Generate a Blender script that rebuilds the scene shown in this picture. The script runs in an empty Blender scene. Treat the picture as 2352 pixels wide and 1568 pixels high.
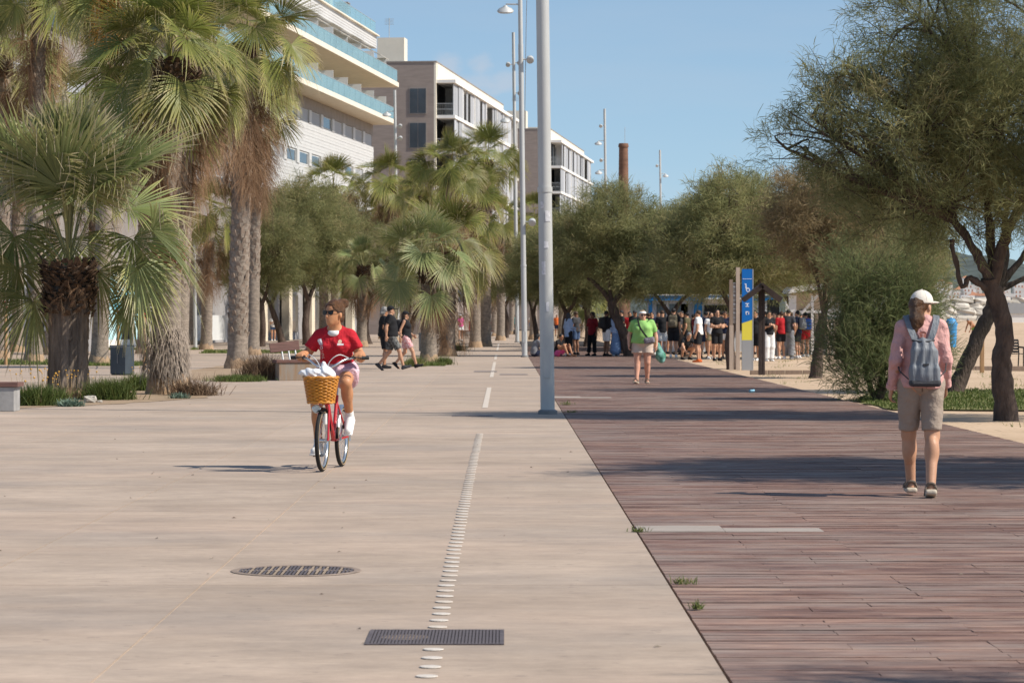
import bpy, bmesh, math, random
import numpy as np
from mathutils import Vector, Matrix

# ------------------------------------------------------------------ layout
# The lens sees F units per unit of depth; the horizon and the promenade's vanishing point give the survey below.
F, HZ, VX, CH = 6850.0, 730.0, 1158.0, 1.45
def gd(y): return CH * F / (y - HZ)
def at(px, py, D): return ((px - VX) / F * D, D, CH - (py - HZ) / F * D)
def gp(px, py):
    D = gd(py); return ((px - VX) / F * D, D, 0.0)
rad = math.radians
sc = bpy.context.scene
COL = sc.collection

# ------------------------------------------------------------------ camera
cam_d = bpy.data.cameras.new('camera'); cam = bpy.data.objects.new('camera', cam_d); COL.objects.link(cam)
cam.location = (0, 0, CH)
cam.rotation_euler = (math.pi / 2 - (784 - HZ) / F, 0, -(1176 - VX) / F)
cam_d.sensor_width = 36.0
cam_d.lens = 36.0 * F / 2352.0
cam_d.clip_start = 0.5; cam_d.clip_end = 20000
cam_d.dof.use_dof = True
cam_d.dof.focus_distance = 30.0
cam_d.dof.aperture_fstop = 11.0
sc.camera = cam

# ------------------------------------------------------------------ sky and sun
SUN_EL, SUN_AZ = rad(44.5), rad(18)          # azimuth: swung from due right (+X) towards the camera
world = bpy.data.worlds.new('World'); sc.world = world; world.use_nodes = True
def setup_world():
    nt = world.node_tree; nt.nodes.clear(); N = nt.nodes.new; L = nt.links.new
    out = N('ShaderNodeOutputWorld'); bg = N('ShaderNodeBackground'); sky = N('ShaderNodeTexSky'); sky.sky_type = 'NISHITA'; sky.sun_disc = False
    tc = N('ShaderNodeTexCoord')
    add = N('ShaderNodeVectorMath'); add.operation = 'ADD'; add.inputs[1].default_value = (0, 0, 0.09)
    nrm = N('ShaderNodeVectorMath'); nrm.operation = 'NORMALIZE'
    L(tc.outputs['Generated'], add.inputs[0]); L(add.outputs[0], nrm.inputs[0]); L(nrm.outputs[0], sky.inputs[0])
    sky.sun_elevation = SUN_EL
    sky.sun_rotation = math.pi / 2 + SUN_AZ
    sky.altitude = 0; sky.air_density = 1.0; sky.dust_density = 0.3; sky.ozone_density = 2.6
    # thin cloud: one soft cumulus low over the far roofs and faint veils elsewhere
    sep = N('ShaderNodeSeparateXYZ'); L(tc.outputs['Generated'], sep.inputs[0])
    def math_(op, a, b=None):
        m = N('ShaderNodeMath'); m.operation = op
        for i, v in enumerate((a, b)):
            if v is None: continue
            if isinstance(v, (int, float)): m.inputs[i].default_value = v
            else: L(v, m.inputs[i])
        return m.outputs[0]
    noi = N('ShaderNodeTexNoise'); noi.inputs['Scale'].default_value = 120; noi.inputs['Detail'].default_value = 5
    mp = N('ShaderNodeMapping'); mp.inputs['Scale'].default_value = (1, 1, 1.6); L(tc.outputs['Generated'], mp.inputs[0]); L(mp.outputs[0], noi.inputs['Vector'])
    masks = None
    for (cx, cz, sx, sz) in ((-0.0190, 0.0835, 0.0075, 0.0055), (-0.0075, 0.0840, 0.0068, 0.0060), (-0.011, 0.0775, 0.016, 0.006), (0.001, 0.079, 0.008, 0.006)):
        dx = math_('DIVIDE', math_('SUBTRACT', sep.outputs[0], cx), sx)
        dz = math_('DIVIDE', math_('SUBTRACT', sep.outputs[2], cz), sz)
        d2 = math_('ADD', math_('MULTIPLY', dx, dx), math_('MULTIPLY', dz, dz))
        m = math_('SUBTRACT', 1.0, math_('SQRT', d2))
        masks = m if masks is None else math_('MAXIMUM', masks, m)
    mm = math_('ADD', masks, math_('MULTIPLY', math_('SUBTRACT', noi.outputs['Fac'], 0.5), 1.7))
    mr = N('ShaderNodeMapRange'); mr.inputs[1].default_value = 0.05; mr.inputs[2].default_value = 0.9; mr.inputs[4].default_value = 0.34
    mr.interpolation_type = 'SMOOTHSTEP'
    L(mm, mr.inputs[0])
    veil = N('ShaderNodeTexNoise'); veil.inputs['Scale'].default_value = 9; veil.inputs['Detail'].default_value = 4
    mp2 = N('ShaderNodeMapping'); mp2.inputs['Scale'].default_value = (1, 1, 6); L(tc.outputs['Generated'], mp2.inputs[0]); L(mp2.outputs[0], veil.inputs['Vector'])
    mr2 = N('ShaderNodeMapRange'); mr2.inputs[1].default_value = 0.45; mr2.inputs[2].default_value = 0.8; mr2.inputs[4].default_value = 0.12; L(veil.outputs['Fac'], mr2.inputs[0])
    fac = math_('MAXIMUM', mr.outputs[0], mr2.outputs[0])
    tint = N('ShaderNodeMix'); tint.data_type = 'RGBA'; tint.blend_type = 'MULTIPLY'; tint.inputs[0].default_value = 1.0
    tint.inputs[7].default_value = (1.05, 1.04, 0.985, 1)
    L(sky.outputs[0], tint.inputs[6])
    mix = N('ShaderNodeMix'); mix.data_type = 'RGBA'; mix.inputs[7].default_value = (4.9, 4.7, 4.9, 1)
    L(fac, mix.inputs[0]); L(tint.outputs[2], mix.inputs[6]); L(mix.outputs[2], bg.inputs[0])
    bg.inputs[1].default_value = 0.122
    L(bg.outputs[0], out.inputs[0])
setup_world()
sun_d = bpy.data.lights.new('sun', 'SUN'); sun_d.energy = 5.0; sun_d.angle = rad(0.55); sun_d.color = (1.0, 0.93, 0.82)
sun = bpy.data.objects.new('sun', sun_d); COL.objects.link(sun)
SUNV = Vector((math.cos(SUN_EL) * math.cos(SUN_AZ), -math.cos(SUN_EL) * math.sin(SUN_AZ), math.sin(SUN_EL)))
sun.rotation_euler = SUNV.to_track_quat('Z', 'Y').to_euler()
sun.location = (30, -10, 40)
vs = sc.view_settings; vs.view_transform = 'Standard'; vs.look = 'None'; vs.gamma = 1; vs.use_curve_mapping = False; vs.exposure = 0.17
sc.cycles.use_denoising = True
sc.cycles.max_bounces = 6; sc.cycles.transparent_max_bounces = 12; sc.cycles.diffuse_bounces = 3

# ------------------------------------------------------------------ materials
MATS = {}
def srgb(r, g, b):
    f = lambda c: (c / 255 / 12.92) if c <= 10 else ((c / 255 + 0.055) / 1.055) ** 2.4
    return (f(r), f(g), f(b))
def _nodes(name):
    m = bpy.data.materials.new(name); m.use_nodes = True
    nt = m.node_tree; nt.nodes.clear()
    return m, nt, nt.nodes.new, nt.links.new
def M(name, col, rough=0.8, var=0.15, scale=6.0, bump=0.15, bscale=40.0, metal=0.0, col2=None, stretch=(1, 1, 1), spec=0.3, objvar=0.0, bdist=0.02, detail=5, coat=0.0):
    """plain procedural surface: two-tone noise, fine relief, optional per-object variation"""
    if name in MATS: return MATS[name]
    m, nt, N, L = _nodes(name)
    out = N('ShaderNodeOutputMaterial'); b = N('ShaderNodeBsdfPrincipled')
    tc = N('ShaderNodeTexCoord'); mp = N('ShaderNodeMapping'); mp.inputs['Scale'].default_value = stretch
    L(tc.outputs['Object'], mp.inputs[0])
    n = N('ShaderNodeTexNoise'); n.inputs['Scale'].default_value = scale; n.inputs['Detail'].default_value = detail; n.inputs['Roughness'].default_value = 0.6
    L(mp.outputs[0], n.inputs['Vector'])
    cr = N('ShaderNodeValToRGB')
    c1 = tuple(max(0, c * (1 - var)) for c in col); c2 = tuple(min(1, c * (1 + var)) for c in col) if col2 is None else col2
    cr.color_ramp.elements[0].position = 0.3; cr.color_ramp.elements[0].color = (*c1, 1)
    cr.color_ramp.elements[1].position = 0.7; cr.color_ramp.elements[1].color = (*c2, 1)
    L(n.outputs['Fac'], cr.inputs[0])
    last = cr.outputs[0]
    if objvar:
        oi = N('ShaderNodeObjectInfo'); hs = N('ShaderNodeHueSaturation')
        mr = N('ShaderNodeMapRange'); mr.inputs[3].default_value = 1 - objvar; mr.inputs[4].default_value = 1 + objvar
        L(oi.outputs['Random'], mr.inputs[0]); L(mr.outputs[0], hs.inputs['Value']); L(last, hs.inputs['Color']); last = hs.outputs[0]
    L(last, b.inputs['Base Color'])
    b.inputs['Roughness'].default_value = rough; b.inputs['Metallic'].default_value = metal
    b.inputs['Specular IOR Level'].default_value = spec
    if coat: b.inputs['Coat Weight'].default_value = coat
    if bump:
        n2 = N('ShaderNodeTexNoise'); n2.inputs['Scale'].default_value = bscale; n2.inputs['Detail'].default_value = 4
        L(mp.outputs[0], n2.inputs['Vector'])
        bp = N('ShaderNodeBump'); bp.inputs['Strength'].default_value = bump; bp.inputs['Distance'].default_value = bdist
        L(n2.outputs['Fac'], bp.inputs['Height']); L(bp.outputs[0], b.inputs['Normal'])
    L(b.outputs[0], out.inputs[0])
    MATS[name] = m
    return m
def leaf_mat(name, stops, trans=0.35, rough=0.55, gloss=0.15, objvar=0.12, hue=0.0):
    """foliage: colour from the 'tint' attribute, light passes through"""
    if name in MATS: return MATS[name]
    m, nt, N, L = _nodes(name)
    out = N('ShaderNodeOutputMaterial'); at_ = N('ShaderNodeAttribute'); at_.attribute_name = 'tint'
    cr = N('ShaderNodeValToRGB'); el = cr.color_ramp.elements
    while len(el) < len(stops): el.new(0.5)
    for e, (p, c) in zip(el, stops): e.position = p; e.color = (*c, 1)
    L(at_.outputs['Fac'], cr.inputs[0])
    oi = N('ShaderNodeObjectInfo'); hs = N('ShaderNodeHueSaturation')
    mr = N('ShaderNodeMapRange'); mr.inputs[3].default_value = 1 - objvar; mr.inputs[4].default_value = 1 + objvar
    L(oi.outputs['Random'], mr.inputs[0]); L(mr.outputs[0], hs.inputs['Value'])
    if hue:
        mh = N('ShaderNodeMapRange'); mh.inputs[3].default_value = 0.5 - hue; mh.inputs[4].default_value = 0.5 + hue
        L(oi.outputs['Random'], mh.inputs[0]); L(mh.outputs[0], hs.inputs['Hue'])
    L(cr.outputs[0], hs.inputs['Color'])
    p = N('ShaderNodeBsdfPrincipled'); p.inputs['Roughness'].default_value = rough; p.inputs['Specular IOR Level'].default_value = gloss
    t = N('ShaderNodeBsdfTranslucent'); mx = N('ShaderNodeMixShader'); mx.inputs[0].default_value = trans
    L(hs.outputs[0], p.inputs['Base Color']); L(hs.outputs[0], t.inputs[0]); L(p.outputs[0], mx.inputs[1]); L(t.outputs[0], mx.inputs[2]); L(mx.outputs[0], out.inputs[0])
    MATS[name] = m
    return m

# ------------------------------------------------------------------ objects
def tag(o, label=None, cat=None, group=None, kind=None):
    if label: o['label'] = label
    if cat: o['category'] = cat
    if group: o['group'] = group
    if kind: o['kind'] = kind
    return o
def empty(name, loc=(0, 0, 0), rz=0.0, parent=None):
    o = bpy.data.objects.new(name, None); COL.objects.link(o); o.location = loc; o.rotation_euler = (0, 0, rz); o.empty_display_size = 0.2
    if parent: o.parent = parent
    return o
def thing(name, label, cat, loc=(0, 0, 0), rz=0.0, group=None):
    return tag(empty(name, loc, rz), label, cat, group)
def link(name, me, parent=None, mat=None, loc=None, rz=None, objmat=False):
    o = bpy.data.objects.new(name, me); COL.objects.link(o)
    if parent: o.parent = parent
    if loc is not None: o.location = loc
    if rz is not None: o.rotation_euler = (0, 0, rz)
    if mat:
        if objmat:
            if not me.materials: me.materials.append(mat)
            o.material_slots[0].link = 'OBJECT'; o.material_slots[0].material = mat
        elif not me.materials: me.materials.append(mat)
    return o
class MB:
    """collects boxes, tubes and lathes; build() links them as one mesh object"""
    def __init__(s): s.v, s.f = [], []
    def add(s, vs, fs):
        n = len(s.v); s.v += [tuple(v) for v in vs]; s.f += [tuple(n + i for i in f) for f in fs]; return s
    def box(s, c, h, R=None, taper=1.0):
        vs = []
        for z in (-1, 1):
            k = 1 if z < 0 else taper
            for x, y in ((-1, -1), (1, -1), (1, 1), (-1, 1)):
                p = Vector((x * h[0] * k, y * h[1] * k, z * h[2]))
                if R is not None: p = R @ p
                vs.append(p + Vector(c))
        return s.add(vs, [(3, 2, 1, 0), (4, 5, 6, 7), (0, 1, 5, 4), (1, 2, 6, 5), (2, 3, 7, 6), (3, 0, 4, 7)])
    def bb(s, x0, x1, y0, y1, z0, z1):
        return s.box(((x0 + x1) / 2, (y0 + y1) / 2, (z0 + z1) / 2), ((x1 - x0) / 2, (y1 - y0) / 2, (z1 - z0) / 2))
    def tube(s, pts, rs, n=8, cap=True, ph=0.0, closed=False):
        pts = [Vector(p) for p in pts]
        if isinstance(rs, (int, float)): rs = [rs] * len(pts)
        vs, fs = [], []
        prev = None
        for i, p in enumerate(pts):
            if closed: d = pts[(i + 1) % len(pts)] - pts[i - 1]
            else: d = pts[min(i + 1, len(pts) - 1)] - pts[max(i - 1, 0)]
            if d.length < 1e-9: d = Vector((0, 0, 1))
            d.normalize()
            if prev is None:
                u = d.orthogonal().normalized()
            else:
                u = prev - d * prev.dot(d)
                u = u.normalized() if u.length > 1e-6 else d.orthogonal().normalized()
            prev = u; w = d.cross(u)
            for k in range(n):
                a = ph + 2 * math.pi * k / n
                vs.append(p + (u * math.cos(a) + w * math.sin(a)) * rs[i])
        m = len(pts)
        for i in range(m if closed else m - 1):
            j = (i + 1) % m
            for k in range(n):
                fs.append((i * n + k, i * n + (k + 1) % n, j * n + (k + 1) % n, j * n + k))
        if cap and not closed:
            fs.append(tuple(range(n - 1, -1, -1))); fs.append(tuple((m - 1) * n + k for k in range(n)))
        return s.add(vs, fs)
    def lathe(s, prof, c=(0, 0, 0), n=24, R=None):
        vs, fs = [], []
        for r, z in prof:
            for k in range(n):
                a = 2 * math.pi * k / n
                p = Vector((r * math.cos(a), r * math.sin(a), z))
                if R is not None: p = R @ p
                vs.append(p + Vector(c))
        for i in range(len(prof) - 1):
            for k in range(n):
                fs.append((i * n + k, i * n + (k + 1) % n, (i + 1) * n + (k + 1) % n, (i + 1) * n + k))
        fs.append(tuple(range(n - 1, -1, -1))); fs.append(tuple((len(prof) - 1) * n + k for k in range(n)))
        return s.add(vs, fs)
    def prism(s, poly, y0, y1):
        """polygon in x,z pulled along y"""
        n = len(poly)
        vs = [(x, y0, z) for x, z in poly] + [(x, y1, z) for x, z in poly]
        return s.add(vs, [tuple(range(n)), tuple(range(2 * n - 1, n - 1, -1))] + [(i, n + i, n + (i + 1) % n, (i + 1) % n) for i in range(n)])
    def mesh(s, name, smooth=False):
        me = bpy.data.meshes.new(name); me.from_pydata(s.v, [], s.f); me.update()
        bm = bmesh.new(); bm.from_mesh(me); bmesh.ops.recalc_face_normals(bm, faces=bm.faces); bm.to_mesh(me); bm.free()
        if smooth: me.shade_smooth(); me.set_sharp_from_angle(angle=rad(42))
        return me
    def build(s, name, mat, parent=None, smooth=False, bevel=0.0, loc=None, rz=None):
        me = s.mesh(name, smooth)
        if bevel:
            bm = bmesh.new(); bm.from_mesh(me)
            bmesh.ops.bevel(bm, geom=[e for e in bm.edges if e.calc_face_angle(0) > 0.6], offset=bevel, segments=2, affect='EDGES', profile=0.6)
            bm.to_mesh(me); bm.free()
        me.materials.append(mat)
        return link(name, me, parent, None, loc, rz)
def np_mesh(name, V, faces_quads=None, faces_tris=None, tint=None, smooth=False):
    """fast mesh from numpy arrays"""
    me = bpy.data.meshes.new(name)
    nq = 0 if faces_quads is None else len(faces_quads); nt_ = 0 if faces_tris is None else len(faces_tris)
    me.vertices.add(len(V)); me.vertices.foreach_set('co', np.asarray(V, np.float32).ravel())
    loops = []; starts = []; tot = []
    if nq: loops.append(np.asarray(faces_quads).ravel()); starts.append(np.arange(nq) * 4); tot.append(np.full(nq, 4))
    if nt_: loops.append(np.asarray(faces_tris).ravel()); starts.append(nq * 4 + np.arange(nt_) * 3); tot.append(np.full(nt_, 3))
    loops = np.concatenate(loops).astype(np.int32); starts = np.concatenate(starts).astype(np.int32)
    me.loops.add(len(loops)); me.loops.foreach_set('vertex_index', loops)
    me.polygons.add(nq + nt_); me.polygons.foreach_set('loop_start', starts)
    if tint is not None:
        a = me.attributes.new('tint', 'FLOAT', 'POINT'); a.data.foreach_set('value', np.asarray(tint, np.float32))
    me.update(calc_edges=True); me.validate()
    if smooth: me.shade_smooth()
    return me
def curve_pts(pts, n):
    """Catmull-Rom through pts, n samples per span"""
    P = [Vector(p) for p in pts]; P = [P[0] * 2 - P[1]] + P + [P[-1] * 2 - P[-2]]
    out = []
    for i in range(1, len(P) - 2):
        for k in range(n):
            t = k / n; a, b, c, d = P[i - 1], P[i], P[i + 1], P[i + 2]
            out.append(0.5 * ((2 * b) + (c - a) * t + (2 * a - 5 * b + 4 * c - d) * t * t + (3 * b - a - 3 * c + d) * t ** 3))
    out.append(P[-2]); return out
# ================================================================== SETTING
rng = random.Random(7)
# ---- surfaces
def ground_mat(name, colA, colB, scale, patch, bump, bscale, rough=0.9, speck=None, stain=None, stretch=(1, 1, 1), hues=None):
    if name in MATS: return MATS[name]
    m, nt, N, L = _nodes(name)
    out = N('ShaderNodeOutputMaterial'); b = N('ShaderNodeBsdfPrincipled'); b.inputs['Roughness'].default_value = rough; b.inputs['Specular IOR Level'].default_value = 0.25
    g = N('ShaderNodeNewGeometry'); mp = N('ShaderNodeMapping'); mp.inputs['Scale'].default_value = stretch; L(g.outputs['Position'], mp.inputs[0])
    def noise(s, d=5, r=0.6, src=mp):
        n = N('ShaderNodeTexNoise'); n.inputs['Scale'].default_value = s; n.inputs['Detail'].default_value = d; n.inputs['Roughness'].default_value = r
        L(src.outputs[0], n.inputs['Vector']); return n.outputs['Fac']
    def ramp(f, a, bb, p0=0.3, p1=0.7):
        c = N('ShaderNodeValToRGB'); c.color_ramp.elements[0].position = p0; c.color_ramp.elements[0].color = a if len(a) == 4 else (*a, 1)
        c.color_ramp.elements[1].position = p1; c.color_ramp.elements[1].color = bb if len(bb) == 4 else (*bb, 1); L(f, c.inputs[0]); return c.outputs[0]
    def mixc(f, a, c, mode='MIX'):
        x = N('ShaderNodeMix'); x.data_type = 'RGBA'; x.blend_type = mode
        if isinstance(f, float): x.inputs[0].default_value = f
        else: L(f, x.inputs[0])
        for i, v in ((6, a), (7, c)):
            if isinstance(v, tuple): x.inputs[i].default_value = (*v, 1)
            else: L(v, x.inputs[i])
        return x.outputs[2]
    col = ramp(noise(patch, 6, 0.65), colA, colB)
    col = mixc(0.35, col, ramp(noise(scale, 4), (0.82,) * 3, (1.18,) * 3), 'MULTIPLY')
    if hues:
        col = mixc(ramp(noise(0.33, 5, 0.6), (0, 0, 0), (0.75, 0.75, 0.75), 0.45, 0.66), col, hues[0])
        col = mixc(ramp(noise(0.47, 6, 0.65), (0, 0, 0), (0.7, 0.7, 0.7), 0.48, 0.68), col, hues[1])
    if hues:
        col = mixc(1.0, col, ramp(noise(2.6, 9, 0.78), (0.80, 0.80, 0.81), (1.17, 1.16, 1.15), 0.32, 0.68), 'MULTIPLY')
        col = mixc(ramp(noise(17.0, 2, 0.4), (0, 0, 0), (0.5, 0.5, 0.5), 0.70, 0.73), col, (0.16, 0.13, 0.115))
    if stain: col = mixc(ramp(noise(0.9, 7, 0.7), (0, 0, 0), (1, 1, 1), 0.55, 0.72), col, mixc(1.0, col, stain, 'MULTIPLY'))
    if speck: col = mixc(ramp(noise(speck[1], 2, 0.5), (0, 0, 0), (1, 1, 1), 0.66, 0.72), col, speck[0])
    oi = N('ShaderNodeObjectInfo'); hs = N('ShaderNodeHueSaturation'); mr = N('ShaderNodeMapRange'); mr.inputs[3].default_value = 0.965; mr.inputs[4].default_value = 1.035
    L(oi.outputs['Random'], mr.inputs[0]); L(mr.outputs[0], hs.inputs['Value']); L(col, hs.inputs['Color'])
    L(hs.outputs[0], b.inputs['Base Color'])
    if bump:
        bp = N('ShaderNodeBump'); bp.inputs['Strength'].default_value = bump; bp.inputs['Distance'].default_value = 0.02
        L(noise(bscale, 4), bp.inputs['Height']); L(bp.outputs[0], b.inputs['Normal'])
    L(b.outputs[0], out.inputs[0]); MATS[name] = m; return m
m_conc = ground_mat('promenade concrete', (0.335, 0.262, 0.203), (0.46, 0.367, 0.292), 22, 0.55, 0.12, 90, 0.85, None, (0.9, 0.9, 0.91), (0.55, 1, 1), ((0.445, 0.34, 0.265), (0.315, 0.265, 0.225)))
m_mortar = M('joint mortar', (0.60, 0.47, 0.35), 0.9, 0.2, 3)
m_sand = ground_mat('beach sand', (0.44, 0.315, 0.205), (0.58, 0.43, 0.30), 9, 0.35, 0.55, 14, 0.95, ((0.2, 0.15, 0.1), 7.0))
m_earth = ground_mat('dry earth', (0.30, 0.22, 0.15), (0.42, 0.32, 0.22), 5, 0.2, 0.3, 8, 0.95)
m_under = M('deck underside', (0.035, 0.028, 0.025), 0.95)

def sheet(name, x0, x1, y0, y1, z, mat, kind='structure', parent=None):
    o = MB().add([(x0, y0, z), (x1, y0, z), (x1, y1, z), (x0, y1, z)], [(0, 1, 2, 3)]).build(name, mat, parent)
    if kind: o['kind'] = kind
    return o
sheet('ground', -9000, 9000, -60, 16000, -0.09, m_earth)
# ---- promenade of poured concrete slabs
prom = sheet('promenade', -60, 0.895, -4, 430, -0.007, m_mortar)
EX = [-60, -22, -14, -9.5, -5.5, -2.93, -1.645, 0.895]
EY = [-4, 10, 16.2, 22.4, 28.6, 34.8, 41.0, 47.2, 53.4, 59.6, 72, 84.4, 96.8, 121.6, 180, 430]
for i in range(len(EX) - 1):
    for j in range(len(EY) - 1):
        g = 0.0045
        a, b_, c, d = EX[i] + (g if i else 0), EX[i + 1] - (g if i < len(EX) - 2 else 0), EY[j] + g, EY[j + 1] - g
        mb = MB().bb(a, b_, c, d, -0.08, 0.0)
        mb.build('slab', m_conc, prom)
# ---- plank deck
def plank_mat():
    m, nt, N, L = _nodes('weathered deck planks')
    out = N('ShaderNodeOutputMaterial'); b = N('ShaderNodeBsdfPrincipled'); b.inputs['Roughness'].default_value = 0.72; b.inputs['Specular IOR Level'].default_value = 0.3
    g = N('ShaderNodeNewGeometry'); oi = N('ShaderNodeObjectInfo'); add = N('ShaderNodeMath'); add.operation = 'ADD'
    L(g.outputs['Random Per Island'], add.inputs[0]); L(oi.outputs['Random'], add.inputs[1])
    fr = N('ShaderNodeMath'); fr.operation = 'FRACT'; L(add.outputs[0], fr.inputs[0])
    mp = N('ShaderNodeMapping'); mp.inputs['Scale'].default_value = (0.45, 11, 11); L(g.outputs['Position'], mp.inputs[0])
    n = N('ShaderNodeTexNoise'); n.inputs['Scale'].default_value = 2.2; n.inputs['Detail'].default_value = 7; n.inputs['Roughness'].default_value = 0.68; L(mp.outputs[0], n.inputs['Vector'])
    mp2 = N('ShaderNodeMapping'); mp2.inputs['Scale'].default_value = (0.45, 1.7, 1); L(g.outputs['Position'], mp2.inputs[0])
    n2 = N('ShaderNodeTexNoise'); n2.inputs['Scale'].default_value = 0.9; n2.inputs['Detail'].default_value = 7; n2.inputs['Roughness'].default_value = 0.68; L(mp2.outputs[0], n2.inputs['Vector'])
    cr = N('ShaderNodeValToRGB'); e = cr.color_ramp.elements
    e[0].position = 0.0; e[0].color = (0.205, 0.128, 0.112, 1); e[1].position = 1.0; e[1].color = (0.285, 0.198, 0.168, 1)
    for p, c in ((0.35, (0.225, 0.142, 0.122, 1)), (0.7, (0.24, 0.155, 0.133, 1)), (0.93, (0.25, 0.165, 0.142, 1))):
        x = e.new(p); x.color = c
    L(fr.outputs[0], cr.inputs[0])
    r2 = N('ShaderNodeValToRGB'); r2.color_ramp.elements[0].position = 0.28; r2.color_ramp.elements[0].color = (0.30, 0.27, 0.28, 1); r2.color_ramp.elements[1].position = 0.72; r2.color_ramp.elements[1].color = (1.75, 1.74, 1.62, 1); L(n.outputs['Fac'], r2.inputs[0])
    mx = N('ShaderNodeMix'); mx.data_type = 'RGBA'; mx.blend_type = 'MULTIPLY'; mx.inputs[0].default_value = 0.9; L(cr.outputs[0], mx.inputs[6]); L(r2.outputs[0], mx.inputs[7])
    r3 = N('ShaderNodeValToRGB'); r3.color_ramp.elements[0].position = 0.35; r3.color_ramp.elements[0].color = (0.66, 0.61, 0.62, 1); r3.color_ramp.elements[1].position = 0.68; r3.color_ramp.elements[1].color = (1.5, 1.54, 1.48, 1); L(n2.outputs['Fac'], r3.inputs[0])
    mx2 = N('ShaderNodeMix'); mx2.data_type = 'RGBA'; mx2.blend_type = 'MULTIPLY'; mx2.inputs[0].default_value = 1; L(mx.outputs[2], mx2.inputs[6]); L(r3.outputs[0], mx2.inputs[7])
    mp3 = N('ShaderNodeMapping'); mp3.inputs['Scale'].default_value = (1.6, 7.5, 1); L(g.outputs['Position'], mp3.inputs[0])
    n3 = N('ShaderNodeTexNoise'); n3.inputs['Scale'].default_value = 1.3; n3.inputs['Detail'].default_value = 8; n3.inputs['Roughness'].default_value = 0.75; L(mp3.outputs[0], n3.inputs['Vector'])
    r4 = N('ShaderNodeValToRGB'); r4.color_ramp.elements[0].position = 0.36; r4.color_ramp.elements[0].color = (0.52, 0.47, 0.49, 1); r4.color_ramp.elements[1].position = 0.66; r4.color_ramp.elements[1].color = (1.36, 1.36, 1.29, 1); L(n3.outputs['Fac'], r4.inputs[0])
    mx3 = N('ShaderNodeMix'); mx3.data_type = 'RGBA'; mx3.blend_type = 'MULTIPLY'; mx3.inputs[0].default_value = 1; L(mx2.outputs[2], mx3.inputs[6]); L(r4.outputs[0], mx3.inputs[7])
    mx4 = N('ShaderNodeMix'); mx4.data_type = 'RGBA'; mx4.blend_type = 'MULTIPLY'; mx4.inputs[0].default_value = 1; mx4.inputs[7].default_value = (0.90, 0.865, 0.855, 1); L(mx3.outputs[2], mx4.inputs[6])
    mp5 = N('ShaderNodeMapping'); mp5.inputs['Scale'].default_value = (0.7, 1.5, 1); L(g.outputs['Position'], mp5.inputs[0])
    n5 = N('ShaderNodeTexNoise'); n5.inputs['Scale'].default_value = 0.8; n5.inputs['Detail'].default_value = 10; n5.inputs['Roughness'].default_value = 0.78; L(mp5.outputs[0], n5.inputs['Vector'])
    r5 = N('ShaderNodeValToRGB'); r5.color_ramp.elements[0].position = 0.44; r5.color_ramp.elements[0].color = (0, 0, 0, 1); r5.color_ramp.elements[1].position = 0.64; r5.color_ramp.elements[1].color = (0.78, 0.78, 0.78, 1); L(n5.outputs['Fac'], r5.inputs[0])
    gr = N('ShaderNodeMix'); gr.data_type = 'RGBA'; gr.blend_type = 'MULTIPLY'; gr.inputs[0].default_value = 0.75; gr.inputs[6].default_value = (0.285, 0.232, 0.208, 1); L(r2.outputs[0], gr.inputs[7])
    mx5 = N('ShaderNodeMix'); mx5.data_type = 'RGBA'; L(r5.outputs[0], mx5.inputs[0]); L(mx4.outputs[2], mx5.inputs[6]); L(gr.outputs[2], mx5.inputs[7])
    L(mx5.outputs[2], b.inputs['Base Color'])
    bp = N('ShaderNodeBump'); bp.inputs['Strength'].default_value = 0.35; bp.inputs['Distance'].default_value = 0.006; L(n.outputs['Fac'], bp.inputs['Height']); L(bp.outputs[0], b.inputs['Normal'])
    L(b.outputs[0], out.inputs[0]); return m
m_plank = plank_mat()
m_plank_new = M('pale replacement plank', (0.36, 0.31, 0.27), 0.75, 0.14, 2.0, 0.2, 30, stretch=(0.6, 14, 14))
deck = sheet('boardwalk', 0.897, 6.03, -4, 190, -0.035, m_under)
PITCH = 0.112
def edge_x(y): return 6.0
BREAKS = [(1.53, 2.17, 3.42), (2.75, 4.3), (1.85, 3.42, 4.85), (2.17, 4.1)]
plank_mesh = {}
rest = MB(); nplank = 0
y = 11.0; row = 0
while y < 150:
    rowseg = [0.906] + list(BREAKS[(row * 7 + row // 5) % 4 if row % 3 else (row // 6) % 4]) + [6.02]
    for a, b_ in zip(rowseg[:-1], rowseg[1:]):
        dz = rng.uniform(-0.0035, 0.0025); jx = rng.uniform(-0.006, 0.006)
        w = PITCH - 0.0045
        if row < 84 and nplank < 297:
            key = round(b_ - a, 2)
            if key not in plank_mesh:
                plank_mesh[key] = MB().bb(-key / 2 + 0.0012, key / 2 - 0.0012, -w / 2, w / 2, -0.028, 0).mesh('plank')
                plank_mesh[key].materials.append(m_plank)
            newer = (abs(y - 20.42) < 0.13 and b_ < 2.3)
            o = link('plank', plank_mesh[key], deck, None, ((a + b_) / 2, y, dz))
            if newer: o.material_slots[0].link = 'OBJECT'; o.material_slots[0].material = m_plank_new
            nplank += 1
        else:
            rest.bb(a + 0.0012, b_ - 0.0012, y - w / 2, y + w / 2, -0.028, dz)
    y += PITCH; row += 1
yb = 11.0 - PITCH
while yb > 4: rest.bb(0.925, 6.02, yb - PITCH / 2 + 0.004, yb + PITCH / 2 - 0.004, -0.028, 0); yb -= PITCH
o = rest.build('plank_rows', m_plank, deck); o['kind'] = 'stuff'
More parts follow.
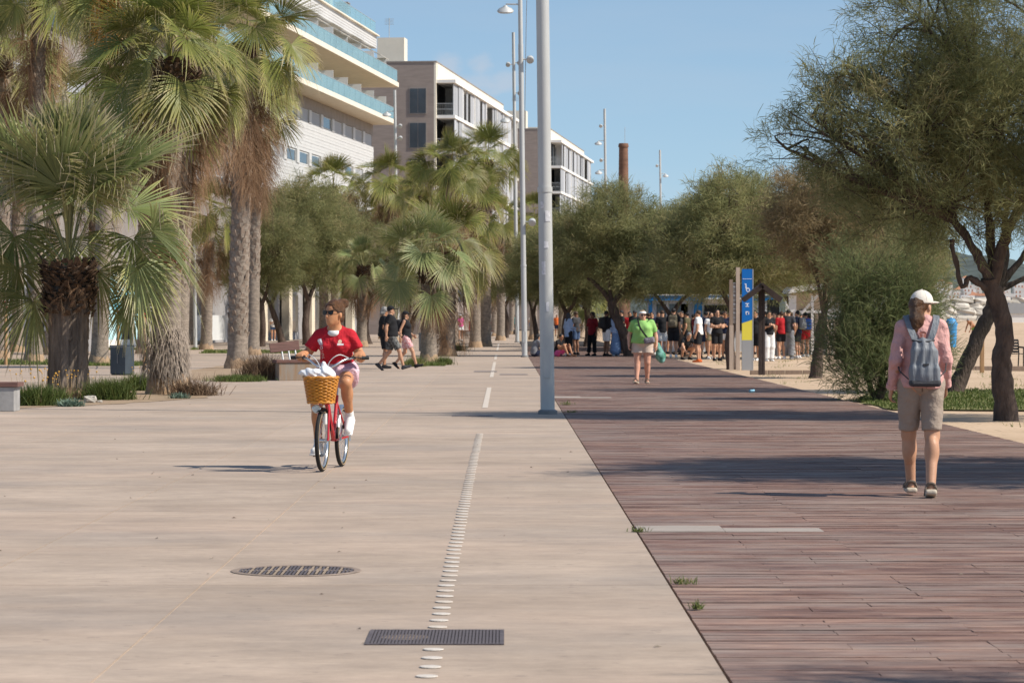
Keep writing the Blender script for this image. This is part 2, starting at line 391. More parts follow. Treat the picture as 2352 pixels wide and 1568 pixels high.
# a pale strip of two replacement planks farther along the deck
for k in range(5):
    for a, b_ in ((0.91, 1.5), (1.5, 2.17)):
        if k < 3 or a < 1: MB().bb(a + .002, b_ - .002, 20.2 + k * PITCH, 20.2 + (k + 1) * PITCH - .005, -0.02, 0.005 + 0.001 * (a < 1)).build('plank', m_plank_new, deck)
for k in range(9):
    MB().bb(0.91, 1.95 if k < 5 else 1.4, 54.0 + PITCH * k, 54.0 + PITCH * (k + 1) - 0.005, -0.02, 0.006).build('plank', m_plank_new, deck)
# ---- beach
def sand_z(X, Y):
    z = -0.03 + 0.05 * math.sin(X * 0.55 + Y * 0.21) * math.sin(Y * 0.37 - X * 0.13) * min(1, max(0, (X - 6.3) / 2.5)) * (0.3 if Y < 75 and X < 32 else 1.0)
    t = min(1, max(0, (Y - 185) / 70)); z += 1.25 * t * t * (3 - 2 * t) * min(1, max(0, (X - 12) / 8))
    return z
def make_beach():
    xs = [6.03 + 0.45 * i for i in range(40)]
    while xs[-1] < 420: xs.append(xs[-1] * 1.09)
    ys = [-4 + 1.2 * i for i in range(75)]
    while ys[-1] < 330: ys.append(ys[-1] * 1.035)
    V = [(x, y_, sand_z(x, y_)) for y_ in ys for x in xs]
    n = len(xs); Fq = [(j * n + i, j * n + i + 1, (j + 1) * n + i + 1, (j + 1) * n + i) for j in range(len(ys) - 1) for i in range(n - 1)]
    me = np_mesh('beach', V, Fq, smooth=True); me.materials.append(m_sand)
    o = link('beach', me); o['kind'] = 'structure'
make_beach()
# ---- grass
m_grass = leaf_mat('lawn blades', [(0.0, (0.06, 0.085, 0.022)), (0.5, (0.115, 0.155, 0.04)), (0.85, (0.19, 0.20, 0.07)), (1.0, (0.36, 0.30, 0.14))], 0.3)
def blades(name, pts, hmin, hmax, w, lean, seed, base_tint=0.0):
    r = np.random.default_rng(seed); P = np.asarray(pts, float); n = len(P)
    h = r.uniform(hmin, hmax, n); a = r.uniform(0, 2 * np.pi, n); ln = r.uniform(0.1, 1, n) * lean
    d = np.stack([np.cos(a) * ln, np.sin(a) * ln, np.ones(n)], 1); d /= np.linalg.norm(d, axis=1)[:, None]
    b = r.uniform(0, 2 * np.pi, n); s = np.stack([np.cos(b), np.sin(b), np.zeros(n)], 1) * w
    mid = P + d * h[:, None] * 0.55
    tip = P + d * h[:, None] + np.stack([np.cos(a), np.sin(a), np.zeros(n)], 1) * (h * ln * 0.5)[:, None]
    tip[:, 2] -= h * ln * 0.25
    V = np.stack([P - s, P + s, mid - s * 0.8, mid + s * 0.8, tip], 1).reshape(-1, 3)
    i = np.arange(n)[:, None] * 5
    q = np.concatenate([i, i + 1, i + 3, i + 2], 1); t = np.concatenate([i + 2, i + 3, i + 4], 1)
    tt = np.repeat(np.clip(base_tint + r.beta(2, 2.4, n), 0, 1), 5)
    return np_mesh(name, V, q, t, tt)
m_turf = ground_mat('turf soil', (0.13, 0.14, 0.045), (0.22, 0.20, 0.085), 30, 0.8, 0.0, 30, 0.95)
def patch_sheet(name, poly, z, mat, seed=0, parent=None, label=None):
    """irregular flat bed: outline with ragged edge"""
    r = random.Random(seed); pts = []
    for i in range(len(poly)):
        a, b_ = poly[i], poly[(i + 1) % len(poly)]
        n = max(2, int(math.hypot(b_[0] - a[0], b_[1] - a[1]) / 0.6))
        for k in range(n):
            t = k / n; pts.append((a[0] + (b_[0] - a[0]) * t + r.uniform(-0.12, 0.12), a[1] + (b_[1] - a[1]) * t + r.uniform(-0.18, 0.18), z))
    o = MB().add(pts, [tuple(range(len(pts)))]).build(name, mat, parent); o['kind'] = 'structure'; return o
def scatter(poly, n, seed, zf=None):
    r = np.random.default_rng(seed); P = np.array(poly); lo, hi = P.min(0), P.max(0); out = []
    while len(out) < n:
        q = lo + (hi - lo) * r.random(2); c = False; j = len(P) - 1
        for i in range(len(P)):
            if (P[i][1] > q[1]) != (P[j][1] > q[1]) and q[0] < (P[j][0] - P[i][0]) * (q[1] - P[i][1]) / (P[j][1] - P[i][1]) + P[i][0]: c = not c
            j = i
        if c: out.append((q[0], q[1], zf(q[0], q[1]) if zf else 0.0))
    return out
LAWN = [(6.15, 47.6), (9, 47.2), (16, 47.5), (26, 48.5), (27, 60.5), (14, 61.5), (8.4, 60.2), (7.1, 57.5), (6.2, 53.0)]
patch_sheet('lawn_soil', LAWN, -0.008, m_turf, 77)
bm_ = blades('lawn', scatter(LAWN, 42000, 3, lambda x, y_: -0.01), 0.03, 0.085, 0.009, 0.8, 4); bm_.materials.append(m_grass)
lawn = tag(link('lawn', bm_), 'mown green lawn strip between boardwalk edge and beach sand', 'grass', kind='stuff')
# sparse dry tufts over the sand near the deck
tuft_pts = []
rr = random.Random(5)
for _ in range(150):
    X = rr.uniform(6.3, 13); Y = rr.uniform(36, 108)
    for k in range(16): tuft_pts.append((X + rr.gauss(0, 0.12), Y + rr.gauss(0, 0.3), -0.05))
me = blades('sand_weeds', tuft_pts, 0.04, 0.16, 0.006, 1.0, 9, 0.35); me.materials.append(m_grass)
tag(link('sand_weeds', me), 'sparse dry weeds sprouting from the sand beside the boardwalk', 'weeds', kind='stuff')

# ---- far hills and town
m_hill = M('pine hill', (0.07, 0.085, 0.075), 0.95, 0.4, 0.02, 0.0)
def make_hills():
    r = np.random.default_rng(11); nx, ny = 90, 14; V = []; 
    ph = r.uniform(0, 6, 6)
    for j in range(ny):
        for i in range(nx):
            X = -400 + i * 42.0; Y = 3000 + j * 160
            env = math.sin(min(1, j / 9) * math.pi / 2)
            h = 66 + 30 * math.sin(X * 0.0031 + ph[0]) + 17 * math.sin(X * 0.009 + ph[1]) + 7 * math.sin(X * 0.027 + ph[2]) + 16 * min(1.0, max(0, (X - 350) / 500))
            V.append((X, Y, -5 + max(0, h) * env + 4 * math.sin(X * 0.05 + Y * 0.03)))
    Fq = [(j * nx + i, j * nx + i + 1, (j + 1) * nx + i + 1, (j + 1) * nx + i) for j in range(ny - 1) for i in range(nx - 1)]
    me = np_mesh('hills', V, Fq, smooth=True); me.materials.append(m_hill); o = link('hills', me); o['kind'] = 'structure'
make_hills()
m_white = M('white render', (0.78, 0.76, 0.72), 0.8, 0.06, 3, 0.05)
m_town = M('town walls', (0.72, 0.66, 0.58), 0.85, 0.25, 0.03, 0.0, col2=(0.85, 0.83, 0.8))
m_roof = M('clay roofs', (0.42, 0.2, 0.12), 0.9, 0.2, 0.05, 0.0)
def make_town():
    r = random.Random(21); W = MB(); Rf = MB()
    for _ in range(330):
        X = r.uniform(250, 620); Y = r.uniform(1900, 2900)
        z = max(0, (Y - 1950) / 950) * 30 * r.uniform(0.3, 1.0)
        w, d, h = r.uniform(5, 13), r.uniform(5, 9), r.uniform(6, 15)
        W.box((X, Y, z + h / 2 - 3), (w / 2, d / 2, h / 2 + 3))
        if r.random() < 0.35: Rf.box((X, Y, z + h + 0.9), (w / 2 + 0.4, d / 2 + 0.4, 0.9), taper=0.35)
        for q in range(int(w // 3)):
            for zz in np.arange(2.0, h - 1, 3.2): Rf.box((X - w / 2 + 1.6 + q * 3, Y - d / 2 - 0.05, z + zz), (0.55, 0.06, 0.8))
    t = tag(empty('hillside_town', (430, 2400, 0)), 'far white and cream houses of a town on the hillside', 'town', kind='stuff')
    for n, m_, mat in (('walls', W, m_town), ('roofs', Rf, m_roof)):
        o = m_.build(n, mat, t); o.location = (-430, -2400, 0); o['kind'] = 'stuff'
make_town()

# ---- breakwater of stacked boulders
m_rock = M('pale limestone', (0.50, 0.46, 0.40), 0.9, 0.25, 1.2, 0.5, 4, objvar=0.15)
def rock_mesh(seed):
    r = random.Random(seed); bm = bmesh.new(); bmesh.ops.create_cube(bm, size=1.0)
    bmesh.ops.subdivide_edges(bm, edges=bm.edges[:], cuts=2, use_grid_fill=True)
    for v in bm.verts:
        n = v.co.normalized(); v.co = v.co.lerp(n * 0.6, 0.4) * (1 + r.uniform(-0.13, 0.13))
    me = bpy.data.meshes.new('rock'); bm.to_mesh(me); bm.free(); me.materials.append(m_rock); return me
ROCKS = [rock_mesh(i) for i in range(6)]
def make_breakwater():
    t = thing('breakwater', 'breakwater wall of stacked pale limestone boulders behind the beach', 'breakwater', (44, 262, 1.2))
    r = random.Random(2)
    for lvl in range(4):
        x = -9.0 + r.uniform(0, 1)
        while x < 22:
            w = r.uniform(1.1, 2.3)
            o = link('rock', ROCKS[r.randrange(6)], t, None, (x + w / 2, 0.45 * lvl + r.uniform(-0.2, 0.2), 0.2 + lvl * 0.5))
            o.scale = (w * 1.02, r.uniform(1.1, 1.6), r.uniform(0.52, 0.72)); o.rotation_euler = (r.uniform(-.12, .12), r.uniform(-.1, .1), r.uniform(-.25, .25))
            x += w * 0.96
make_breakwater()

# ---- buildings ------------------------------------------------------------
FR = rad(6.3)
m_siding = M('white aluminium siding', (0.56, 0.555, 0.545), 0.55, 0.05, 2, 0.05)
m_cream = M('cream soffit render', (0.66, 0.58, 0.45), 0.85, 0.08, 1.5, 0.05)
m_greyband = M('grey brown cladding', (0.27, 0.24, 0.22), 0.8, 0.12, 1, 0.1)
m_brick = M('beige brickwork', (0.30, 0.248, 0.218), 0.9, 0.12, 0.8, 0.25, 5, stretch=(1, 1, 5))
m_parapet = M('cream parapet', (0.72, 0.66, 0.55), 0.85, 0.06, 1, 0.05)
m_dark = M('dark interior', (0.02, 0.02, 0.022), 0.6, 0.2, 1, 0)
m_shutter = M('grey roller shutter', (0.36, 0.37, 0.39), 0.6, 0.08, 1, 0.3, 10, stretch=(0.1, 0.1, 8), objvar=0.15)
m_louver = M('grey louvre panel', (0.40, 0.41, 0.43), 0.6, 0.1, 1, 0.35, 14, stretch=(8, 8, 0.1), objvar=0.22)
m_mull = M('window mullion', (0.62, 0.62, 0.6), 0.6, 0.05, 2, 0.05)
m_steel = M('galvanised steel', (0.46, 0.47, 0.47), 0.45, 0.1, 3, 0.05, 20, metal=0.35)
m_gwall = M('grey shopfront wall', (0.30, 0.29, 0.29), 0.85, 0.12, 0.8, 0.1)
def glass_mat(name, col, alpha, rough=0.06):
    m, nt, N, L = _nodes(name); out = N('ShaderNodeOutputMaterial'); p = N('ShaderNodeBsdfPrincipled'); t = N('ShaderNodeBsdfTransparent'); mx = N('ShaderNodeMixShader')
    p.inputs['Base Color'].default_value = (*col, 1); p.inputs['Roughness'].default_value = rough; p.inputs['Specular IOR Level'].default_value = 0.8
    n = N('ShaderNodeTexNoise'); n.inputs['Scale'].default_value = 0.6; tc = N('ShaderNodeTexCoord'); L(tc.outputs['Object'], n.inputs['Vector'])
    mr = N('ShaderNodeMapRange'); mr.inputs[3].default_value = alpha - 0.12; mr.inputs[4].default_value = alpha + 0.12; L(n.outputs['Fac'], mr.inputs[0]); L(mr.outputs[0], mx.inputs[0])
    t.inputs[0].default_value = (0.75, 0.9, 0.93, 1)
    L(t.outputs[0], mx.inputs[1]); L(p.outputs[0], mx.inputs[2]); L(mx.outputs[0], out.inputs[0]); MATS[name] = m; return m
m_glass = glass_mat('blue balustrade glass', (0.34, 0.52, 0.56), 0.5)
m_pane = M('window pane', (0.05, 0.065, 0.08), 0.08, 0.3, 0.5, 0.0, spec=0.8)
m_parti = M('white frosted partition', (0.66, 0.67, 0.67), 0.5, 0.05, 1, 0)
m_awn = M('awning cloth', (0.62, 0.6, 0.56), 0.8, 0.1, 1, 0.1)

def build_terraced_block():
    LEN = 118.0
    Dp = 233.0
    t = thing('apartment_block', 'white apartment block with blue glass balustrades and long cream balconies', 'building', ((855 - VX) / F * Dp, Dp, 0), -FR)
    def part(name, mat, *boxes, parent=t):
        mb = MB()
        for b in boxes: mb.bb(*b)
        return mb.build(name, mat, parent)
    part('core_wall', m_greyband, (-14, -0.02, -LEN, -0.02, 4.0, 16.4))
    part('ground_floor', m_gwall, (-14, -0.35, -LEN, -0.05, 0, 4.0))
    # siding boards, each a long plank of its own
    for sill in (14.8, 11.85, 8.9):
        for k in range(9):
            z1 = sill - 0.03 - k * 0.225
            part('siding_board', m_siding, (-0.2, 0.10 + 0.012 * (k % 2), -52, 0.0, z1 - 0.21, z1))
    part('siding_board', m_siding, (-0.2, 0.10, -52, 0, 4.1, 6.85))
    # ribbon windows
    wm = MB().bb(-0.02, 0.04, -1.85, 1.85, 0, 0.85).mesh('window'); wm.materials.append(m_mull)
    sm = MB().bb(0.0, 0.06, -1.78, 1.78, 0.06, 0.80).mesh('shutter'); sm.materials.append(m_shutter)
    pm = MB().bb(0.0, 0.055, -1.7, 1.7, 0.08, 0.78).mesh('pane'); pm.materials.append(m_pane)
    mm_ = MB().bb(-0.05, 0.16, -0.45, 0.45, 0, 0.9).mesh('mullion'); mm_.materials.append(m_siding)
    r = random.Random(3)
    for sill in (14.8, 11.85, 8.9):
        for k in range(24):
            yc = -2.6 - k * 4.7
            w = link('window', wm, t, None, (0, yc, sill + 0.01))
            if r.random() < 0.62: link('shutter', sm, w, None, (0, 0, 0))
            else: link('pane', pm, w, None, (0, 0, 0))
            o = link('mullion', mm_, t, None, (0, yc - 2.35, sill - 0.02))
            if yc < -52: o.material_slots[0].link = 'OBJECT'; o.material_slots[0].material = m_greyband
    part('grey_band', m_greyband, (-0.1, 0.07, -LEN, 0.0, 15.68, 16.48))
    # balconies
    part('balcony_slab', m_cream, (-1.2, 1.80, -LEN, 0.15, 16.5, 16.72))
    part('slab_edge', m_parapet, (1.80, 1.86, -LEN, 0.2, 16.52, 16.86))
    part('balcony_slab', m_cream, (-1.2, 1.95, -LEN, 0.6, 19.45, 19.68))
    part('slab_edge', m_parapet, (1.95, 2.01, -LEN, 0.66, 19.47, 19.82))
    part('recessed_wall', m_siding, (-14, -1.2, -LEN, -0.1, 16.6, 22.5))
    part('roof_band', m_siding, (-14, 0.35, -LEN, 0.1, 22.45, 23.4))
    for k in range(4): part('band_groove', m_greyband, (0.35, 0.356, -LEN, 0.1, 22.6 + k * 0.2, 22.625 + k * 0.2))
    part('roof_edge', m_parapet, (-14, 0.55, -LEN, 0.3, 23.4, 23.5))
    gm = MB().bb(-0.015, 0.015, -1.17, 1.17, 0, 0.98).mesh('glass_panel'); gm.materials.append(m_glass)
    for x, z, y0 in ((1.76, 16.80, 0.0), (1.91, 19.76, 0.4), (0.25, 23.52, 0.0)):
        for k in range(49): link('glass_panel', gm, t, None, (x, y0 - 1.2 - k * 2.4, z))
        part('handrail', m_steel, (x - 0.02, x + 0.02, -LEN, y0, z + 0.99, z + 1.02))
    xm = MB().bb(-1.2, 1.55, -0.03, 0.03, 0, 1.75).mesh('partition'); xm.materials.append(m_parti)
    dm = MB().bb(-0.02, 0.03, -1.2, 1.2, 0, 2.2).mesh('balcony_door'); dm.materials.append(m_pane)
    fm = MB().bb(-0.02, 0.02, -1.3, 1.3, 0, 2.3).mesh('door_frame'); fm.materials.append(m_mull)
    for z in (16.74, 19.70):
        for k in range(19):
            y0 = -3.0 - k * 6.1
            link('partition', xm, t, None, (0, y0, z))
            d = link('balcony_door', dm, t, None, (-1.17, y0 - 3, z)); link('door_frame', fm, d, None, (-0.03, 0, 0))
    for k in range(10):
        y0 = -4 - k * 9.3
        R = Matrix.Rotation(rad(28), 3, 'Y')
        mb = MB().box((0.5, y0, 22.0), (1.25, 2.2, 0.03), R); mb.build('awning', m_awn, t)
    # rooftop plant
    for y0, w, h in ((-3, 1.4, 2.0), (-16, 2.2, 2.4), (-40, 2, 2.2)):
        part('roof_box', m_parapet, (-4, -4 + w, y0 - w, y0, 23.5, 23.5 + h + 1))
    for k in range(5): part('vent_slat', m_greyband, (-1.2, -0.2, -10.5, -9.3, 24.2 + k * 0.18, 24.28 + k * 0.18))
    # street level: mural, shop fronts, cream columns
    m_mural = M('turquoise mural', (0.10, 0.46, 0.60), 0.7, 0.3, 0.7, 0.0, col2=(0.55, 0.78, 0.82), detail=2)
    part('mural_panel', m_mural, (-0.35, -0.25, -86, -77, 0.1, 3.6))
    part('doorway', m_dark, (-0.24, -0.2, -81.5, -79, 0.1, 2.5))
    part('plinth', m_white, (-0.34, -0.05, -LEN, -60, 0.0, 0.35))
    for k in range(5): part('column', m_cream, (-0.2, 0.3, -46 + k * 8.6, -44.8 + k * 8.6, 0, 4.0))
    for k in range(4): part('shop_window', m_pane, (-0.34, -0.28, -43 + k * 8.6, -39.5 + k * 8.6, 0.5, 3.0))
    part('white_ledge', m_white, (-0.3, 0.5, -95, -88, 1.0, 1.25))
    part('shop_canopy', m_parti, (-0.3, 1.2, -72, -62, 0.2, 1.6))
    return t
build_terraced_block()

def build_louvred_block(label, px, D, LEN, top, nfloor, zbal, depth=1.6, endwin=True):
    t = thing('louvred_block', label, 'building', ((px - VX) / F * D, D, 0), -FR)
    def part(name, mat, *boxes, parent=t):
        mb = MB()
        for b in boxes: mb.bb(*b)
        return mb.build(name, mat, parent)
    part('brick_body', m_brick, (-16, -0.12, 0.0, LEN, 0, top))
    part('corner_strip', m_parapet, (-0.12, 0.06, 0.0, 0.5, 0, top))
    part('parapet', m_parapet, (-0.12, 0.10, 0.5, LEN, zbal + 0.02, top - 0.03))
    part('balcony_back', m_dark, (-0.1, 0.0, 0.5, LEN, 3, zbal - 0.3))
    part('coping', m_greyband, (-16.1, 0.12, -0.05, LEN + 0.05, top, top + 0.12))
    lm = MB().bb(-0.03, 0.03, -0.92, 0.92, 0.0, 2.72).mesh('louvre_panel'); lm.materials.append(m_louver)
    ln = MB().bb(-0.03, 0.03, -0.6, 0.6, 0.0, 2.72).mesh('louvre_panel'); ln.materials.append(m_louver)
    rm = MB()
    for k in range(2): rm.bb(0.05, depth - 0.06, -0.02, 0.02, 0.5 + 0.5 * k, 0.54 + 0.5 * k)
    for k in range(10): rm.bb(0.1 + k * 0.155, 0.115 + k * 0.155, -0.012, 0.012, 0.05, 1.02)
    rmesh = rm.mesh('railing'); rmesh.materials.append(m_steel)
    r = random.Random(int(D))
    z = zbal
    part('balcony_roof', m_white, (0.0, depth + 0.15, 0.2, LEN, z - 0.28, z))
    for fl in range(nfloor):
        z -= 3.08
        part('floor_slab', m_white, (0.0, depth + 0.1, 0.2, LEN, z - 0.28, z))
        link('railing', rmesh, t, None, (0, 0.42, z))
        y0 = 0.9 if fl else 0.7
        while y0 < LEN - 2:
            k = r.random()
            if k < 0.86:
                wide = r.random() < 0.6
                link('louvre_panel', lm if wide else ln, t, None, (depth - 0.04 - r.choice((0, 0.08)), y0 + (0.92 if wide else 0.6), z + 0.02))
                y0 += 1.88 if wide else 1.24
            else:
                part('open_bay', m_pane, (0.3, 0.35, y0, y0 + 1.7, z + 0.1, z + 2.4)); y0 += 1.8
        for yy in np.arange(6.5, LEN, 9.2): part('fin', m_white, (0.05, depth + 0.02, yy, yy + 0.14, z, z + 2.8))
    if endwin:
        for z0 in (top - 4.5, top - 7.5, top - 10.6):
            w = part('window', m_greyband, (-2.3, -0.75, -0.06, 0.0, z0, z0 + 2.3))
            part('pane', m_pane, (-2.22, -1.55, -0.075, -0.061, z0 + 0.08, z0 + 2.22), parent=w)
            part('pane', m_pane, (-1.5, -0.83, -0.075, -0.061, z0 + 0.08, z0 + 2.22), parent=w)
    for y0, w, h in ((2.5, 2.0, 2.3), (9, 1.3, 1.2), (12, 1.2, 1.0), (15, 2.4, 1.1), (30, 2, 1.0)):
        part('roof_box', m_parapet, (-5.5, -5.5 + w * 1.2, y0, y0 + w, top + 0.12, top + 0.12 + h))
    mb = MB().tube([(-4.5, 3, top), (-4.5, 3, top + 4.2)], 0.035, 5)
    for k in range(5): mb.tube([(-4.9, 3, top + 4.1 - k * 0.12), (-4.1, 3, top + 4.1 - k * 0.12)], 0.02, 4)
    mb.build('aerial', m_steel, t)
    return t
build_louvred_block('beige brick block with grey louvred balconies beside the glass-railed block', 1000, 260.0, 53.0, 23.7, 5, 22.2)
build_louvred_block('farther beige brick block with louvred balconies behind the lamp posts', 1262, 360.0, 49.0, 24.2, 5, 22.9, 1.3, False)
# brick factory chimney
def chimney():
    D = 650.0; x, _, _ = at(1432, 500, D)
    t = thing('factory_chimney', 'old round red brick factory chimney above the tree tops', 'chimney', (x, D, 0))
    mb_ = M('old red brick', (0.19, 0.10, 0.065), 0.9, 0.25, 0.4, 0.4, 3, stretch=(1, 1, 3))
    MB().lathe([(1.5, 0), (1.25, 20), (0.98, 38.6)], n=24).build('shaft', mb_, t, True)
    MB().lathe([(1.12, 38.6), (1.14, 38.9), (1.02, 39.4), (0.9, 39.45)], n=24).build('crown_ring', mb_, t)
    MB().tube([(0.3, 0, 39.4), (0.3, 0, 43)], 0.05, 5).build('lightning_rod', m_steel, t)
chimney()
# ================================================================== LAMP POSTS AND STREET FURNITURE
m_post = M('grey galvanised post', (0.48, 0.485, 0.475), 0.55, 0.09, 1.6, 0.05, 30, metal=0.15, stretch=(1, 1, 0.4), spec=0.4)
m_postdark = M('post dark steel', (0.2, 0.2, 0.2), 0.6, 0.1, 4)
m_lampglass = M('lamp diffuser', (0.55, 0.47, 0.36), 0.3, 0.1, 3, 0)
m_stick = M('torn paper stickers', (0.6, 0.6, 0.62), 0.7, 0.3, 20, 0)
def lamp_post(label, base, h, r=0.108, lean=-0.0125, discs=(), floods=(), stickers=False, flange=True):
    t = thing('lamp_post', label, 'lamp post', base, 0, 'tall grey lamp posts along the promenade')
    X = lambda z: lean * z
    segs = [(0.0, 3.4, r), (3.4, h * 0.62, r * 0.93), (h * 0.62, h, r * 0.8)]
    for i, (a, b, rr_) in enumerate(segs):
        MB().tube([(X(a), 0, a), (X(b), 0, b)], [rr_, rr_ * 0.97], 20).build('shaft', m_post, t, True)
        if i: MB().tube([(X(a - 0.06), 0, a - 0.06), (X(a + 0.02), 0, a + 0.02)], rr_ * 1.14, 20).build('collar', m_post, t, True)
    if flange: MB().lathe([(r * 1.35, 0.0), (r * 1.35, 0.05), (r * 1.1, 0.07)], n=20).build('base_flange', m_postdark, t)
    MB().bb(X(0.9) - 0.05, X(0.9) + 0.05, -r * 1.05, -r * 0.8, 0.55, 0.95).build('hatch', m_post, t)
    for z, side in discs:
        a = MB().tube([(X(z), 0, z + 0.18), (X(z) + side * 0.52, -0.05, z + 0.18), (X(z) + side * 0.55, -0.06, z + 0.05)], 0.03, 8).build('lamp_arm', m_post, t, True)
        R = Matrix.Rotation(rad(16), 3, 'X')
        c = (X(z) + side * 0.55, -0.06, z)
        MB().lathe([(0.30, -0.10), (0.305, -0.06), (0.24, 0.02), (0.10, 0.08), (0.05, 0.14)], c, 24, R).build('lamp_shade', m_post, a, True)
        MB().lathe([(0.275, -0.125), (0.28, -0.102)], c, 24, R).build('diffuser', m_lampglass, a)
    for z, side in floods:
        a = MB().tube([(X(z), 0, z), (X(z) + side * 0.3, -0.08, z)], 0.025, 6).build('lamp_arm', m_post, t)
        MB().lathe([(0.05, -0.16), (0.13, -0.05), (0.14, 0.1), (0.10, 0.12)], (X(z) + side * 0.34, -0.12, z), 14, Matrix.Rotation(rad(125), 3, 'X')).build('flood_lamp', m_post, a, True)
    if stickers:
        for (z, a0, w, hh) in ((2.9, -1.2, 0.35, 0.16), (2.5, -1.5, 0.3, 0.1), (2.1, -1.9, 0.25, 0.2), (3.1, -2.0, 0.22, 0.1), (1.55, -1.4, 0.2, 0.14)):
            vs, fs = [], []
            for i in range(6):
                a = a0 + w * 2.2 * (i / 5 - 0.5)
                for zz in (z, z + hh): vs.append((X(zz) + math.cos(a) * (r + 0.003), math.sin(a) * (r + 0.003), zz))
            for i in range(5): fs.append((2 * i, 2 * i + 2, 2 * i + 3, 2 * i + 1))
            MB().add(vs, fs).build('sticker', m_stick, t)
    return t
def dz(y, D): return CH - (y - HZ) / F * D
x, y_, _ = gp(1258, 951); lamp_post('grey lamp post with stickers at the near edge of the boardwalk planks', (x, y_, 0), 18.6, stickers=True)
D2 = gd(820); x, y_, _ = gp(1205, 820)
L2 = lamp_post('lamp post with a round drooping lamp beside the seated pair', (x, y_, 0), 18.6, 0.105, discs=((12.85, -1),), floods=((11.0, 1), (5.0, 1)))
MB().tube([(0.18, 0, 17), (0.06, 0, 12.5), (0.0, 0.1, 8.5), (-0.02, 0.1, 4.8)], 0.012, 5).build('cable', m_postdark, L2)
D3 = gd(786); x, y_, _ = gp(1188, 786)
lamp_post('lamp post beyond the seated pair with its top free against the sky', (x, y_, 0), 18.4, 0.12, discs=((13.2, -1),), floods=((16.6, 1), (16.5, -1), (14.8, 1)))
lamp_post('lamp post with two round lamps rising above the trees beside the chimney', (at(1395, 700, 245)[0], 245, 0), 18.6, 0.13, discs=((15.8, -1), (13.4, -1)), floods=((17.2, -1), (14.4, -1)))
lamp_post('small far lamp post above the trees past the chimney', (at(1521, 700, 305)[0], 305, 0), 18.6, 0.13, discs=((16.0, 1),), floods=((17.0, -1),))
lamp_post('lamp post with three lamps in front of the beige end wall', (at(914, 700, 200)[0], 200, 0), 16.7, 0.12, discs=((15.1, -1),), floods=((14.3, 1), (13.5, 1)))
lamp_post('lamp post in front of the louvred balconies', (at(1160, 700, 285)[0], 285, 0), 17.9, 0.13, floods=((15.8, 1), (15.3, 1), (14.6, -1)))
x, y_, _ = gp(449, 800); lamp_post('slim pale post standing between the palm trunks', (x, y_, 0), 7.6, 0.09)

# ---- dashed lane line of round studs, drain covers
m_stud = M('worn white road paint', (0.585, 0.53, 0.47), 0.7, 0.15, 25, 0.05)
def lane_line():
    t = tag(empty('lane_line', (-0.31, 12, 0.003)), 'white dotted lane line of flat studs along the promenade', 'road marking')
    disc = MB().lathe([(0.046, 0), (0.044, 0.003)], n=18).mesh('stud'); disc.materials.append(m_stud)
    bar = MB().bb(-0.062, 0.062, -0.05, 0.05, 0, 0.004).mesh('stud'); bar.materials.append(m_stud)
    m_f = M('nearly worn off paint', (0.56, 0.49, 0.42), 0.8, 0.2, 30, 0)
    y = 11.4; k = 0; r = random.Random(4)
    while y < 37.5:
        if not (13.08 < y < 13.86):
            me = disc
            o = link('stud', me, t, None, (r.uniform(-0.004, 0.004), y - 12, 0))
            if 14.2 < y < 16.9 and r.random() < 0.62 or r.random() < 0.16:
                o.material_slots[0].link = 'OBJECT'; o.material_slots[0].material = m_f
        y += 0.325 if y < 13.2 else 0.31
    for a, b in ((48, 62.0), (73, 98), (104, 118), (132, 170)):
        MB().bb(-0.045, 0.045, a - 12, b - 12, 0, 0.003).build('painted_stripe', m_f, t)
lane_line()
m_iron = M('cast iron', (0.135, 0.112, 0.112), 0.6, 0.3, 14, 0.3, 30, metal=0.3)
m_irondark = M('drain void', (0.012, 0.011, 0.011), 0.9)
m_dust = M('sand in drain', (0.3, 0.23, 0.17), 0.9, 0.3, 20)
def square_grate():
    x, y, _ = gp(1001, 1464)
    t = thing('drain_grate', 'square cast iron drain grate set over the dotted line', 'drain', (x, y, 0.002)); t.scale = (1, 1, 0.3)
    MB().bb(-0.31, 0.31, -0.31, 0.31, -0.0, 0.003).build('pit', m_irondark, t)
    fr = MB()
    for a in ((-0.31, 0.31, -0.31, -0.285), (-0.31, 0.31, 0.285, 0.31), (-0.31, -0.29, -0.285, 0.285), (0.29, 0.31, -0.285, 0.285)): fr.bb(*a, 0.003, 0.012)
    fr.build('frame', m_iron, t)
    bar = MB().bb(-0.0052, 0.0052, -0.285, 0.285, 0.003, 0.011).mesh('bar'); bar.materials.append(m_iron)
    for k in range(37): link('bar', bar, t, None, (-0.28 + k * 0.01556, 0, 0))
    cx = MB()
    for k in range(-4, 5): cx.bb(-0.29, 0.29, k * 0.063 - 0.004, k * 0.063 + 0.004, 0.003, 0.0095)
    cx.build('crossbar', m_iron, t)
    MB().lathe([(0.11, 0), (0.10, 0.0025)], (-0.14, 0, 0.0035), 16).build('silt', m_dust, t)
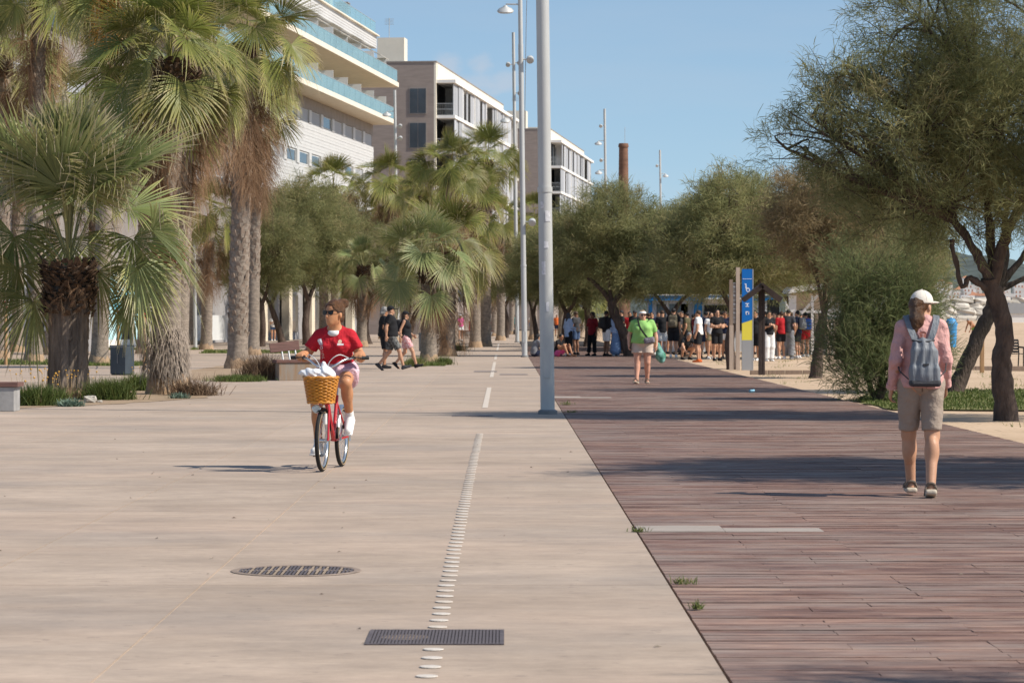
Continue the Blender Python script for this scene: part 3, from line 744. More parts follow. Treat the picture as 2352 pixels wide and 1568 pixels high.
def round_cover():
    x, y, _ = gp(680, 1311)
    t = thing('manhole_cover', 'round slotted manhole cover with rust and dry leaves', 'manhole', (x, y, 0.002)); t.scale = (1, 1, 0.3)
    MB().lathe([(0.37, 0), (0.36, 0.003)], n=48).build('pit', m_irondark, t)
    ring = MB(); vs, fs = [], []
    for i in range(48):
        a = 2 * math.pi * i / 48
        for rr_, z in ((0.375, 0.003), (0.37, 0.012), (0.335, 0.012), (0.33, 0.003)): vs.append((rr_ * math.cos(a), rr_ * math.sin(a), z))
    for i in range(48):
        j = (i + 1) % 48
        for k in range(3): fs.append((i * 4 + k, i * 4 + k + 1, j * 4 + k + 1, j * 4 + k))
    ring.add(vs, fs).build('ring', M('rusty ring', (0.26, 0.2, 0.16), 0.8, 0.3, 9), t)
    r = random.Random(6)
    for k in range(31):
        x0 = -0.318 + k * 0.0212; hl = math.sqrt(max(0, 0.333 ** 2 - x0 * x0))
        MB().bb(x0 - 0.0065, x0 + 0.0065, -hl * r.uniform(.8, 1), hl * r.uniform(.8, 1), 0.003, 0.0115).build('bar', m_iron if r.random() < 0.8 else m_dust, t)
    MB().bb(-0.32, 0.32, -0.02, 0.02, 0.003, 0.0105).build('crossbar', m_dust, t)
    MB().lathe([(0.09, 0), (0.06, 0.0025)], (0.1, 0.06, 0.0035), 14).build('silt', m_dust, t)
square_grate(); round_cover()
for (px, py, w, d, lab) in ((1115, 853, 0.62, 1.6, 'flush rectangular inspection cover on the far promenade'), (1180, 860, 0.72, 1.2, 'flush inspection cover beside the lamp post and boardwalk corner'), (1085, 955, 0.6, 0.6, 'square dark inspection cover beside the end of the dotted line')):
    x, y, _ = gp(px, py)
    t = thing('inspection_cover', lab, 'cover', (x, y, 0.002))
    MB().bb(-w / 2, w / 2, -d / 2, d / 2, 0, 0.004).build('plate', M('worn steel plate', (0.2, 0.17, 0.155), 0.7, 0.2, 8), t)
    MB().bb(-w / 2 + 0.05, w / 2 - 0.05, -d / 2 + 0.05, d / 2 - 0.05, 0.004, 0.008).build('lid', M('worn steel lid', (0.24, 0.2, 0.18), 0.7, 0.2, 8), t)

# ---- benches
m_benchconc = M('bench concrete', (0.32, 0.31, 0.30), 0.85, 0.18, 5, 0.15, 50)
m_rust = M('rust streaked concrete', (0.36, 0.33, 0.29), 0.85, 0.2, 3.5, 0.15, 40, col2=(0.3, 0.19, 0.11), stretch=(3, 3, 0.5))
m_benchwood = M('dark red bench timber', (0.16, 0.085, 0.07), 0.65, 0.3, 5, 0.2, 30, stretch=(0.5, 6, 6))
def concrete_bench(label, loc, L, h, mat, back=False, rz=0.0):
    t = thing('bench', label, 'bench', loc, rz, 'concrete benches along the palm beds')
    W = 0.62
    MB().prism([(-L / 2 + 0.06, 0), (L / 2 - 0.06, 0), (L / 2 - 0.06, h - 0.07), (-L / 2 + 0.06, h - 0.07)], -W / 2 + 0.03, W / 2 - 0.03).build('plinth', mat, t, bevel=0.012)
    for k in range(4):
        y0 = -W / 2 + k * W / 4
        MB().bb(-L / 2, L / 2, y0 + 0.006, y0 + W / 4 - 0.006, h - 0.068, h).build('seat_plank', m_benchwood, t, bevel=0.006)
    if back:
        for k in range(3):
            x0 = -L / 2 + 0.25 + k * (L * 0.42 - 0.25) / 2
            MB().tube([(x0, W / 2 - 0.05, h - 0.02), (x0 - 0.03, W / 2 + 0.08, h + 0.34)], 0.02, 8).build('back_post', m_steel, t)
        MB().box((-L / 2 + L * 0.22, W / 2 + 0.05, h + 0.30), (L * 0.26, 0.025, 0.11), Matrix.Rotation(rad(-10), 3, 'X') @ Matrix.Rotation(rad(-6), 3, 'Y')).build('backrest', m_benchwood, t, bevel=0.01)
    return t
x, y, _ = gp(35, 945); concrete_bench('grey concrete block bench with red timber top beside the fat-trunked palm', (x - 1.06, y + 0.31, 0), 2.2, 0.45, m_benchconc)
x, y, _ = gp(632, 874); concrete_bench('rust streaked concrete bench with a leaning timber backrest behind the cyclist', (x + 0.62, y + 0.4, 0), 1.35, 0.48, m_rust, True, rad(14))
x, y, _ = gp(1085, 772); concrete_bench('low far concrete bench near the red fabric barrier', (x, y, 0), 3.4, 0.45, m_benchconc)
x, y, _ = gp(130, 800); concrete_bench('white stone bench in front of the grey shopfronts', (x, y, 0), 3.0, 0.42, M('pale stone', (0.55, 0.52, 0.46), 0.8, 0.1, 3))

# ---- bins
m_bin = M('blue grey bin steel', (0.055, 0.07, 0.085), 0.45, 0.15, 3, 0.05, metal=0.2)
m_binl = M('grey bin steel', (0.17, 0.18, 0.19), 0.45, 0.15, 3, 0.05, metal=0.3)
def box_bin():
    x, y, _ = gp(281, 861)
    t = thing('litter_bin', 'square blue grey steel litter bin between two staked saplings', 'bin', (x, y, 0), rad(-24))
    for (a, b, c, d) in ((-0.22, 0.22, -0.22, -0.20), (-0.22, 0.22, 0.20, 0.22), (-0.22, -0.2, -0.2, 0.2), (0.2, 0.22, -0.2, 0.2)):
        MB().bb(a, b, c, d, 0.03, 0.74).build('side_panel', m_bin, t, bevel=0.004)
    MB().bb(-0.2, 0.2, -0.2, 0.2, 0.0, 0.05).build('base', m_dark, t)
    MB().bb(-0.232, 0.232, -0.232, -0.205, 0.70, 0.76).build('rim', m_binl, t); MB().bb(-0.232, 0.232, 0.205, 0.232, 0.70, 0.76).build('rim', m_binl, t)
    MB().bb(-0.012, 0.012, -0.235, -0.221, 0.3, 0.55).build('lock_plate', m_binl, t)
box_bin()
def post_bin():
    x, y, _ = gp(974, 832)
    t = thing('litter_bin', 'round grey litter bin on a post beside the small palm', 'bin', (x, y, 0))
    MB().tube([(-0.02, 0, 0), (-0.02, 0, 0.5)], 0.035, 10).build('post', m_binl, t)
    MB().lathe([(0.15, 0.36), (0.17, 0.4), (0.18, 0.92), (0.185, 0.95), (0.16, 0.95), (0.15, 0.6)], (0, 0, 0), 20).build('drum', m_binl, t, True)
    MB().lathe([(0.19, 0.90), (0.192, 0.96)], n=20).build('rim', m_binl, t)
post_bin()

# ---- red tipped tree stakes
m_stake = M('round timber stake', (0.36, 0.22, 0.11), 0.8, 0.25, 6, 0.2, 30, stretch=(4, 4, 0.5))
m_red = M('red paint', (0.42, 0.02, 0.02), 0.6, 0.15, 8, 0.05)
m_bark = M('pale sapling bark', (0.36, 0.32, 0.26), 0.9, 0.2, 8, 0.3, 30)
def stake(label, px, py, topy):
    x, y, _ = gp(px, py); h = dz(topy, y)
    t = thing('tree_stake', label, 'stake', (x, y, 0), 0, 'red-tipped timber tree stakes')
    MB().tube([(0, 0, -0.05), (-0.01, 0, h - 0.22)], 0.05, 12).build('post', m_stake, t, True)
    MB().tube([(-0.01, 0, h - 0.22), (-0.01, 0, h - 0.02), (-0.01, 0, h)], [0.052, 0.052, 0.04], 12).build('red_tip', m_red, t, True)
    return (x, y, h)
stake('red-tipped timber stake in the grass beside the shirtless man', 14, 838, 692)
sa = stake('red-tipped timber stake behind the square litter bin', 272, 829, 712)
sb = stake('red-tipped timber stake close to the ringed palm trunk', 332, 848, 712)
def sapling():
    x, y, _ = gp(303, 838)
    t = thing('sapling', 'thin pale sapling tied between two red-tipped stakes', 'tree', (x, y, 0))
    MB().tube(curve_pts([(0, 0, 0), (0.02, 0, 1.2), (-0.02, 0.05, 2.6), (0.05, 0, 3.6)], 4), [0.045 - 0.002 * i for i in range(13)], 8).build('trunk', m_bark, t, True)
    a = Vector((sa[0] - x, sa[1] - y, 1.42)); b = Vector((0, 0, 1.25)); c = Vector((sb[0] - x, sb[1] - y, 1.48))
    mt = M('black rubber tie', (0.015, 0.015, 0.016), 0.7)
    MB().tube(curve_pts([a, (a + b) / 2 + Vector((0, 0, -0.06)), b, (b + c) / 2 + Vector((0, 0, -0.07)), c], 4), 0.014, 6).build('rubber_tie', mt, t, True)
    return t
SAP = sapling()

# ---- beach information totem, roofed sign, kiosk, pergola, chair
m_blue = M('blue enamel', (0.005, 0.145, 0.48), 0.5, 0.05, 2, 0)
m_yellow = M('yellow enamel', (0.80, 0.68, 0.08), 0.5, 0.05, 2, 0)
m_greyen = M('grey enamel', (0.34, 0.345, 0.35), 0.5, 0.05, 2, 0)
m_whiteen = M('white print', (0.8, 0.82, 0.85), 0.6, 0.03, 2, 0)
m_brownpost = M('weathered brown post', (0.27, 0.2, 0.15), 0.85, 0.2, 4, 0.2, 20, stretch=(4, 4, 0.5))
m_paleband = M('pale timber post', (0.48, 0.38, 0.30), 0.85, 0.12, 4, 0.2, 20, stretch=(4, 4, 0.5))
m_panel = M('faded notice panel', (0.16, 0.13, 0.12), 0.6, 0.3, 6, 0, col2=(0.27, 0.24, 0.22))
def totem():
    D = 82.7; x, y, _ = gp(1716, 850); s = D / F
    h = dz(618, D)
    t = thing('beach_totem', 'tall blue, yellow and grey beach information totem with white pictograms', 'sign', (x, y, 0))
    w = 0.145
    zb, zy = dz(768, D), dz(805, D)
    def slab(name, poly, mat): return MB().prism(poly, -0.07, 0.07).build(name, mat, t)
    zl, zr = dz(742, D), dz(734, D); z2 = dz(781, D)
    slab('grey_base', [(-w, 0), (w, 0), (w, z2 - 0.002), (-w, z2 - 0.002)], m_greyen)
    slab('yellow_band', [(-w, z2), (w, z2), (w, zr - 0.002), (-w, zl - 0.002)], m_yellow)
    slab('blue_panel', [(-w, zl), (w, zr), (w, h), (-w, h)], m_blue)
    MB().bb(w, w + 0.025, -0.075, 0.075, 0, h).build('edge_trim', m_steel, t)
    P = MB()
    def pr(*b): P.bb(b[0], b[1], -0.0745, -0.071, b[2], b[3])
    z0 = dz(641, D); pr(-0.13, 0.12, z0, z0 + 0.012)
    # shower, wheelchair, shade, tap and phone pictograms as small strokes
    z = dz(663, D); pr(-0.05, -0.02, z, z + 0.10); pr(-0.07, -0.02, z + 0.11, z + 0.14); pr(-0.02, 0.04, z, z + 0.03)
    for k in range(10):
        a = 2 * math.pi * k / 10; P.box((0.02 + 0.045 * math.cos(a), -0.073, z - 0.035 + 0.045 * math.sin(a)), (0.012, 0.002, 0.012))
    z = dz(682, D); pr(-0.04, 0.05, z - 0.02, z); pr(-0.01, 0.02, z, z + 0.06); pr(-0.03, 0.04, z + 0.02, z + 0.035)
    z = dz(703, D); pr(-0.06, 0.05, z + 0.06, z + 0.08); pr(-0.015, 0.015, z, z + 0.06); pr(-0.05, 0.05, z - 0.015, z + 0.005)
    z = dz(722, D); pr(-0.045, 0.045, z + 0.06, z + 0.085); pr(-0.045, -0.02, z, z + 0.06); pr(0.03, 0.05, z, z + 0.085); pr(-0.045, -0.005, z - 0.01, z + 0.012)
    P.build('pictograms', m_whiteen, t)
    nb = thing('notice_board', 'narrow brown notice board on two timber posts beside the blue totem', 'notice board', (x - 0.32, y - 0.02, 0))
    MB().bb(-0.175, -0.08, -0.05, 0.05, 0, dz(642, D)).build('post', m_brownpost, nb)
    MB().bb(0.01, 0.115, -0.05, 0.05, 0, dz(614, D)).build('post', m_paleband, nb)
    MB().bb(-0.078, 0.008, -0.035, 0.03, 1.3, dz(642, D) - 0.1).build('panel', m_panel, nb)
    for k in range(9): MB().bb(-0.07, 0.0, -0.04, -0.036, 1.45 + k * 0.12, 1.45 + k * 0.12 + 0.02 + 0.02 * (k % 2)).build('printed_line', m_greyen, nb)
    MB().bb(-0.175, -0.06, -0.055, -0.051, 0, 1.25).build('pale_board', m_paleband, nb)
totem()
def roofed_sign():
    x, y, _ = gp(1750, 861); D = y
    mw = M('dark stained timber', (0.055, 0.04, 0.036), 0.75, 0.25, 5, 0.2, 30)
    t = thing('roofed_signpost', 'dark timber signpost with a small pitched roof', 'signpost', (x, y, 0))
    h = dz(659, D)
    MB().bb(-0.085, -0.005, -0.06, 0.06, 0, h - 0.06).build('post', mw, t, bevel=0.006)
    MB().bb(0.005, 0.075, -0.06, 0.06, 0, h - 0.06).build('post', mw, t, bevel=0.006)
    for sgn in (-1, 1):
        L = 0.60; a = rad(37)
        for k in range(4):
            R = Matrix.Rotation(sgn * a, 3, 'Y'); c = Vector((sgn * (L / 2) * math.cos(a), -0.21 + k * 0.14, h - (L / 2) * math.sin(a) + 0.03))
            MB().box(c, (L / 2, 0.068, 0.06), R).build('roof_board', mw, t)
    MB().bb(-0.03, 0.03, -0.3, 0.3, h + 0.04, h + 0.10).build('ridge_board', mw, t)
roofed_sign()
def kiosk():
    D = 128.0; x0 = at(1489, 0, D)[0]; x1 = at(1770, 0, D)[0]; W = x1 - x0
    t = thing('beach_kiosk', 'white and blue beach kiosk with a serving hatch behind the crowd', 'kiosk', (x0, D, 0))
    zt = dz(676, D); zb = dz(690, D)
    m_kw = M('kiosk white', (0.62, 0.64, 0.66), 0.6, 0.06, 2, 0); m_kb = M('kiosk blue', (0.02, 0.2, 0.48), 0.5, 0.06, 2, 0)
    MB().bb(0.1, W, 0.0, 3.2, 0, zb).build('wall', m_kw, t)
    MB().bb(0, W + 0.1, -0.5, 3.4, zb, zt - 0.05).build('fascia', m_kb, t)
    MB().bb(-0.05, W + 0.15, -0.55, 3.45, zt - 0.05, zt).build('roof', m_white, t)
    MB().bb(0, 0.16, -0.3, -0.02, 0, zb).build('corner_post', m_kb, t)
    MB().bb(1.95, 2.3, -0.12, -0.01, 0, zb).build('pillar', m_kb, t)
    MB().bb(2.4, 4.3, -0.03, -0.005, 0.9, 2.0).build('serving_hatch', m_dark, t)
    MB().box((3.35, -0.5, 2.18), (1.0, 0.5, 0.03), Matrix.Rotation(rad(-12), 3, 'X')).build('awning', m_kw, t)
    for a, b in ((0.35, 0.75), (0.9, 1.7), (1.4, 1.9)): MB().bb(a, b, -0.02, -0.004, 0.9, 2.05).build('window', m_pane if a < 1.3 else m_greyen, t)
    MB().bb(4.5, 5.2, -0.02, -0.004, 0.9, 2.1).build('menu_board', m_whiteen, t)
    for k in range(4): MB().bb(4.6, 5.1, -0.026, -0.021, 1.2 + k * 0.2, 1.28 + k * 0.2).build('printed_line', m_greyen, t)
kiosk()
def black_screen():
    D = 108.0; x, _, z = at(1776, 706, D)
    t = thing('loudspeaker', 'black box loudspeaker on a pole above the queue', 'loudspeaker', (x, D, 0))
    mk = M('black plastic', (0.012, 0.013, 0.015), 0.5, 0.2, 4)
    MB().tube([(0, 0, 0), (0, 0, 1.6)], 0.03, 8).build('pole', mk, t)
    MB().bb(-0.21, 0.21, -0.2, 0.2, 1.55, 2.12).build('cabinet', mk, t, bevel=0.02)
    MB().bb(-0.17, 0.17, -0.206, -0.201, 1.6, 2.06).build('grille', M('speaker grille', (0.03, 0.03, 0.03), 0.8, 0.3, 60), t)
black_screen()
def pergola():
    D = 120.0; x0 = at(1812, 0, D)[0]; x1 = at(1915, 0, D)[0]; W = x1 - x0; zt = dz(650, D)
    t = thing('beach_pergola', 'white timber beach hut with slanted roof and diagonal brace', 'hut', (x0, D, 0))
    for k, xx in enumerate((0, W * 0.5, W - 0.1)): MB().bb(xx, xx + (0.3 if k == 0 else 0.1), 0, 0.1, 0, zt - 0.5).build('post', m_white, t)
    MB().prism([(-0.05, zt - 0.42), (W + 0.2, zt - 0.12), (W + 0.2, zt + 0.1), (0.1, zt - 0.16)], -0.25, 2.6).build('roof', m_white, t)
    MB().box((W * 0.42, 0.06, zt - 0.95), (0.62, 0.03, 0.05), Matrix.Rotation(rad(-48), 3, 'Y')).build('brace', m_white, t)
    MB().bb(0.3, W, 2.3, 2.4, 0, zt - 0.4).build('back_wall', M('pale hut lining', (0.6, 0.5, 0.4), 0.8, 0.1, 2), t)
    MB().bb(0.3, W, 0.05, 0.12, zt - 1.2, zt - 1.1).build('rail', m_white, t)
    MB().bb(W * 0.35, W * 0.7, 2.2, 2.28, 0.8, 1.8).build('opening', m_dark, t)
pergola()
def beach_chair():
    D = gd(842); x = at(2325, 0, D)[0]; D = D
    mk = M('black chair steel', (0.02, 0.02, 0.022), 0.5, 0.2, 5, metal=0.3)
    t = thing('steel_chair', 'black slatted steel chair standing on the beach', 'chair', (x, D, sand_z(x, D)), rad(8))
    W = 0.55
    for sx in (-1, 1):
        MB().tube([(sx * W / 2, -0.25, 0), (sx * W / 2, -0.25, 0.62)], 0.02, 8).build('leg', mk, t)
        MB().tube([(sx * W / 2, 0.27, 0), (sx * W / 2, 0.2, 0.45), (sx * W / 2, 0.28, 0.85)], 0.02, 8).build('leg', mk, t)
        MB().tube([(sx * W / 2, -0.27, 0.63), (sx * W / 2, 0.25, 0.64)], 0.025, 8).build('armrest', mk, t)
    for k in range(6): MB().bb(-W / 2, W / 2, -0.24 + k * 0.082, -0.185 + k * 0.082, 0.43, 0.45).build('seat_slat', mk, t)
    for k in range(5): MB().box((0, 0.215 + k * 0.016, 0.50 + k * 0.085), (W / 2, 0.01, 0.03), Matrix.Rotation(rad(-10), 3, 'X')).build('back_slat', mk, t)
beach_chair()
def beach_bits():
    D = gd(853); x = at(2256, 0, D)[0]
    t = thing('timber_bollard', 'square timber post at the edge of the beach path', 'post', (x, D, -0.05))
    MB().bb(-0.055, 0.055, -0.055, 0.055, 0, dz(778, D)).build('post', m_stake, t, bevel=0.01)
    MB().bb(-0.06, 0.06, -0.06, 0.06, dz(778, D), dz(778, D) + 0.02).build('cap', m_stake, t)
    # path kerbs of low timber sleepers
    for i, (pa, pb, yv) in enumerate(((1722, 1885, 858), (2180, 2420, 848))):
        D = gd(yv); xa = at(pa, 0, D)[0]; xb = at(pb, 0, D)[0]
        k = tag(empty('path_kerb', (xa, D, 0)), ('low timber kerb beside the roofed signpost' if i == 0 else 'low timber kerb beyond the lawn near the steel chair'), 'kerb', 'low timber path kerbs')
        n = 4
        for q in range(n):
            w = (xb - xa) / n
            MB().bb(q * w + 0.01, (q + 1) * w - 0.01, -0.06, 0.06, -0.06, 0.09).build('sleeper', m_brownpost, k, bevel=0.01)
    x, D, _ = gp(1727, 902)
    t = thing('drink_can', 'crumpled pale blue can lying on the deck planks', 'can', (x, D, 0.035), rad(35))
    mc = M('blue can', (0.16, 0.32, 0.42), 0.35, 0.3, 20, metal=0.4)
    MB().tube([(-0.055, 0, 0), (-0.05, 0, 0), (0.05, 0, 0.004), (0.055, 0, 0.004)], [0.025, 0.033, 0.034, 0.026], 14).build('can_body', mc, t, True)
    MB().tube([(0.055, 0, 0.004), (0.058, 0, 0.004)], 0.026, 14).build('lid', m_steel, t)
    # red barrier and white block far down the promenade
    x, D, _ = gp(1120, 762)
    t = thing('fabric_barrier', 'long dark red fabric barrier at the far end of the promenade', 'barrier', (x, 282, 0))
    for k in range(3): MB().bb(-1.6 + k * 1.08, -0.54 + k * 1.08, 0, 0.06, 0.05, 1.15).build('banner', M('dark red fabric', (0.26, 0.02, 0.03), 0.8, 0.2, 2), t)
    for k in range(4): MB().tube([(-1.6 + k * 1.08, 0.05, 0), (-1.6 + k * 1.08, 0.05, 1.2)], 0.03, 6).build('post', m_steel, t)
    x, D, _ = gp(2360, 740)
    t = thing('beach_tent', 'white low beach tent with grey roof beside the boulders', 'tent', (at(2352, 0, 240)[0], 240, 0.9))
    MB().prism([(-1.6, 0), (1.6, 0), (1.6, 0.9), (-1.6, 0.9)], 0, 2).build('side_wall', m_white, t)
    MB().prism([(-1.75, 0.9), (1.75, 0.9), (1.4, 1.7), (-1.2, 1.75)], -0.1, 2.1).build('roof', m_greyen, t)
    x = at(2185, 0, 150)[0]
    t = thing('beach_bin', 'blue plastic beach bin behind the backpacker', 'bin', (x, 150, -0.03))
    mbn = M('blue plastic', (0.06, 0.3, 0.62), 0.5, 0.1, 3, 0)
    MB().lathe([(0.26, 0), (0.3, 1.1), (0.31, 1.12)], n=18).build('drum', mbn, t, True)
    MB().lathe([(0.33, 1.12), (0.33, 1.2), (0.2, 1.42), (0.02, 1.5)], n=18).build('lid', mbn, t, True)
    # flat stone and tarpaulin terrace by the palms
    t = thing('loose_stone', 'pale loose stone at the foot of the fat-trunked palm', 'stone', (*gp(207, 925)[:2], 0.02))
    o = link('stone', ROCKS[2], t, None, (0, 0, 0.04)); o.scale = (0.2, 0.2, 0.12)
    o = link('stone_chip', ROCKS[4], t, None, (0.16, 0.05, 0.0)); o.scale = (0.08, 0.09, 0.05)
    D = 128; x = at(60, 0, D)[0]
    t = thing('tarpaulin_stall', 'market stall under grey tarpaulins behind the palms', 'stall', (x, D, 0))
    mtp = M('grey tarpaulin', (0.36, 0.37, 0.40), 0.7, 0.25, 1.2, 0.4, 2.5)
    for k in range(3):
        MB().prism([(-3.0 + k * 1.9, 0.9), (-1.15 + k * 1.9, 0.8), (-1.3 + k * 1.9, 2.3), (-2.1 + k * 1.9, 2.9), (-2.85 + k * 1.9, 2.2)], -0.1 * k, 0.06 - 0.1 * k).build('tarpaulin', mtp, t)
    MB().bb(-3.1, 2.6, 0.3, 2, 0, 2.3).build('stall_body', m_gwall, t)
    MB().bb(-3.0, 2.5, -0.5, 0.25, 0, 0.8).build('counter', M('dark counter', (0.1, 0.1, 0.11), 0.6), t)
    for k in range(4): MB().tube([(-3 + k * 1.8, -0.4, 0), (-3 + k * 1.8, -0.4, 2.4)], 0.03, 6).build('pole', m_steel, t)
beach_bits()
# ================================================================== PALMS
m_frond = leaf_mat('fan palm leaf', [(0.0, (0.066, 0.084, 0.020)), (0.35, (0.185, 0.205, 0.048)), (0.6, (0.37, 0.34, 0.10)), (0.82, (0.40, 0.33, 0.15)), (1.0, (0.50, 0.41, 0.25))], 0.38, 0.42, 0.45, 0.22, 0.012)
m_frondb = leaf_mat('grey green palm leaf', [(0.0, (0.085, 0.12, 0.05)), (0.35, (0.215, 0.255, 0.095)), (0.6, (0.39, 0.38, 0.155)), (0.82, (0.42, 0.36, 0.21)), (1.0, (0.52, 0.44, 0.29))], 0.35, 0.42, 0.45, 0.18, 0.01)
m_dead = leaf_mat('dead palm leaf', [(0.0, (0.10, 0.05, 0.026)), (0.5, (0.265, 0.15, 0.08)), (1.0, (0.43, 0.30, 0.185))], 0.22, 0.7, 0.2, 0.3)
def frond_mesh(e_deg, seed, dead=False, pet=1.45, blade=1.25, droop=1.0):
    r = np.random.default_rng(seed)
    V, Q, T, tint = [], [], [], []
    e0 = rad(e_deg + 6); e1 = rad(e_deg - 24) if not dead else rad(-88 + r.uniform(-4, 8))
    n = 7; p = np.zeros(3); pts = [p.copy()]
    for k in range(n):
        t = (k + 0.5) / n; a = e0 + (e1 - e0) * t * t * 0.8
        p = p + np.array([math.cos(a), 0, math.sin(a)]) * pet / n; pts.append(p.copy())
    a = e0 + (e1 - e0) * 0.95
    if not dead: a = rad(e_deg + np.interp(e_deg, [-36, -12, 10, 28, 46, 64, 82], [-44, -62, -72, -66, -46, -22, -8]) + r.uniform(-14, 14))
    f = np.array([math.cos(a), 0, math.sin(a)]); s = np.array([0.0, 1, 0]); nn = np.cross(f, s)
    tw = r.uniform(-0.6, 0.6); s, nn = s * math.cos(tw) + nn * math.sin(tw), nn * math.cos(tw) - s * math.sin(tw)
    # petiole
    for k, q in enumerate(pts):
        w = (0.034 if k == 0 else 0.022) * (1 - 0.35 * k / n)
        for dx, dy in ((-1, 0), (0, -0.5), (1, 0), (0, 0.5)):
            V.append(q + s * w * dx + nn * w * dy); tint.append(0.62 if not dead else 0.45)
    for k in range(n):
        for j in range(4): Q.append((k * 4 + j, k * 4 + (j + 1) % 4, k * 4 + 4 + (j + 1) % 4, k * 4 + 4 + j))
    nseg = 54 if not dead else 30
    half = rad(118 if not dead else r.uniform(40, 70))
    dth = 2 * half / nseg
    rs = np.array([0.02, 0.22, 0.42, 0.60, 0.80, 1.0])
    join = r.uniform(0.48, 0.56) if not dead else 0.3
    fold = r.uniform(0.25, 0.5) if not dead else 1.3
    segdry = 0
    for i in range(nseg):
        th = -half + dth * (i + 0.5) + (r.normal(0, 0.02) if not dead else r.normal(0, 0.12))
        L = blade * (0.72 + 0.28 * math.cos(th * 0.72)) * r.uniform(0.92, 1.06)
        d = f * math.cos(th) + s * math.sin(th); c = -f * math.sin(th) + s * math.cos(th)
        dr = droop * r.uniform(0.5, 1.15) * (0.55 + 0.55 * abs(math.sin(th))) + (0.10 if e_deg < 25 else 0) + (0.7 if r.random() < 0.08 else 0)
        tb = np.clip(r.normal(0.27 + 0.10 * (e_deg < 20) , 0.07), 0.02, 0.7) if not dead else r.uniform(0.1, 0.75)
        dry = r.uniform(0.4, 0.95)
        base = len(V)
        curl = r.normal(0, 0.12 if not dead else 0.4)
        for k, q in enumerate(rs):
            rr_ = q * L
            pos = pts[-1] + d * rr_ + nn * (fold * abs(math.sin(th)) ** 1.5 * rr_ * (1 - 0.35 * q))
            u = max(0, q - 0.38)
            pos = pos + np.array([0, 0, -1.0]) * dr * L * u ** 1.7 * 1.25 + c * curl * L * u ** 2
            if dead: pos = pos + c * 0.03 * math.sin(q * 9 + i)
            w = rr_ * math.tan(dth / 2) * 1.04 if q <= join + 0.01 else L * join * math.tan(dth / 2) * max(0.0, (1 - q) / (1 - join)) ** 0.75
            if dead: w *= 0.75
            w = max(w, 0.0022)
            tt = tb + dry * q ** 3.6 if not dead else tb + 0.2 * q
            rid = nn * w * 0.55
            V += [pos - c * w, pos + rid, pos + c * w]; tint += [tt, tt * 0.93 + 0.03, tt]
        for k in range(len(rs) - 1):
            o = base + k * 3
            Q += [(o, o + 1, o + 4, o + 3), (o + 1, o + 2, o + 5, o + 4)]
    # loose threads
    for i in range(14 if not dead else 8):
        th = r.uniform(-half, half); d = f * math.cos(th) + s * math.sin(th)
        p0 = pts[-1] + d * blade * r.uniform(0.5, 0.85) + nn * fold * abs(math.sin(th)) * 0.4; ln = r.uniform(0.15, 0.45)
        p1 = p0 + np.array([r.normal(0, .1), r.normal(0, .1), -1]) * ln * 0.5; p2 = p1 + np.array([r.normal(0, .15), r.normal(0, .15), -1]) * ln * 0.5
        o = len(V); wv = np.array([r.normal(), r.normal(), 0]); wv = wv / np.linalg.norm(wv) * 0.004
        V += [p0 - wv, p0 + wv, p1 - wv, p1 + wv, p2 - wv, p2 + wv]; tint += [0.95] * 6; Q += [(o, o + 1, o + 3, o + 2), (o + 2, o + 3, o + 5, o + 4)]
    me = np_mesh('frond' if not dead else 'dead_frond', np.array(V), np.array(Q), None, np.array(tint))
    return me
FROND = {}
for i, e in enumerate((82, 64, 46, 28, 10, -12, -36)):
    FROND[e] = []
    for k in range(2 if e > 50 else 3):
        me = frond_mesh(e, 100 + i * 10 + k, droop=0.16 + 0.08 * (e < 40) + 0.10 * k)
        me.materials.append(m_frond); FROND[e].append(me)
DEAD = []
for k in range(6):
    me = frond_mesh((-30, -50, -62, -70, -40, -66)[k], 300 + k, True, 1.0, 1.2); me.materials.append(m_dead); DEAD.append(me)

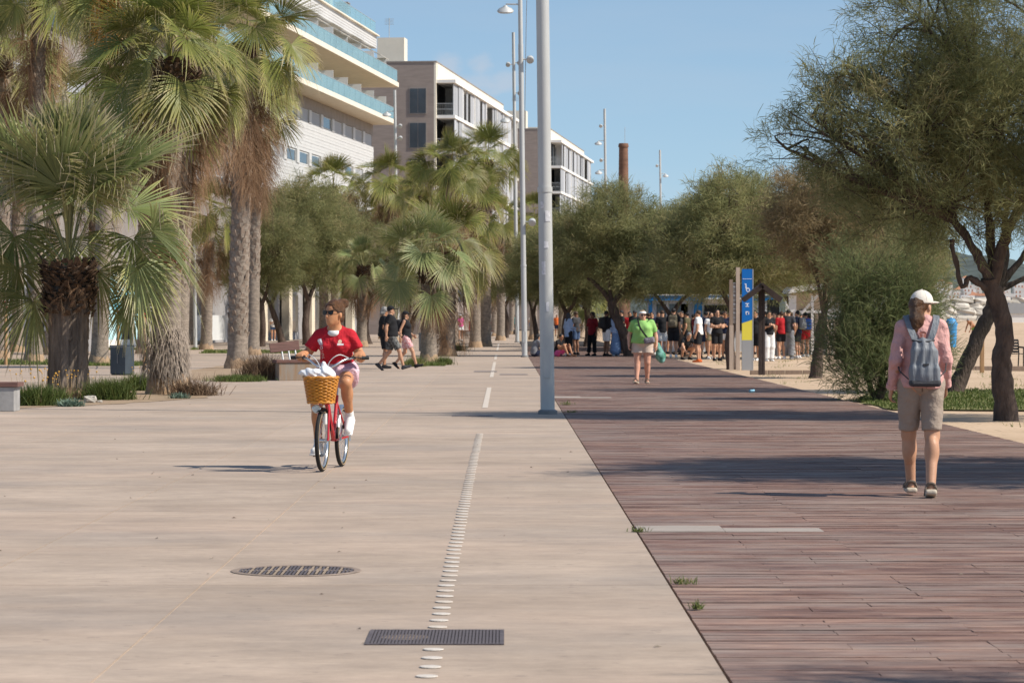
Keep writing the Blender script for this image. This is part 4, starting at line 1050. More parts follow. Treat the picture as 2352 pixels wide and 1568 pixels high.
m_trunk = M('grey palm trunk', (0.25, 0.205, 0.165), 0.95, 0.35, 6, 0.6, 22, stretch=(1, 1, 2.2), bdist=0.04)
m_fiss = M('fissured palm bark', (0.17, 0.132, 0.104), 0.95, 0.5, 9, 0.7, 30, stretch=(1, 1, 0.14), bdist=0.04)
m_tbase = M('root swelling', (0.36, 0.25, 0.16), 0.95, 0.3, 10, 0.5, 30)
m_boot = M('old leaf bases', (0.26, 0.20, 0.155), 0.95, 0.45, 7, 0.4, 30)
m_fibre = M('dark brown fibre', (0.065, 0.04, 0.028), 0.95, 0.5, 14, 0.5, 40, col2=(0.17, 0.105, 0.065))
m_rustb = M('rusty peeled boots', (0.27, 0.15, 0.09), 0.9, 0.4, 8, 0.5, 30)
def trunk_mesh(path, r0, r1, seed, fiss=False, flare=0.12, rings=0.0, nz=46, na=40):
    r = np.random.default_rng(seed); P = curve_pts(path, max(2, nz // (len(path) - 1))); n = len(P); V = []
    ph = r.uniform(0, 6.28, 8); na = 84 if fiss else na
    fis = r.normal(0, 1, na)
    for i, p in enumerate(P):
        t = i / (n - 1); z = p.z
        rad_ = r0 + (r1 - r0) * t ** 0.8 + flare * math.exp(-z / 0.28)
        for k in range(na):
            a = 2 * math.pi * k / na
            m = 1 + 0.02 * math.sin(3 * a + ph[0] + z) + 0.015 * math.sin(7 * a + ph[1] - z * 2) + rings * math.sin(z * 42 + 0.8 * math.sin(a + ph[2])) + r.normal(0, 0.008)
            if fiss:
                kk = (k + int(2.2 * math.sin(z * 1.7 + ph[3]))) % na
                m += 0.06 * fis[kk] * (0.7 + 0.3 * math.sin(z * 3 + kk))
            V.append((p.x + rad_ * m * math.cos(a), p.y + rad_ * m * math.sin(a), z))
    Q = [(i * na + k, i * na + (k + 1) % na, (i + 1) * na + (k + 1) % na, (i + 1) * na + k) for i in range(n - 1) for k in range(na)]
    return np_mesh('trunk', V, Q, None, None, True), P
def boots_mesh(P, r0, r1, z0, z1, n, seed, size=0.13, out=0.35, mess=0.0):
    """criss-cross stubs of cut leaf stalks wrapped round the trunk"""
    r = random.Random(seed); mb = MB(); zs = [p.z for p in P]
    for i in range(n):
        z = z0 + (z1 - z0) * (i + r.uniform(-.4, .4)) / n; a = i * 2.39996 + r.uniform(-.1, .1)
        j = min(range(len(P)), key=lambda q: abs(zs[q] - z)); c = P[j]; t = j / (len(P) - 1); R_ = r0 + (r1 - r0) * t ** 0.8
        o = Vector((math.cos(a), math.sin(a), 0)); s = Vector((-math.sin(a), math.cos(a), 0)); b = Vector((c.x, c.y, z)) + o * R_ * 0.97
        h = size * r.uniform(0.8, 1.5); w = size * r.uniform(0.55, 0.8); ou = out * r.uniform(0.5, 1.3)
        tip = b + Vector((0, 0, h * r.uniform(1 - mess, 1))) + o * h * ou * r.uniform(1 - .5 * mess, 1 + mess) + s * r.uniform(-.4 - mess, .4 + mess) * w
        vs = [b - s * w - Vector((0, 0, h * .2)), b + s * w - Vector((0, 0, h * .2)), tip + s * w * 0.42, tip - s * w * 0.42]
        vs += [v - o * 0.035 for v in vs]
        mb.add(vs, [(0, 1, 2, 3), (7, 6, 5, 4), (0, 4, 5, 1), (1, 5, 6, 2), (2, 6, 7, 3), (3, 7, 4, 0)])
    return mb.mesh('leaf_bases')
def palm(label, base, h, r0, r1, lean=(0, 0), n_green=26, n_dead=14, scale=1.0, skirt=1.2, seed=0, fiss=False, boots=True, rings=0.012, emin=-26, group='fan palms along the promenade', mat=None, bend=0.0, rootcol=True, upw=1.0, clear=False):
    t = thing('fan_palm', label, 'palm tree', base, 0, group)
    r = random.Random(seed)
    path = [(0, 0, -0.05), (lean[0] * 0.25 + bend, lean[1] * 0.25, h * 0.33), (lean[0] * 0.62 + bend, lean[1] * 0.62, h * 0.68), (lean[0], lean[1], h)]
    far = base[1] > 100
    me, P = trunk_mesh(path, r0, r1, seed, fiss, rings=rings, flare=r0 * 0.28, nz=24 if far else 46, na=22 if far else 40)
    me.materials.append(m_fiss if fiss else m_trunk); link('trunk', me, t)
    if rootcol:
        mb = MB(); vs = []; fs = []; n = 26
        for i, (rr_, z) in enumerate(((1.34, 0), (1.30, 0.1), (1.17, 0.2 if not fiss else 0.12), (1.0, 0.34 if not fiss else 0.2))):
            for k in range(n):
                a = 2 * math.pi * k / n; m = 1 + r.uniform(-0.03, 0.03); vs.append((r0 * rr_ * m * math.cos(a), r0 * rr_ * m * math.sin(a), z + r.uniform(0, 0.05) * (i > 1)))
        for i in range(3):
            for k in range(n): fs.append((i * n + k, i * n + (k + 1) % n, (i + 1) * n + (k + 1) % n, (i + 1) * n + k))
        mb.add(vs, fs).build('root_collar', m_tbase, t, True)
    if boots:
        zb = boots if isinstance(boots, (int, float)) and not isinstance(boots, bool) else h * 0.3
        bm = boots_mesh(P, r0, r1, zb, h - 0.1, int((h - zb) * (26 if far else 44)), seed + 1, 0.11 if not far else 0.15)
        bm.materials.append(m_boot); o = link('leaf_bases', bm, t); o['kind'] = 'stuff'
    # fibrous crown shaft
    top = Vector((lean[0], lean[1], h))
    bm = boots_mesh(P, r1 * 1.15, r1 * 1.35, h - 0.75 * scale, h + 0.1, 130, seed + 2, 0.11, 0.5, 0.8); bm.materials.append(m_fibre); o = link('crown_fibre', bm, t); o['kind'] = 'stuff'
    ph = r.uniform(0, 6.28)
    els = sorted(FROND)
    for i in range(n_green):
        u = (i + 0.5) / n_green
        e = 84 - (84 - emin) * u ** upw + r.uniform(-7, 7)
        az = ph + i * 2.39996 + r.uniform(-.25, .25)
        if clear and e < 60 and math.sin(az) < -0.2: e = 66 + r.uniform(0, 18)
        key = min(els, key=lambda q: abs(q - e)); me = r.choice(FROND[key])
        o = link('frond', me, t, None, (top.x, top.y, top.z + 0.12 - 0.45 * u), az)
        k = scale * r.uniform(0.84, 1.12) * (0.86 if u < 0.12 else 1) * (0.74 if clear and e < 22 else 1); o.scale = (k, k * r.choice((-1, 1)), k)
        if mat: o.material_slots[0].link = 'OBJECT'; o.material_slots[0].material = mat
    for i in range(n_dead):
        u = (i + 0.5) / n_dead; z = h - 0.35 - skirt * u; a = ph + i * 2.1 + r.uniform(-.4, .4)
        j = min(range(len(P)), key=lambda q: abs(P[q].z - z)); c = P[j]
        o = link('dead_frond', DEAD[r.randrange(6)], t, None, (c.x + math.cos(a) * r1 * 0.7, c.y + math.sin(a) * r1 * 0.7, z), a)
        k = scale * r.uniform(0.75, 1.05) * (0.95 - 0.25 * u); o.scale = (k * (1.1 - 0.45 * u), k, k)
    return t, P, top
def pb(px, py, crown_px, crown_y):
    b = gp(px, py); c = at(crown_px, crown_y, b[1]); return b, c[2], (c[0] - b[0], 0.0)

# the fat palm in the near bed
b, h, ln = pb(155, 914, 158, 640)
b, h, ln = pb(155, 914, 160, 610)
t1, P1, top1 = palm('squat fat-trunked fan palm with deeply fissured trunk in the near bed', b, h, 0.335, 0.35, ln, 42, 0, 1.2, 0.2, 11, fiss=True, boots=False, emin=-16, mat=m_frondb, upw=1.2, clear=True)
bm = boots_mesh(P1, 0.30, 0.47, 1.74, h + 0.02, 460, 5, 0.075, 0.7, 1.5); bm.materials.append(m_fibre); o = link('fibre_bulb', bm, t1); o['kind'] = 'stuff'
rr = random.Random(77)
for i in range(16):
    a = i * 2.4; z = 1.75 + 0.5 * rr.random(); o = link('dead_frond', DEAD[rr.randrange(6)], t1, None, (math.cos(a) * 0.33 + ln[0], math.sin(a) * 0.33, z), a); k = rr.uniform(.16, .32); o.scale = (k, k, k)
# ringed palm beside it
b, h, ln = pb(380, 905, 392, 150)
t2, P2, _ = palm('tall fan palm with ringed trunk and shaggy grey collar near its foot', b, h, 0.29, 0.25, ln, 32, 44, 0.76, 1.9, 12, boots=2.6, rings=0.02)
rr = random.Random(8); mb = MB()
for i in range(420):                                # grey fibre shag round the foot
    a = rr.uniform(-math.pi, 0.3); z = rr.uniform(0.55, 1.35); R0 = 0.31 + 0.05
    p = Vector((math.cos(a) * R0, math.sin(a) * R0, z)); l = rr.uniform(0.25, 0.6); sw = rr.uniform(-.35, .35)
    q = p + Vector((math.cos(a) * 0.09 - math.sin(a) * sw * l, math.sin(a) * 0.09 + math.cos(a) * sw * l, -l * 0.6)); e_ = q + Vector((math.cos(a) * 0.03 - math.sin(a) * sw * l * .3, math.sin(a) * 0.03, -l * 0.4))
    s = Vector((-math.sin(a), math.cos(a), 0)) * 0.008
    mb.add([p - s, p + s, q + s, q - s, e_ + s * .4, e_ - s * .4], [(0, 1, 2, 3), (3, 2, 4, 5)])
o = mb.build('fibre_shag', M('grey fibre', (0.30, 0.245, 0.20), 0.95, 0.4, 9), t2); o['kind'] = 'stuff'
bm = boots_mesh(P2, 0.285, 0.27, 2.35, 2.75, 26, 9, 0.15, 0.9); bm.materials.append(m_rustb); link('peeled_boots', bm, t2)['kind'] = 'stuff'
b, h, ln = pb(404, 893, 425, 170); palm('fan palm standing right behind the ringed palm', b, h, 0.24, 0.22, ln, 18, 30, 0.74, 1.7, 13)
b, h, ln = pb(545, 846, 566, 112); t3, P3, _ = palm('tall fan palm with thick brown skirt behind the rust streaked bench', b, h, 0.29, 0.25, ln, 30, 80, 0.9, 3.2, 14, boots=0.9)
b, h, ln = pb(580, 815, 588, 240); palm('fan palm with hanging dead leaves behind the thick-skirted palm', b, h, 0.27, 0.22, ln, 24, 50, 0.88, 3.2, 15)
b, h, ln = pb(474, 803, 482, 500); palm('smooth-trunked fan palm beside the slim pale post', b, h, 0.26, 0.25, ln, 20, 40, 0.85, 2.4, 16, boots=False)
b, h, ln = pb(228, 838, 258, 8); t6, P6, top6 = palm('leaning fan palm with orange fruit clusters behind the squat palm', b, h, 0.26, 0.23, ln, 28, 22, 0.9, 1.6, 17, boots=5.0, bend=0.02)
b, h, ln = pb(78, 832, 92, -20); palm('very tall fan palm rising behind the squat palm near the shirtless man', b, h, 0.27, 0.22, ln, 26, 46, 0.92, 2.8, 18, boots=1.4)
b, h, ln = pb(3, 822, 10, 130); palm('fan palm trunk beside the red-tipped stake and grass', b, h, 0.28, 0.24, ln, 26, 14, 1.0, 1.3, 19)
b, h, ln = pb(435, 792, 440, 300); palm('dark-trunked fan palm behind the slim pale post', b, h, 0.26, 0.24, ln, 24, 20, 1.1, 2.0, 20)
b, h, ln = pb(985, 836, 985, 610); t9, _, _ = palm('small fan palm beside the round litter bin', b, h, 0.25, 0.22, ln, 20, 16, 0.78, 0.8, 21, emin=-28, mat=m_frondb)
b, h, ln = pb(1028, 818, 1032, 585); palm('fan palm with tan hanging skirt behind the small palm', b, h, 0.28, 0.25, ln, 22, 34, 1.0, 2.4, 22)
FARP = [(1040, 800, 1036, 395, 26, 40, 2.8, 1.15, 'tall fan palm with dense brown skirt in front of the louvred block'),
        (1115, 796, 1118, 372, 22, 16, 1.2, 1.1, 'fan palm with pale brown fruit stalks against the louvred block'),
        (1092, 798, 1088, 470, 18, 36, 2.0, 1.1, 'lower fan palm with reddish dead skirt below the louvred block'),
        (905, 782, 898, 425, 24, 16, 1.2, 1.25, 'broad green fan palm below the beige end wall'),
        (770, 780, 765, 432, 24, 12, 1.0, 1.2, 'fan palm rising behind the tamarisks in front of the white siding'),
        (990, 785, 975, 455, 22, 14, 1.2, 1.15, 'fan palm between the broad palm and the brown-skirted palm'),
        (830, 796, 835, 615, 20, 26, 1.3, 0.95, 'fan palm with bleached drooping leaves behind the walking group'),
        (1150, 782, 1152, 520, 20, 20, 1.4, 1.2, 'fan palm left of the far lamp posts'),
        (1225, 778, 1228, 505, 20, 16, 1.4, 1.2, 'fan palm behind the far lamp posts'),
        (1355, 790, 1352, 690, 20, 14, 0.6, 1.0, 'low sunlit fan palm behind the standing crowd'),
        (1135, 772, 1138, 610, 20, 26, 1.6, 1.2, 'far fan palm beside the dark red barrier'),
        (742, 786, 748, 520, 16, 8, 0.5, 0.95, 'pale fan palm tuft among the tamarisks')]
for k, (px, py, cx, cy, ng, nd, sk, scl, lab) in enumerate(FARP):
    b, h, ln = pb(px, py, cx, cy)
    palm(lab, b, h, 0.27, 0.23, ln, ng, nd + 6, scl * (0.78 if k not in (3, 4) else 0.86), sk, 40 + k, mat=m_frondb if k in (6, 11) else None)
HID = ((880, 778, 500, 'far fan palm peeping over the tamarisks below the beige end wall'), (940, 780, 480, 'far fan palm crowded between the broad palm and the small palm'), (1175, 768, 560, 'far fan palm beside the dark walker and third lamp post'), (1095, 776, 560, 'far fan palm behind the tan-skirted palm'), (1290, 776, 560, 'far fan palm behind the orange shirt'),
       (530, 782, 560, 'far fan palm between the thick-skirted and smooth-trunked palms'), (120, 815, 250, 'tall fan palm behind the squat palm in front of the white facade'), (330, 812, 330, 'fan palm behind the two red-tipped stakes'), (215, 806, 400, 'fan palm in front of the turquoise mural'), (40, 808, 330, 'fan palm above the grey tarpaulins'))
for (px, py, hh, lab) in HID:
    b, h, ln = pb(px, py, px + 4, hh)
    palm(lab, b, h, 0.26, 0.22, ln, 22, 20, 0.95, 1.6, int(px), group='half hidden far fan palms')
# orange fruit clusters
m_fruit = M('orange palm fruit', (0.46, 0.20, 0.025), 0.6, 0.3, 30, 0.0)
m_stalk = M('pale flower stalk', (0.45, 0.33, 0.20), 0.8, 0.2, 8)
def fruit(parent, off, L, seed, spread=0.14):
    r = random.Random(seed); mb = MB(); st = MB()
    o0 = Vector(off); st.tube(curve_pts([o0 + Vector((0, 0, 0.55)), o0 + Vector((0.05, -0.2, 0.6)), o0 + Vector((0.03, -0.3, 0.1)), o0 + Vector((0.03, -0.32, -L))], 3), 0.012, 5)
    for i in range(900):
        u = r.random(); c = o0 + Vector((r.gauss(0, spread * (1 - 0.3 * u)), -0.3 + r.gauss(0, spread), 0.12 - L * u))
        s = r.uniform(0.009, 0.016)
        mb.add([c + Vector((s, 0, 0)), c + Vector((-s, 0, 0)), c + Vector((0, s, 0)), c + Vector((0, -s, 0)), c + Vector((0, 0, s)), c + Vector((0, 0, -s))], [(0, 2, 4), (2, 1, 4), (1, 3, 4), (3, 0, 4), (2, 0, 5), (1, 2, 5), (3, 1, 5), (0, 3, 5)])
    a = st.build('fruit_stalk', m_stalk, parent); mb.build('fruit_cluster', m_fruit, a)['kind'] = 'stuff'
for k, (dx, L) in enumerate(((-0.25, 1.5), (0.02, 1.9), (0.25, 1.7), (0.45, 1.2))): fruit(t6, (top6.x + dx, top6.y - 1.0, top6.z - 0.1), L, k)
# pale hanging spathes
for k in range(6):
    a = -2.2 + 0.35 * k; c = Vector((top6.x + math.cos(a) * 1.0, top6.y + math.sin(a) * 1.0, top6.z - 0.4))
    MB().tube(curve_pts([c + Vector((0, 0, 0.6)), c + Vector((0.02, -0.1, 0.2)), c + Vector((0.05, -0.15, -0.7)), c + Vector((-0.02, -0.12, -1.3))], 3), [0.012] * 4 + [0.03, 0.035, 0.035, 0.02, 0.012, 0.004], 6).build('dry_spathe', m_stalk, t6)

# ================================================================== TAMARISKS
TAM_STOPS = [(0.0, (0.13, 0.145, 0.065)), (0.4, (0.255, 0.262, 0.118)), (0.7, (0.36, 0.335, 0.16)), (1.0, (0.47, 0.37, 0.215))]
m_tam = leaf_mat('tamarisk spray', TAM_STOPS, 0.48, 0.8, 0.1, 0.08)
m_tamg = leaf_mat('green tamarisk spray', [(0.0, (0.095, 0.125, 0.052)), (0.4, (0.19, 0.225, 0.098)), (0.7, (0.275, 0.28, 0.13)), (1.0, (0.38, 0.29, 0.17))], 0.48, 0.8, 0.1, 0.08)
m_tamb = leaf_mat('brown tamarisk spray', [(0.0, (0.180, 0.144, 0.084)), (0.4, (0.288, 0.228, 0.126)), (0.7, (0.372, 0.288, 0.162)), (1.0, (0.480, 0.360, 0.216))], 0.46, 0.8, 0.1, 0.08)
m_tbark = M('tamarisk bark', (0.092, 0.066, 0.053), 0.95, 0.45, 9, 0.8, 26, stretch=(1, 1, 0.35), bdist=0.05)
def spray_crown(lobes, n_clump, per, slen, w, seed, droop=0.35, up=0.5, twig=None):
    r = np.random.default_rng(seed); vol = np.array([a[1][0] * a[1][1] * a[1][2] for a in lobes]) ** 0.8; vol /= vol.sum()
    li = r.choice(len(lobes), n_clump, p=vol); C = np.array([a[0] for a in lobes])[li]; Rr = np.array([a[1] for a in lobes])[li]
    d = r.normal(size=(n_clump, 3)); d /= np.linalg.norm(d, axis=1)[:, None]
    rho = r.uniform(0.12, 1.0, n_clump) ** 0.42
    big = np.sin(d[:, 0] * 5 + li) * np.sin(d[:, 1] * 4.3 + li * 2) * np.sin(d[:, 2] * 4.7 + li * 3)
    pos = C + d * Rr * (rho * (1 + 0.18 * big + r.normal(0, 0.05, n_clump)))[:, None]
    ax = d * 0.75 + np.array([0, 0, up]) + r.normal(0, 0.42, (n_clump, 3)); ax /= np.linalg.norm(ax, axis=1)[:, None]
    al = r.uniform(0.5, 1.25, n_clump) * slen * 2.2
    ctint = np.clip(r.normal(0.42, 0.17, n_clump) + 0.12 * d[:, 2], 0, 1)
    n = n_clump * per; ci = np.repeat(np.arange(n_clump), per)
    u = r.random(n)
    p0 = pos[ci] + r.normal(0, 0.30, (n, 3)) * slen * 1.5 + ax[ci] * (al[ci] * u)[:, None] - np.array([0, 0, 1.0]) * (al[ci] * u * u * droop)[:, None]
    sd = ax[ci] * 0.8 + r.normal(0, 0.5, (n, 3)); sd[:, 2] -= droop * 0.35; sd /= np.linalg.norm(sd, axis=1)[:, None]
    L = slen * r.uniform(0.55, 1.35, n)
    p1 = p0 + sd * (L * 0.55)[:, None]; sd2 = sd.copy(); sd2[:, 2] -= droop; sd2 /= np.linalg.norm(sd2, axis=1)[:, None]
    p2 = p1 + sd2 * (L * 0.45)[:, None]
    s = np.cross(sd, r.normal(size=(n, 3))); s /= np.linalg.norm(s, axis=1)[:, None]; s *= (w * r.uniform(0.6, 1.3, n))[:, None]
    V = np.stack([p0 - s * 0.6, p0 + s * 0.6, p1 - s, p1 + s, p2], 1).reshape(-1, 3)
    i = np.arange(n)[:, None] * 5
    q = np.concatenate([i, i + 1, i + 3, i + 2], 1); t = np.concatenate([i + 2, i + 3, i + 4], 1)
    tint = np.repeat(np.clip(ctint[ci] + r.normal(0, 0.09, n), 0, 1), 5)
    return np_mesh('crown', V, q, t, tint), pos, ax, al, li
def limbs(mb, start_pts, lobes, pos, ax, al, li, seed, r_limb=0.06, n_sub=10, n_twig=60, tw=0.007):
    """limbs from fork points into each lobe, then branches to sprays"""
    r = random.Random(seed)
    for q, (c, rr_) in enumerate(lobes):
        c = Vector(c); s = min(start_pts, key=lambda p: (Vector(p) - c).length + 0.3 * r.random()); s = Vector(s)
        mid = s.lerp(c, 0.5) + Vector((r.uniform(-.3, .3), r.uniform(-.3, .3), r.uniform(-0.1, 0.3)))
        pts = curve_pts([s, mid, c], 5); k = len(pts)
        mb.tube(pts, [r_limb * (1 - 0.75 * i / (k - 1)) for i in range(k)], 7)
        idx = [i for i in range(len(li)) if li[i] == q]; r.shuffle(idx)
        for i in idx[:n_sub]:
            e = Vector(pos[i]); b = pts[r.randrange(2, k)]
            m2 = b.lerp(e, 0.5) + Vector((r.uniform(-.2, .2), r.uniform(-.2, .2), r.uniform(-.05, .2)))
            mb.tube(curve_pts([b, m2, e], 3), [r_limb * 0.34 * (1 - 0.8 * j / 6) for j in range(7)], 5, False)
        for i in idx[n_sub:n_sub + n_twig]:
            e = Vector(pos[i]) + Vector(ax[i]) * al[i]; b = Vector(pos[i]) - Vector(ax[i]) * al[i] * 0.3
            mb.tube([b, e], [tw, tw * 0.4], 3, False)
def tamarisk(label, base, trunks, forks, lobes, n_clump, per, slen, w, seed, mat, name='tamarisk_tree', group='tamarisk trees', r_limb=0.06, droop=0.35, n_sub=10, n_twig=60, up=0.5, cat='tree'):
    t = thing(name, label, cat, base, 0, group)
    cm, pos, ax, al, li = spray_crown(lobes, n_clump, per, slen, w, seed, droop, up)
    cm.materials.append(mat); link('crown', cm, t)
    mb = MB()
    for pts, rs in trunks:
        P = curve_pts(pts, 7); k = len(P); rj = random.Random(seed + 3)
        P = [p + Vector((rj.uniform(-.02, .02), rj.uniform(-.02, .02), 0)) for p in P]
        mb.tube(P, [rs[0] + (rs[1] - rs[0]) * i / (k - 1) + (0.35 * rs[0] * math.exp(-i / 1.6) if pts[0][2] <= 0.01 else 0) + rj.uniform(-.008, .012) for i in range(k)], 14)
    limbs(mb, forks, lobes, pos, ax, al, li, seed + 5, r_limb, n_sub, n_twig)
    mb.build('trunk', m_tbark, t, True)
    return t
# the big near tree, forking low
bx, by, _ = gp(2311, 962)
tamarisk('large near tamarisk with twisted forking trunk beside the backpacker', (bx, by, -0.03),
         [([(0, 0, -0.1), (-0.06, 0, 0.8), (-0.02, 0.05, 1.35), (-0.24, 0.05, 2.05)], (0.155, 0.12)),
          ([(-0.20, 0.05, 1.9), (-0.02, 0.0, 2.6), (0.35, 0.1, 3.4)], (0.09, 0.06)), ([(-0.22, 0.05, 1.95), (-0.42, 0, 2.4), (-0.75, 0.1, 2.9)], (0.08, 0.05)),
          ([(-0.24, 0.02, 1.85), (-0.52, -0.05, 2.05), (-0.66, -0.1, 1.95), (-0.8, -0.1, 2.6)], (0.05, 0.03)),
          ([(-0.2, 0.1, 2.0), (-0.2, 0.2, 2.8), (-0.3, 0.2, 3.6)], (0.07, 0.05))],
         [(0.35, 0.1, 3.4), (-0.75, 0.1, 2.9), (-0.3, 0.2, 3.6)],
         [((0.9, 0, 5.7), (2.3, 2.3, 2.0)), ((-1.75, -0.2, 4.25), (1.25, 1.5, 0.95)), ((-1.25, 0.0, 5.75), (0.85, 1.2, 1.2)), ((2.6, 0.3, 4.6), (2.1, 2.2, 1.7)), ((-1.0, 0.5, 3.15), (1.45, 1.5, 0.62)), ((1.1, -0.3, 3.35), (1.5, 1.5, 0.75)), ((-0.3, 0.2, 4.4), (1.6, 1.6, 1.0)), ((-2.8, -0.1, 4.35), (0.6, 0.55, 0.42)), ((-2.3, -0.1, 5.0), (0.5, 0.5, 0.4)), ((-3.15, 0, 3.9), (0.35, 0.4, 0.25)), ((-2.1, 0.2, 3.5), (0.6, 0.7, 0.35)), ((1.9, -0.5, 2.95), (0.8, 0.9, 0.5))],
         2800, 56, 0.195, 0.0045, 31, m_tam, r_limb=0.07, n_sub=16, n_twig=130)
bx, by, _ = gp(2193, 900)
tamarisk('tamarisk with a dark leaning trunk behind the backpacker', (bx, by, -0.03),
         [([(-0.05, 0, -0.1), (0.3, 0, 0.75), (0.66, 0.05, 1.5), (0.86, 0.05, 2.1)], (0.16, 0.13)), ([(0.8, 0.05, 1.95), (0.98, 0, 2.6), (1.0, 0.1, 3.4)], (0.085, 0.06)), ([(0.8, 0.05, 2.0), (1.2, 0.05, 2.5), (1.7, 0.1, 3.1)], (0.08, 0.05)), ([(0.75, 0.05, 1.95), (1.25, 0.1, 2.2), (1.8, 0.1, 2.5)], (0.06, 0.04))],
         [(1.0, 0.1, 3.4), (1.7, 0.1, 3.1)],
         [((1.2, 0, 5.0), (2.2, 2.0, 1.7)), ((-0.6, 0, 4.6), (1.6, 1.8, 1.5)), ((2.6, 0, 4.4), (1.4, 1.8, 1.4))], 800, 55, 0.2, 0.006, 32, m_tam, r_limb=0.06)
# dense green tamarisk bush at the deck edge
bx, by, _ = gp(2014, 918)
tamarisk('dense feathery green tamarisk bush at the boardwalk edge', (bx, by, -0.03), [([(0, 0, -0.1), (0.1, 0, 0.5), (0.05, 0, 1.0)], (0.06, 0.04)), ([(0.01, 0, -0.1), (-0.2, 0, 0.6), (-0.35, 0, 1.1)], (0.05, 0.03)), ([(-0.01, 0.01, -0.1), (0.3, 0, 0.6), (0.5, 0, 1.2)], (0.05, 0.03))],
         [(0.05, 0, 1.0), (-0.35, 0, 1.1), (0.5, 0, 1.2)], [((0.1, 0, 1.45), (0.7, 0.8, 0.75)), ((-0.4, 0, 0.95), (0.5, 0.7, 0.65)), ((0.66, 0, 1.0), (0.45, 0.6, 0.7)), ((0.75, 0, 1.75), (0.3, 0.4, 0.35)), ((0.1, -0.2, 0.55), (0.8, 0.7, 0.5)), ((-0.25, 0, 2.15), (0.5, 0.6, 0.5)), ((0.45, 0, 2.2), (0.45, 0.5, 0.45))],
         470, 62, 0.25, 0.0046, 33, m_tamg, 'tamarisk_bush', 'tamarisk trees', 0.03, 0.2, 16, 120, 0.9, 'bush')
bx, by, _ = gp(1872, 866)
tamarisk('brownish tamarisk with short leaning trunk beside the roofed signpost', (bx, by, -0.03), [([(0, 0, -0.1), (0.08, 0, 0.7), (0.2, 0, 1.6)], (0.15, 0.10))], [(0.2, 0, 1.6)],
         [((-0.05, 0, 3.65), (1.1, 1.2, 0.85)), ((-0.2, 0, 4.4), (0.9, 1.1, 0.7)), ((0.85, 0, 3.2), (1.0, 1.2, 0.85)), ((0.9, 0, 2.5), (0.7, 0.9, 0.5))], 620, 58, 0.22, 0.0062, 34, m_tamb, r_limb=0.05)
# forked tree over the standing crowd
bx, by, _ = gp(1442, 818)
tamarisk('forked tamarisk with leaning trunk above the standing crowd', (bx, by, -0.02),
         [([(0.15, 0, -0.1), (-0.15, 0, 0.8), (-0.5, 0, 1.6), (-0.62, 0, 2.1)], (0.24, 0.17)), ([(-0.62, 0, 2.05), (-0.95, 0, 2.5), (-1.5, 0, 3.0)], (0.12, 0.07)), ([(-0.6, 0, 2.0), (-0.2, 0, 2.45), (0.15, 0, 2.7), (0.2, 0, 3.2)], (0.12, 0.07)), ([(-0.62, 0, 2.1), (-0.7, 0, 2.7), (-0.75, 0, 3.4)], (0.08, 0.05))],
         [(-1.5, 0, 3.0), (0.2, 0, 3.2), (-0.75, 0, 3.4)],
         [((-0.6, 0, 4.9), (1.9, 1.8, 1.35)), ((-1.7, 0, 4.1), (1.2, 1.5, 1.1)), ((0.9, 0, 4.2), (1.3, 1.5, 1.1)), ((-0.3, 0.2, 3.6), (1.4, 1.4, 0.6)), ((-0.4, 0, 5.9), (0.9, 0.9, 0.5))], 880, 56, 0.27, 0.0075, 35, m_tam, r_limb=0.07, n_sub=14)
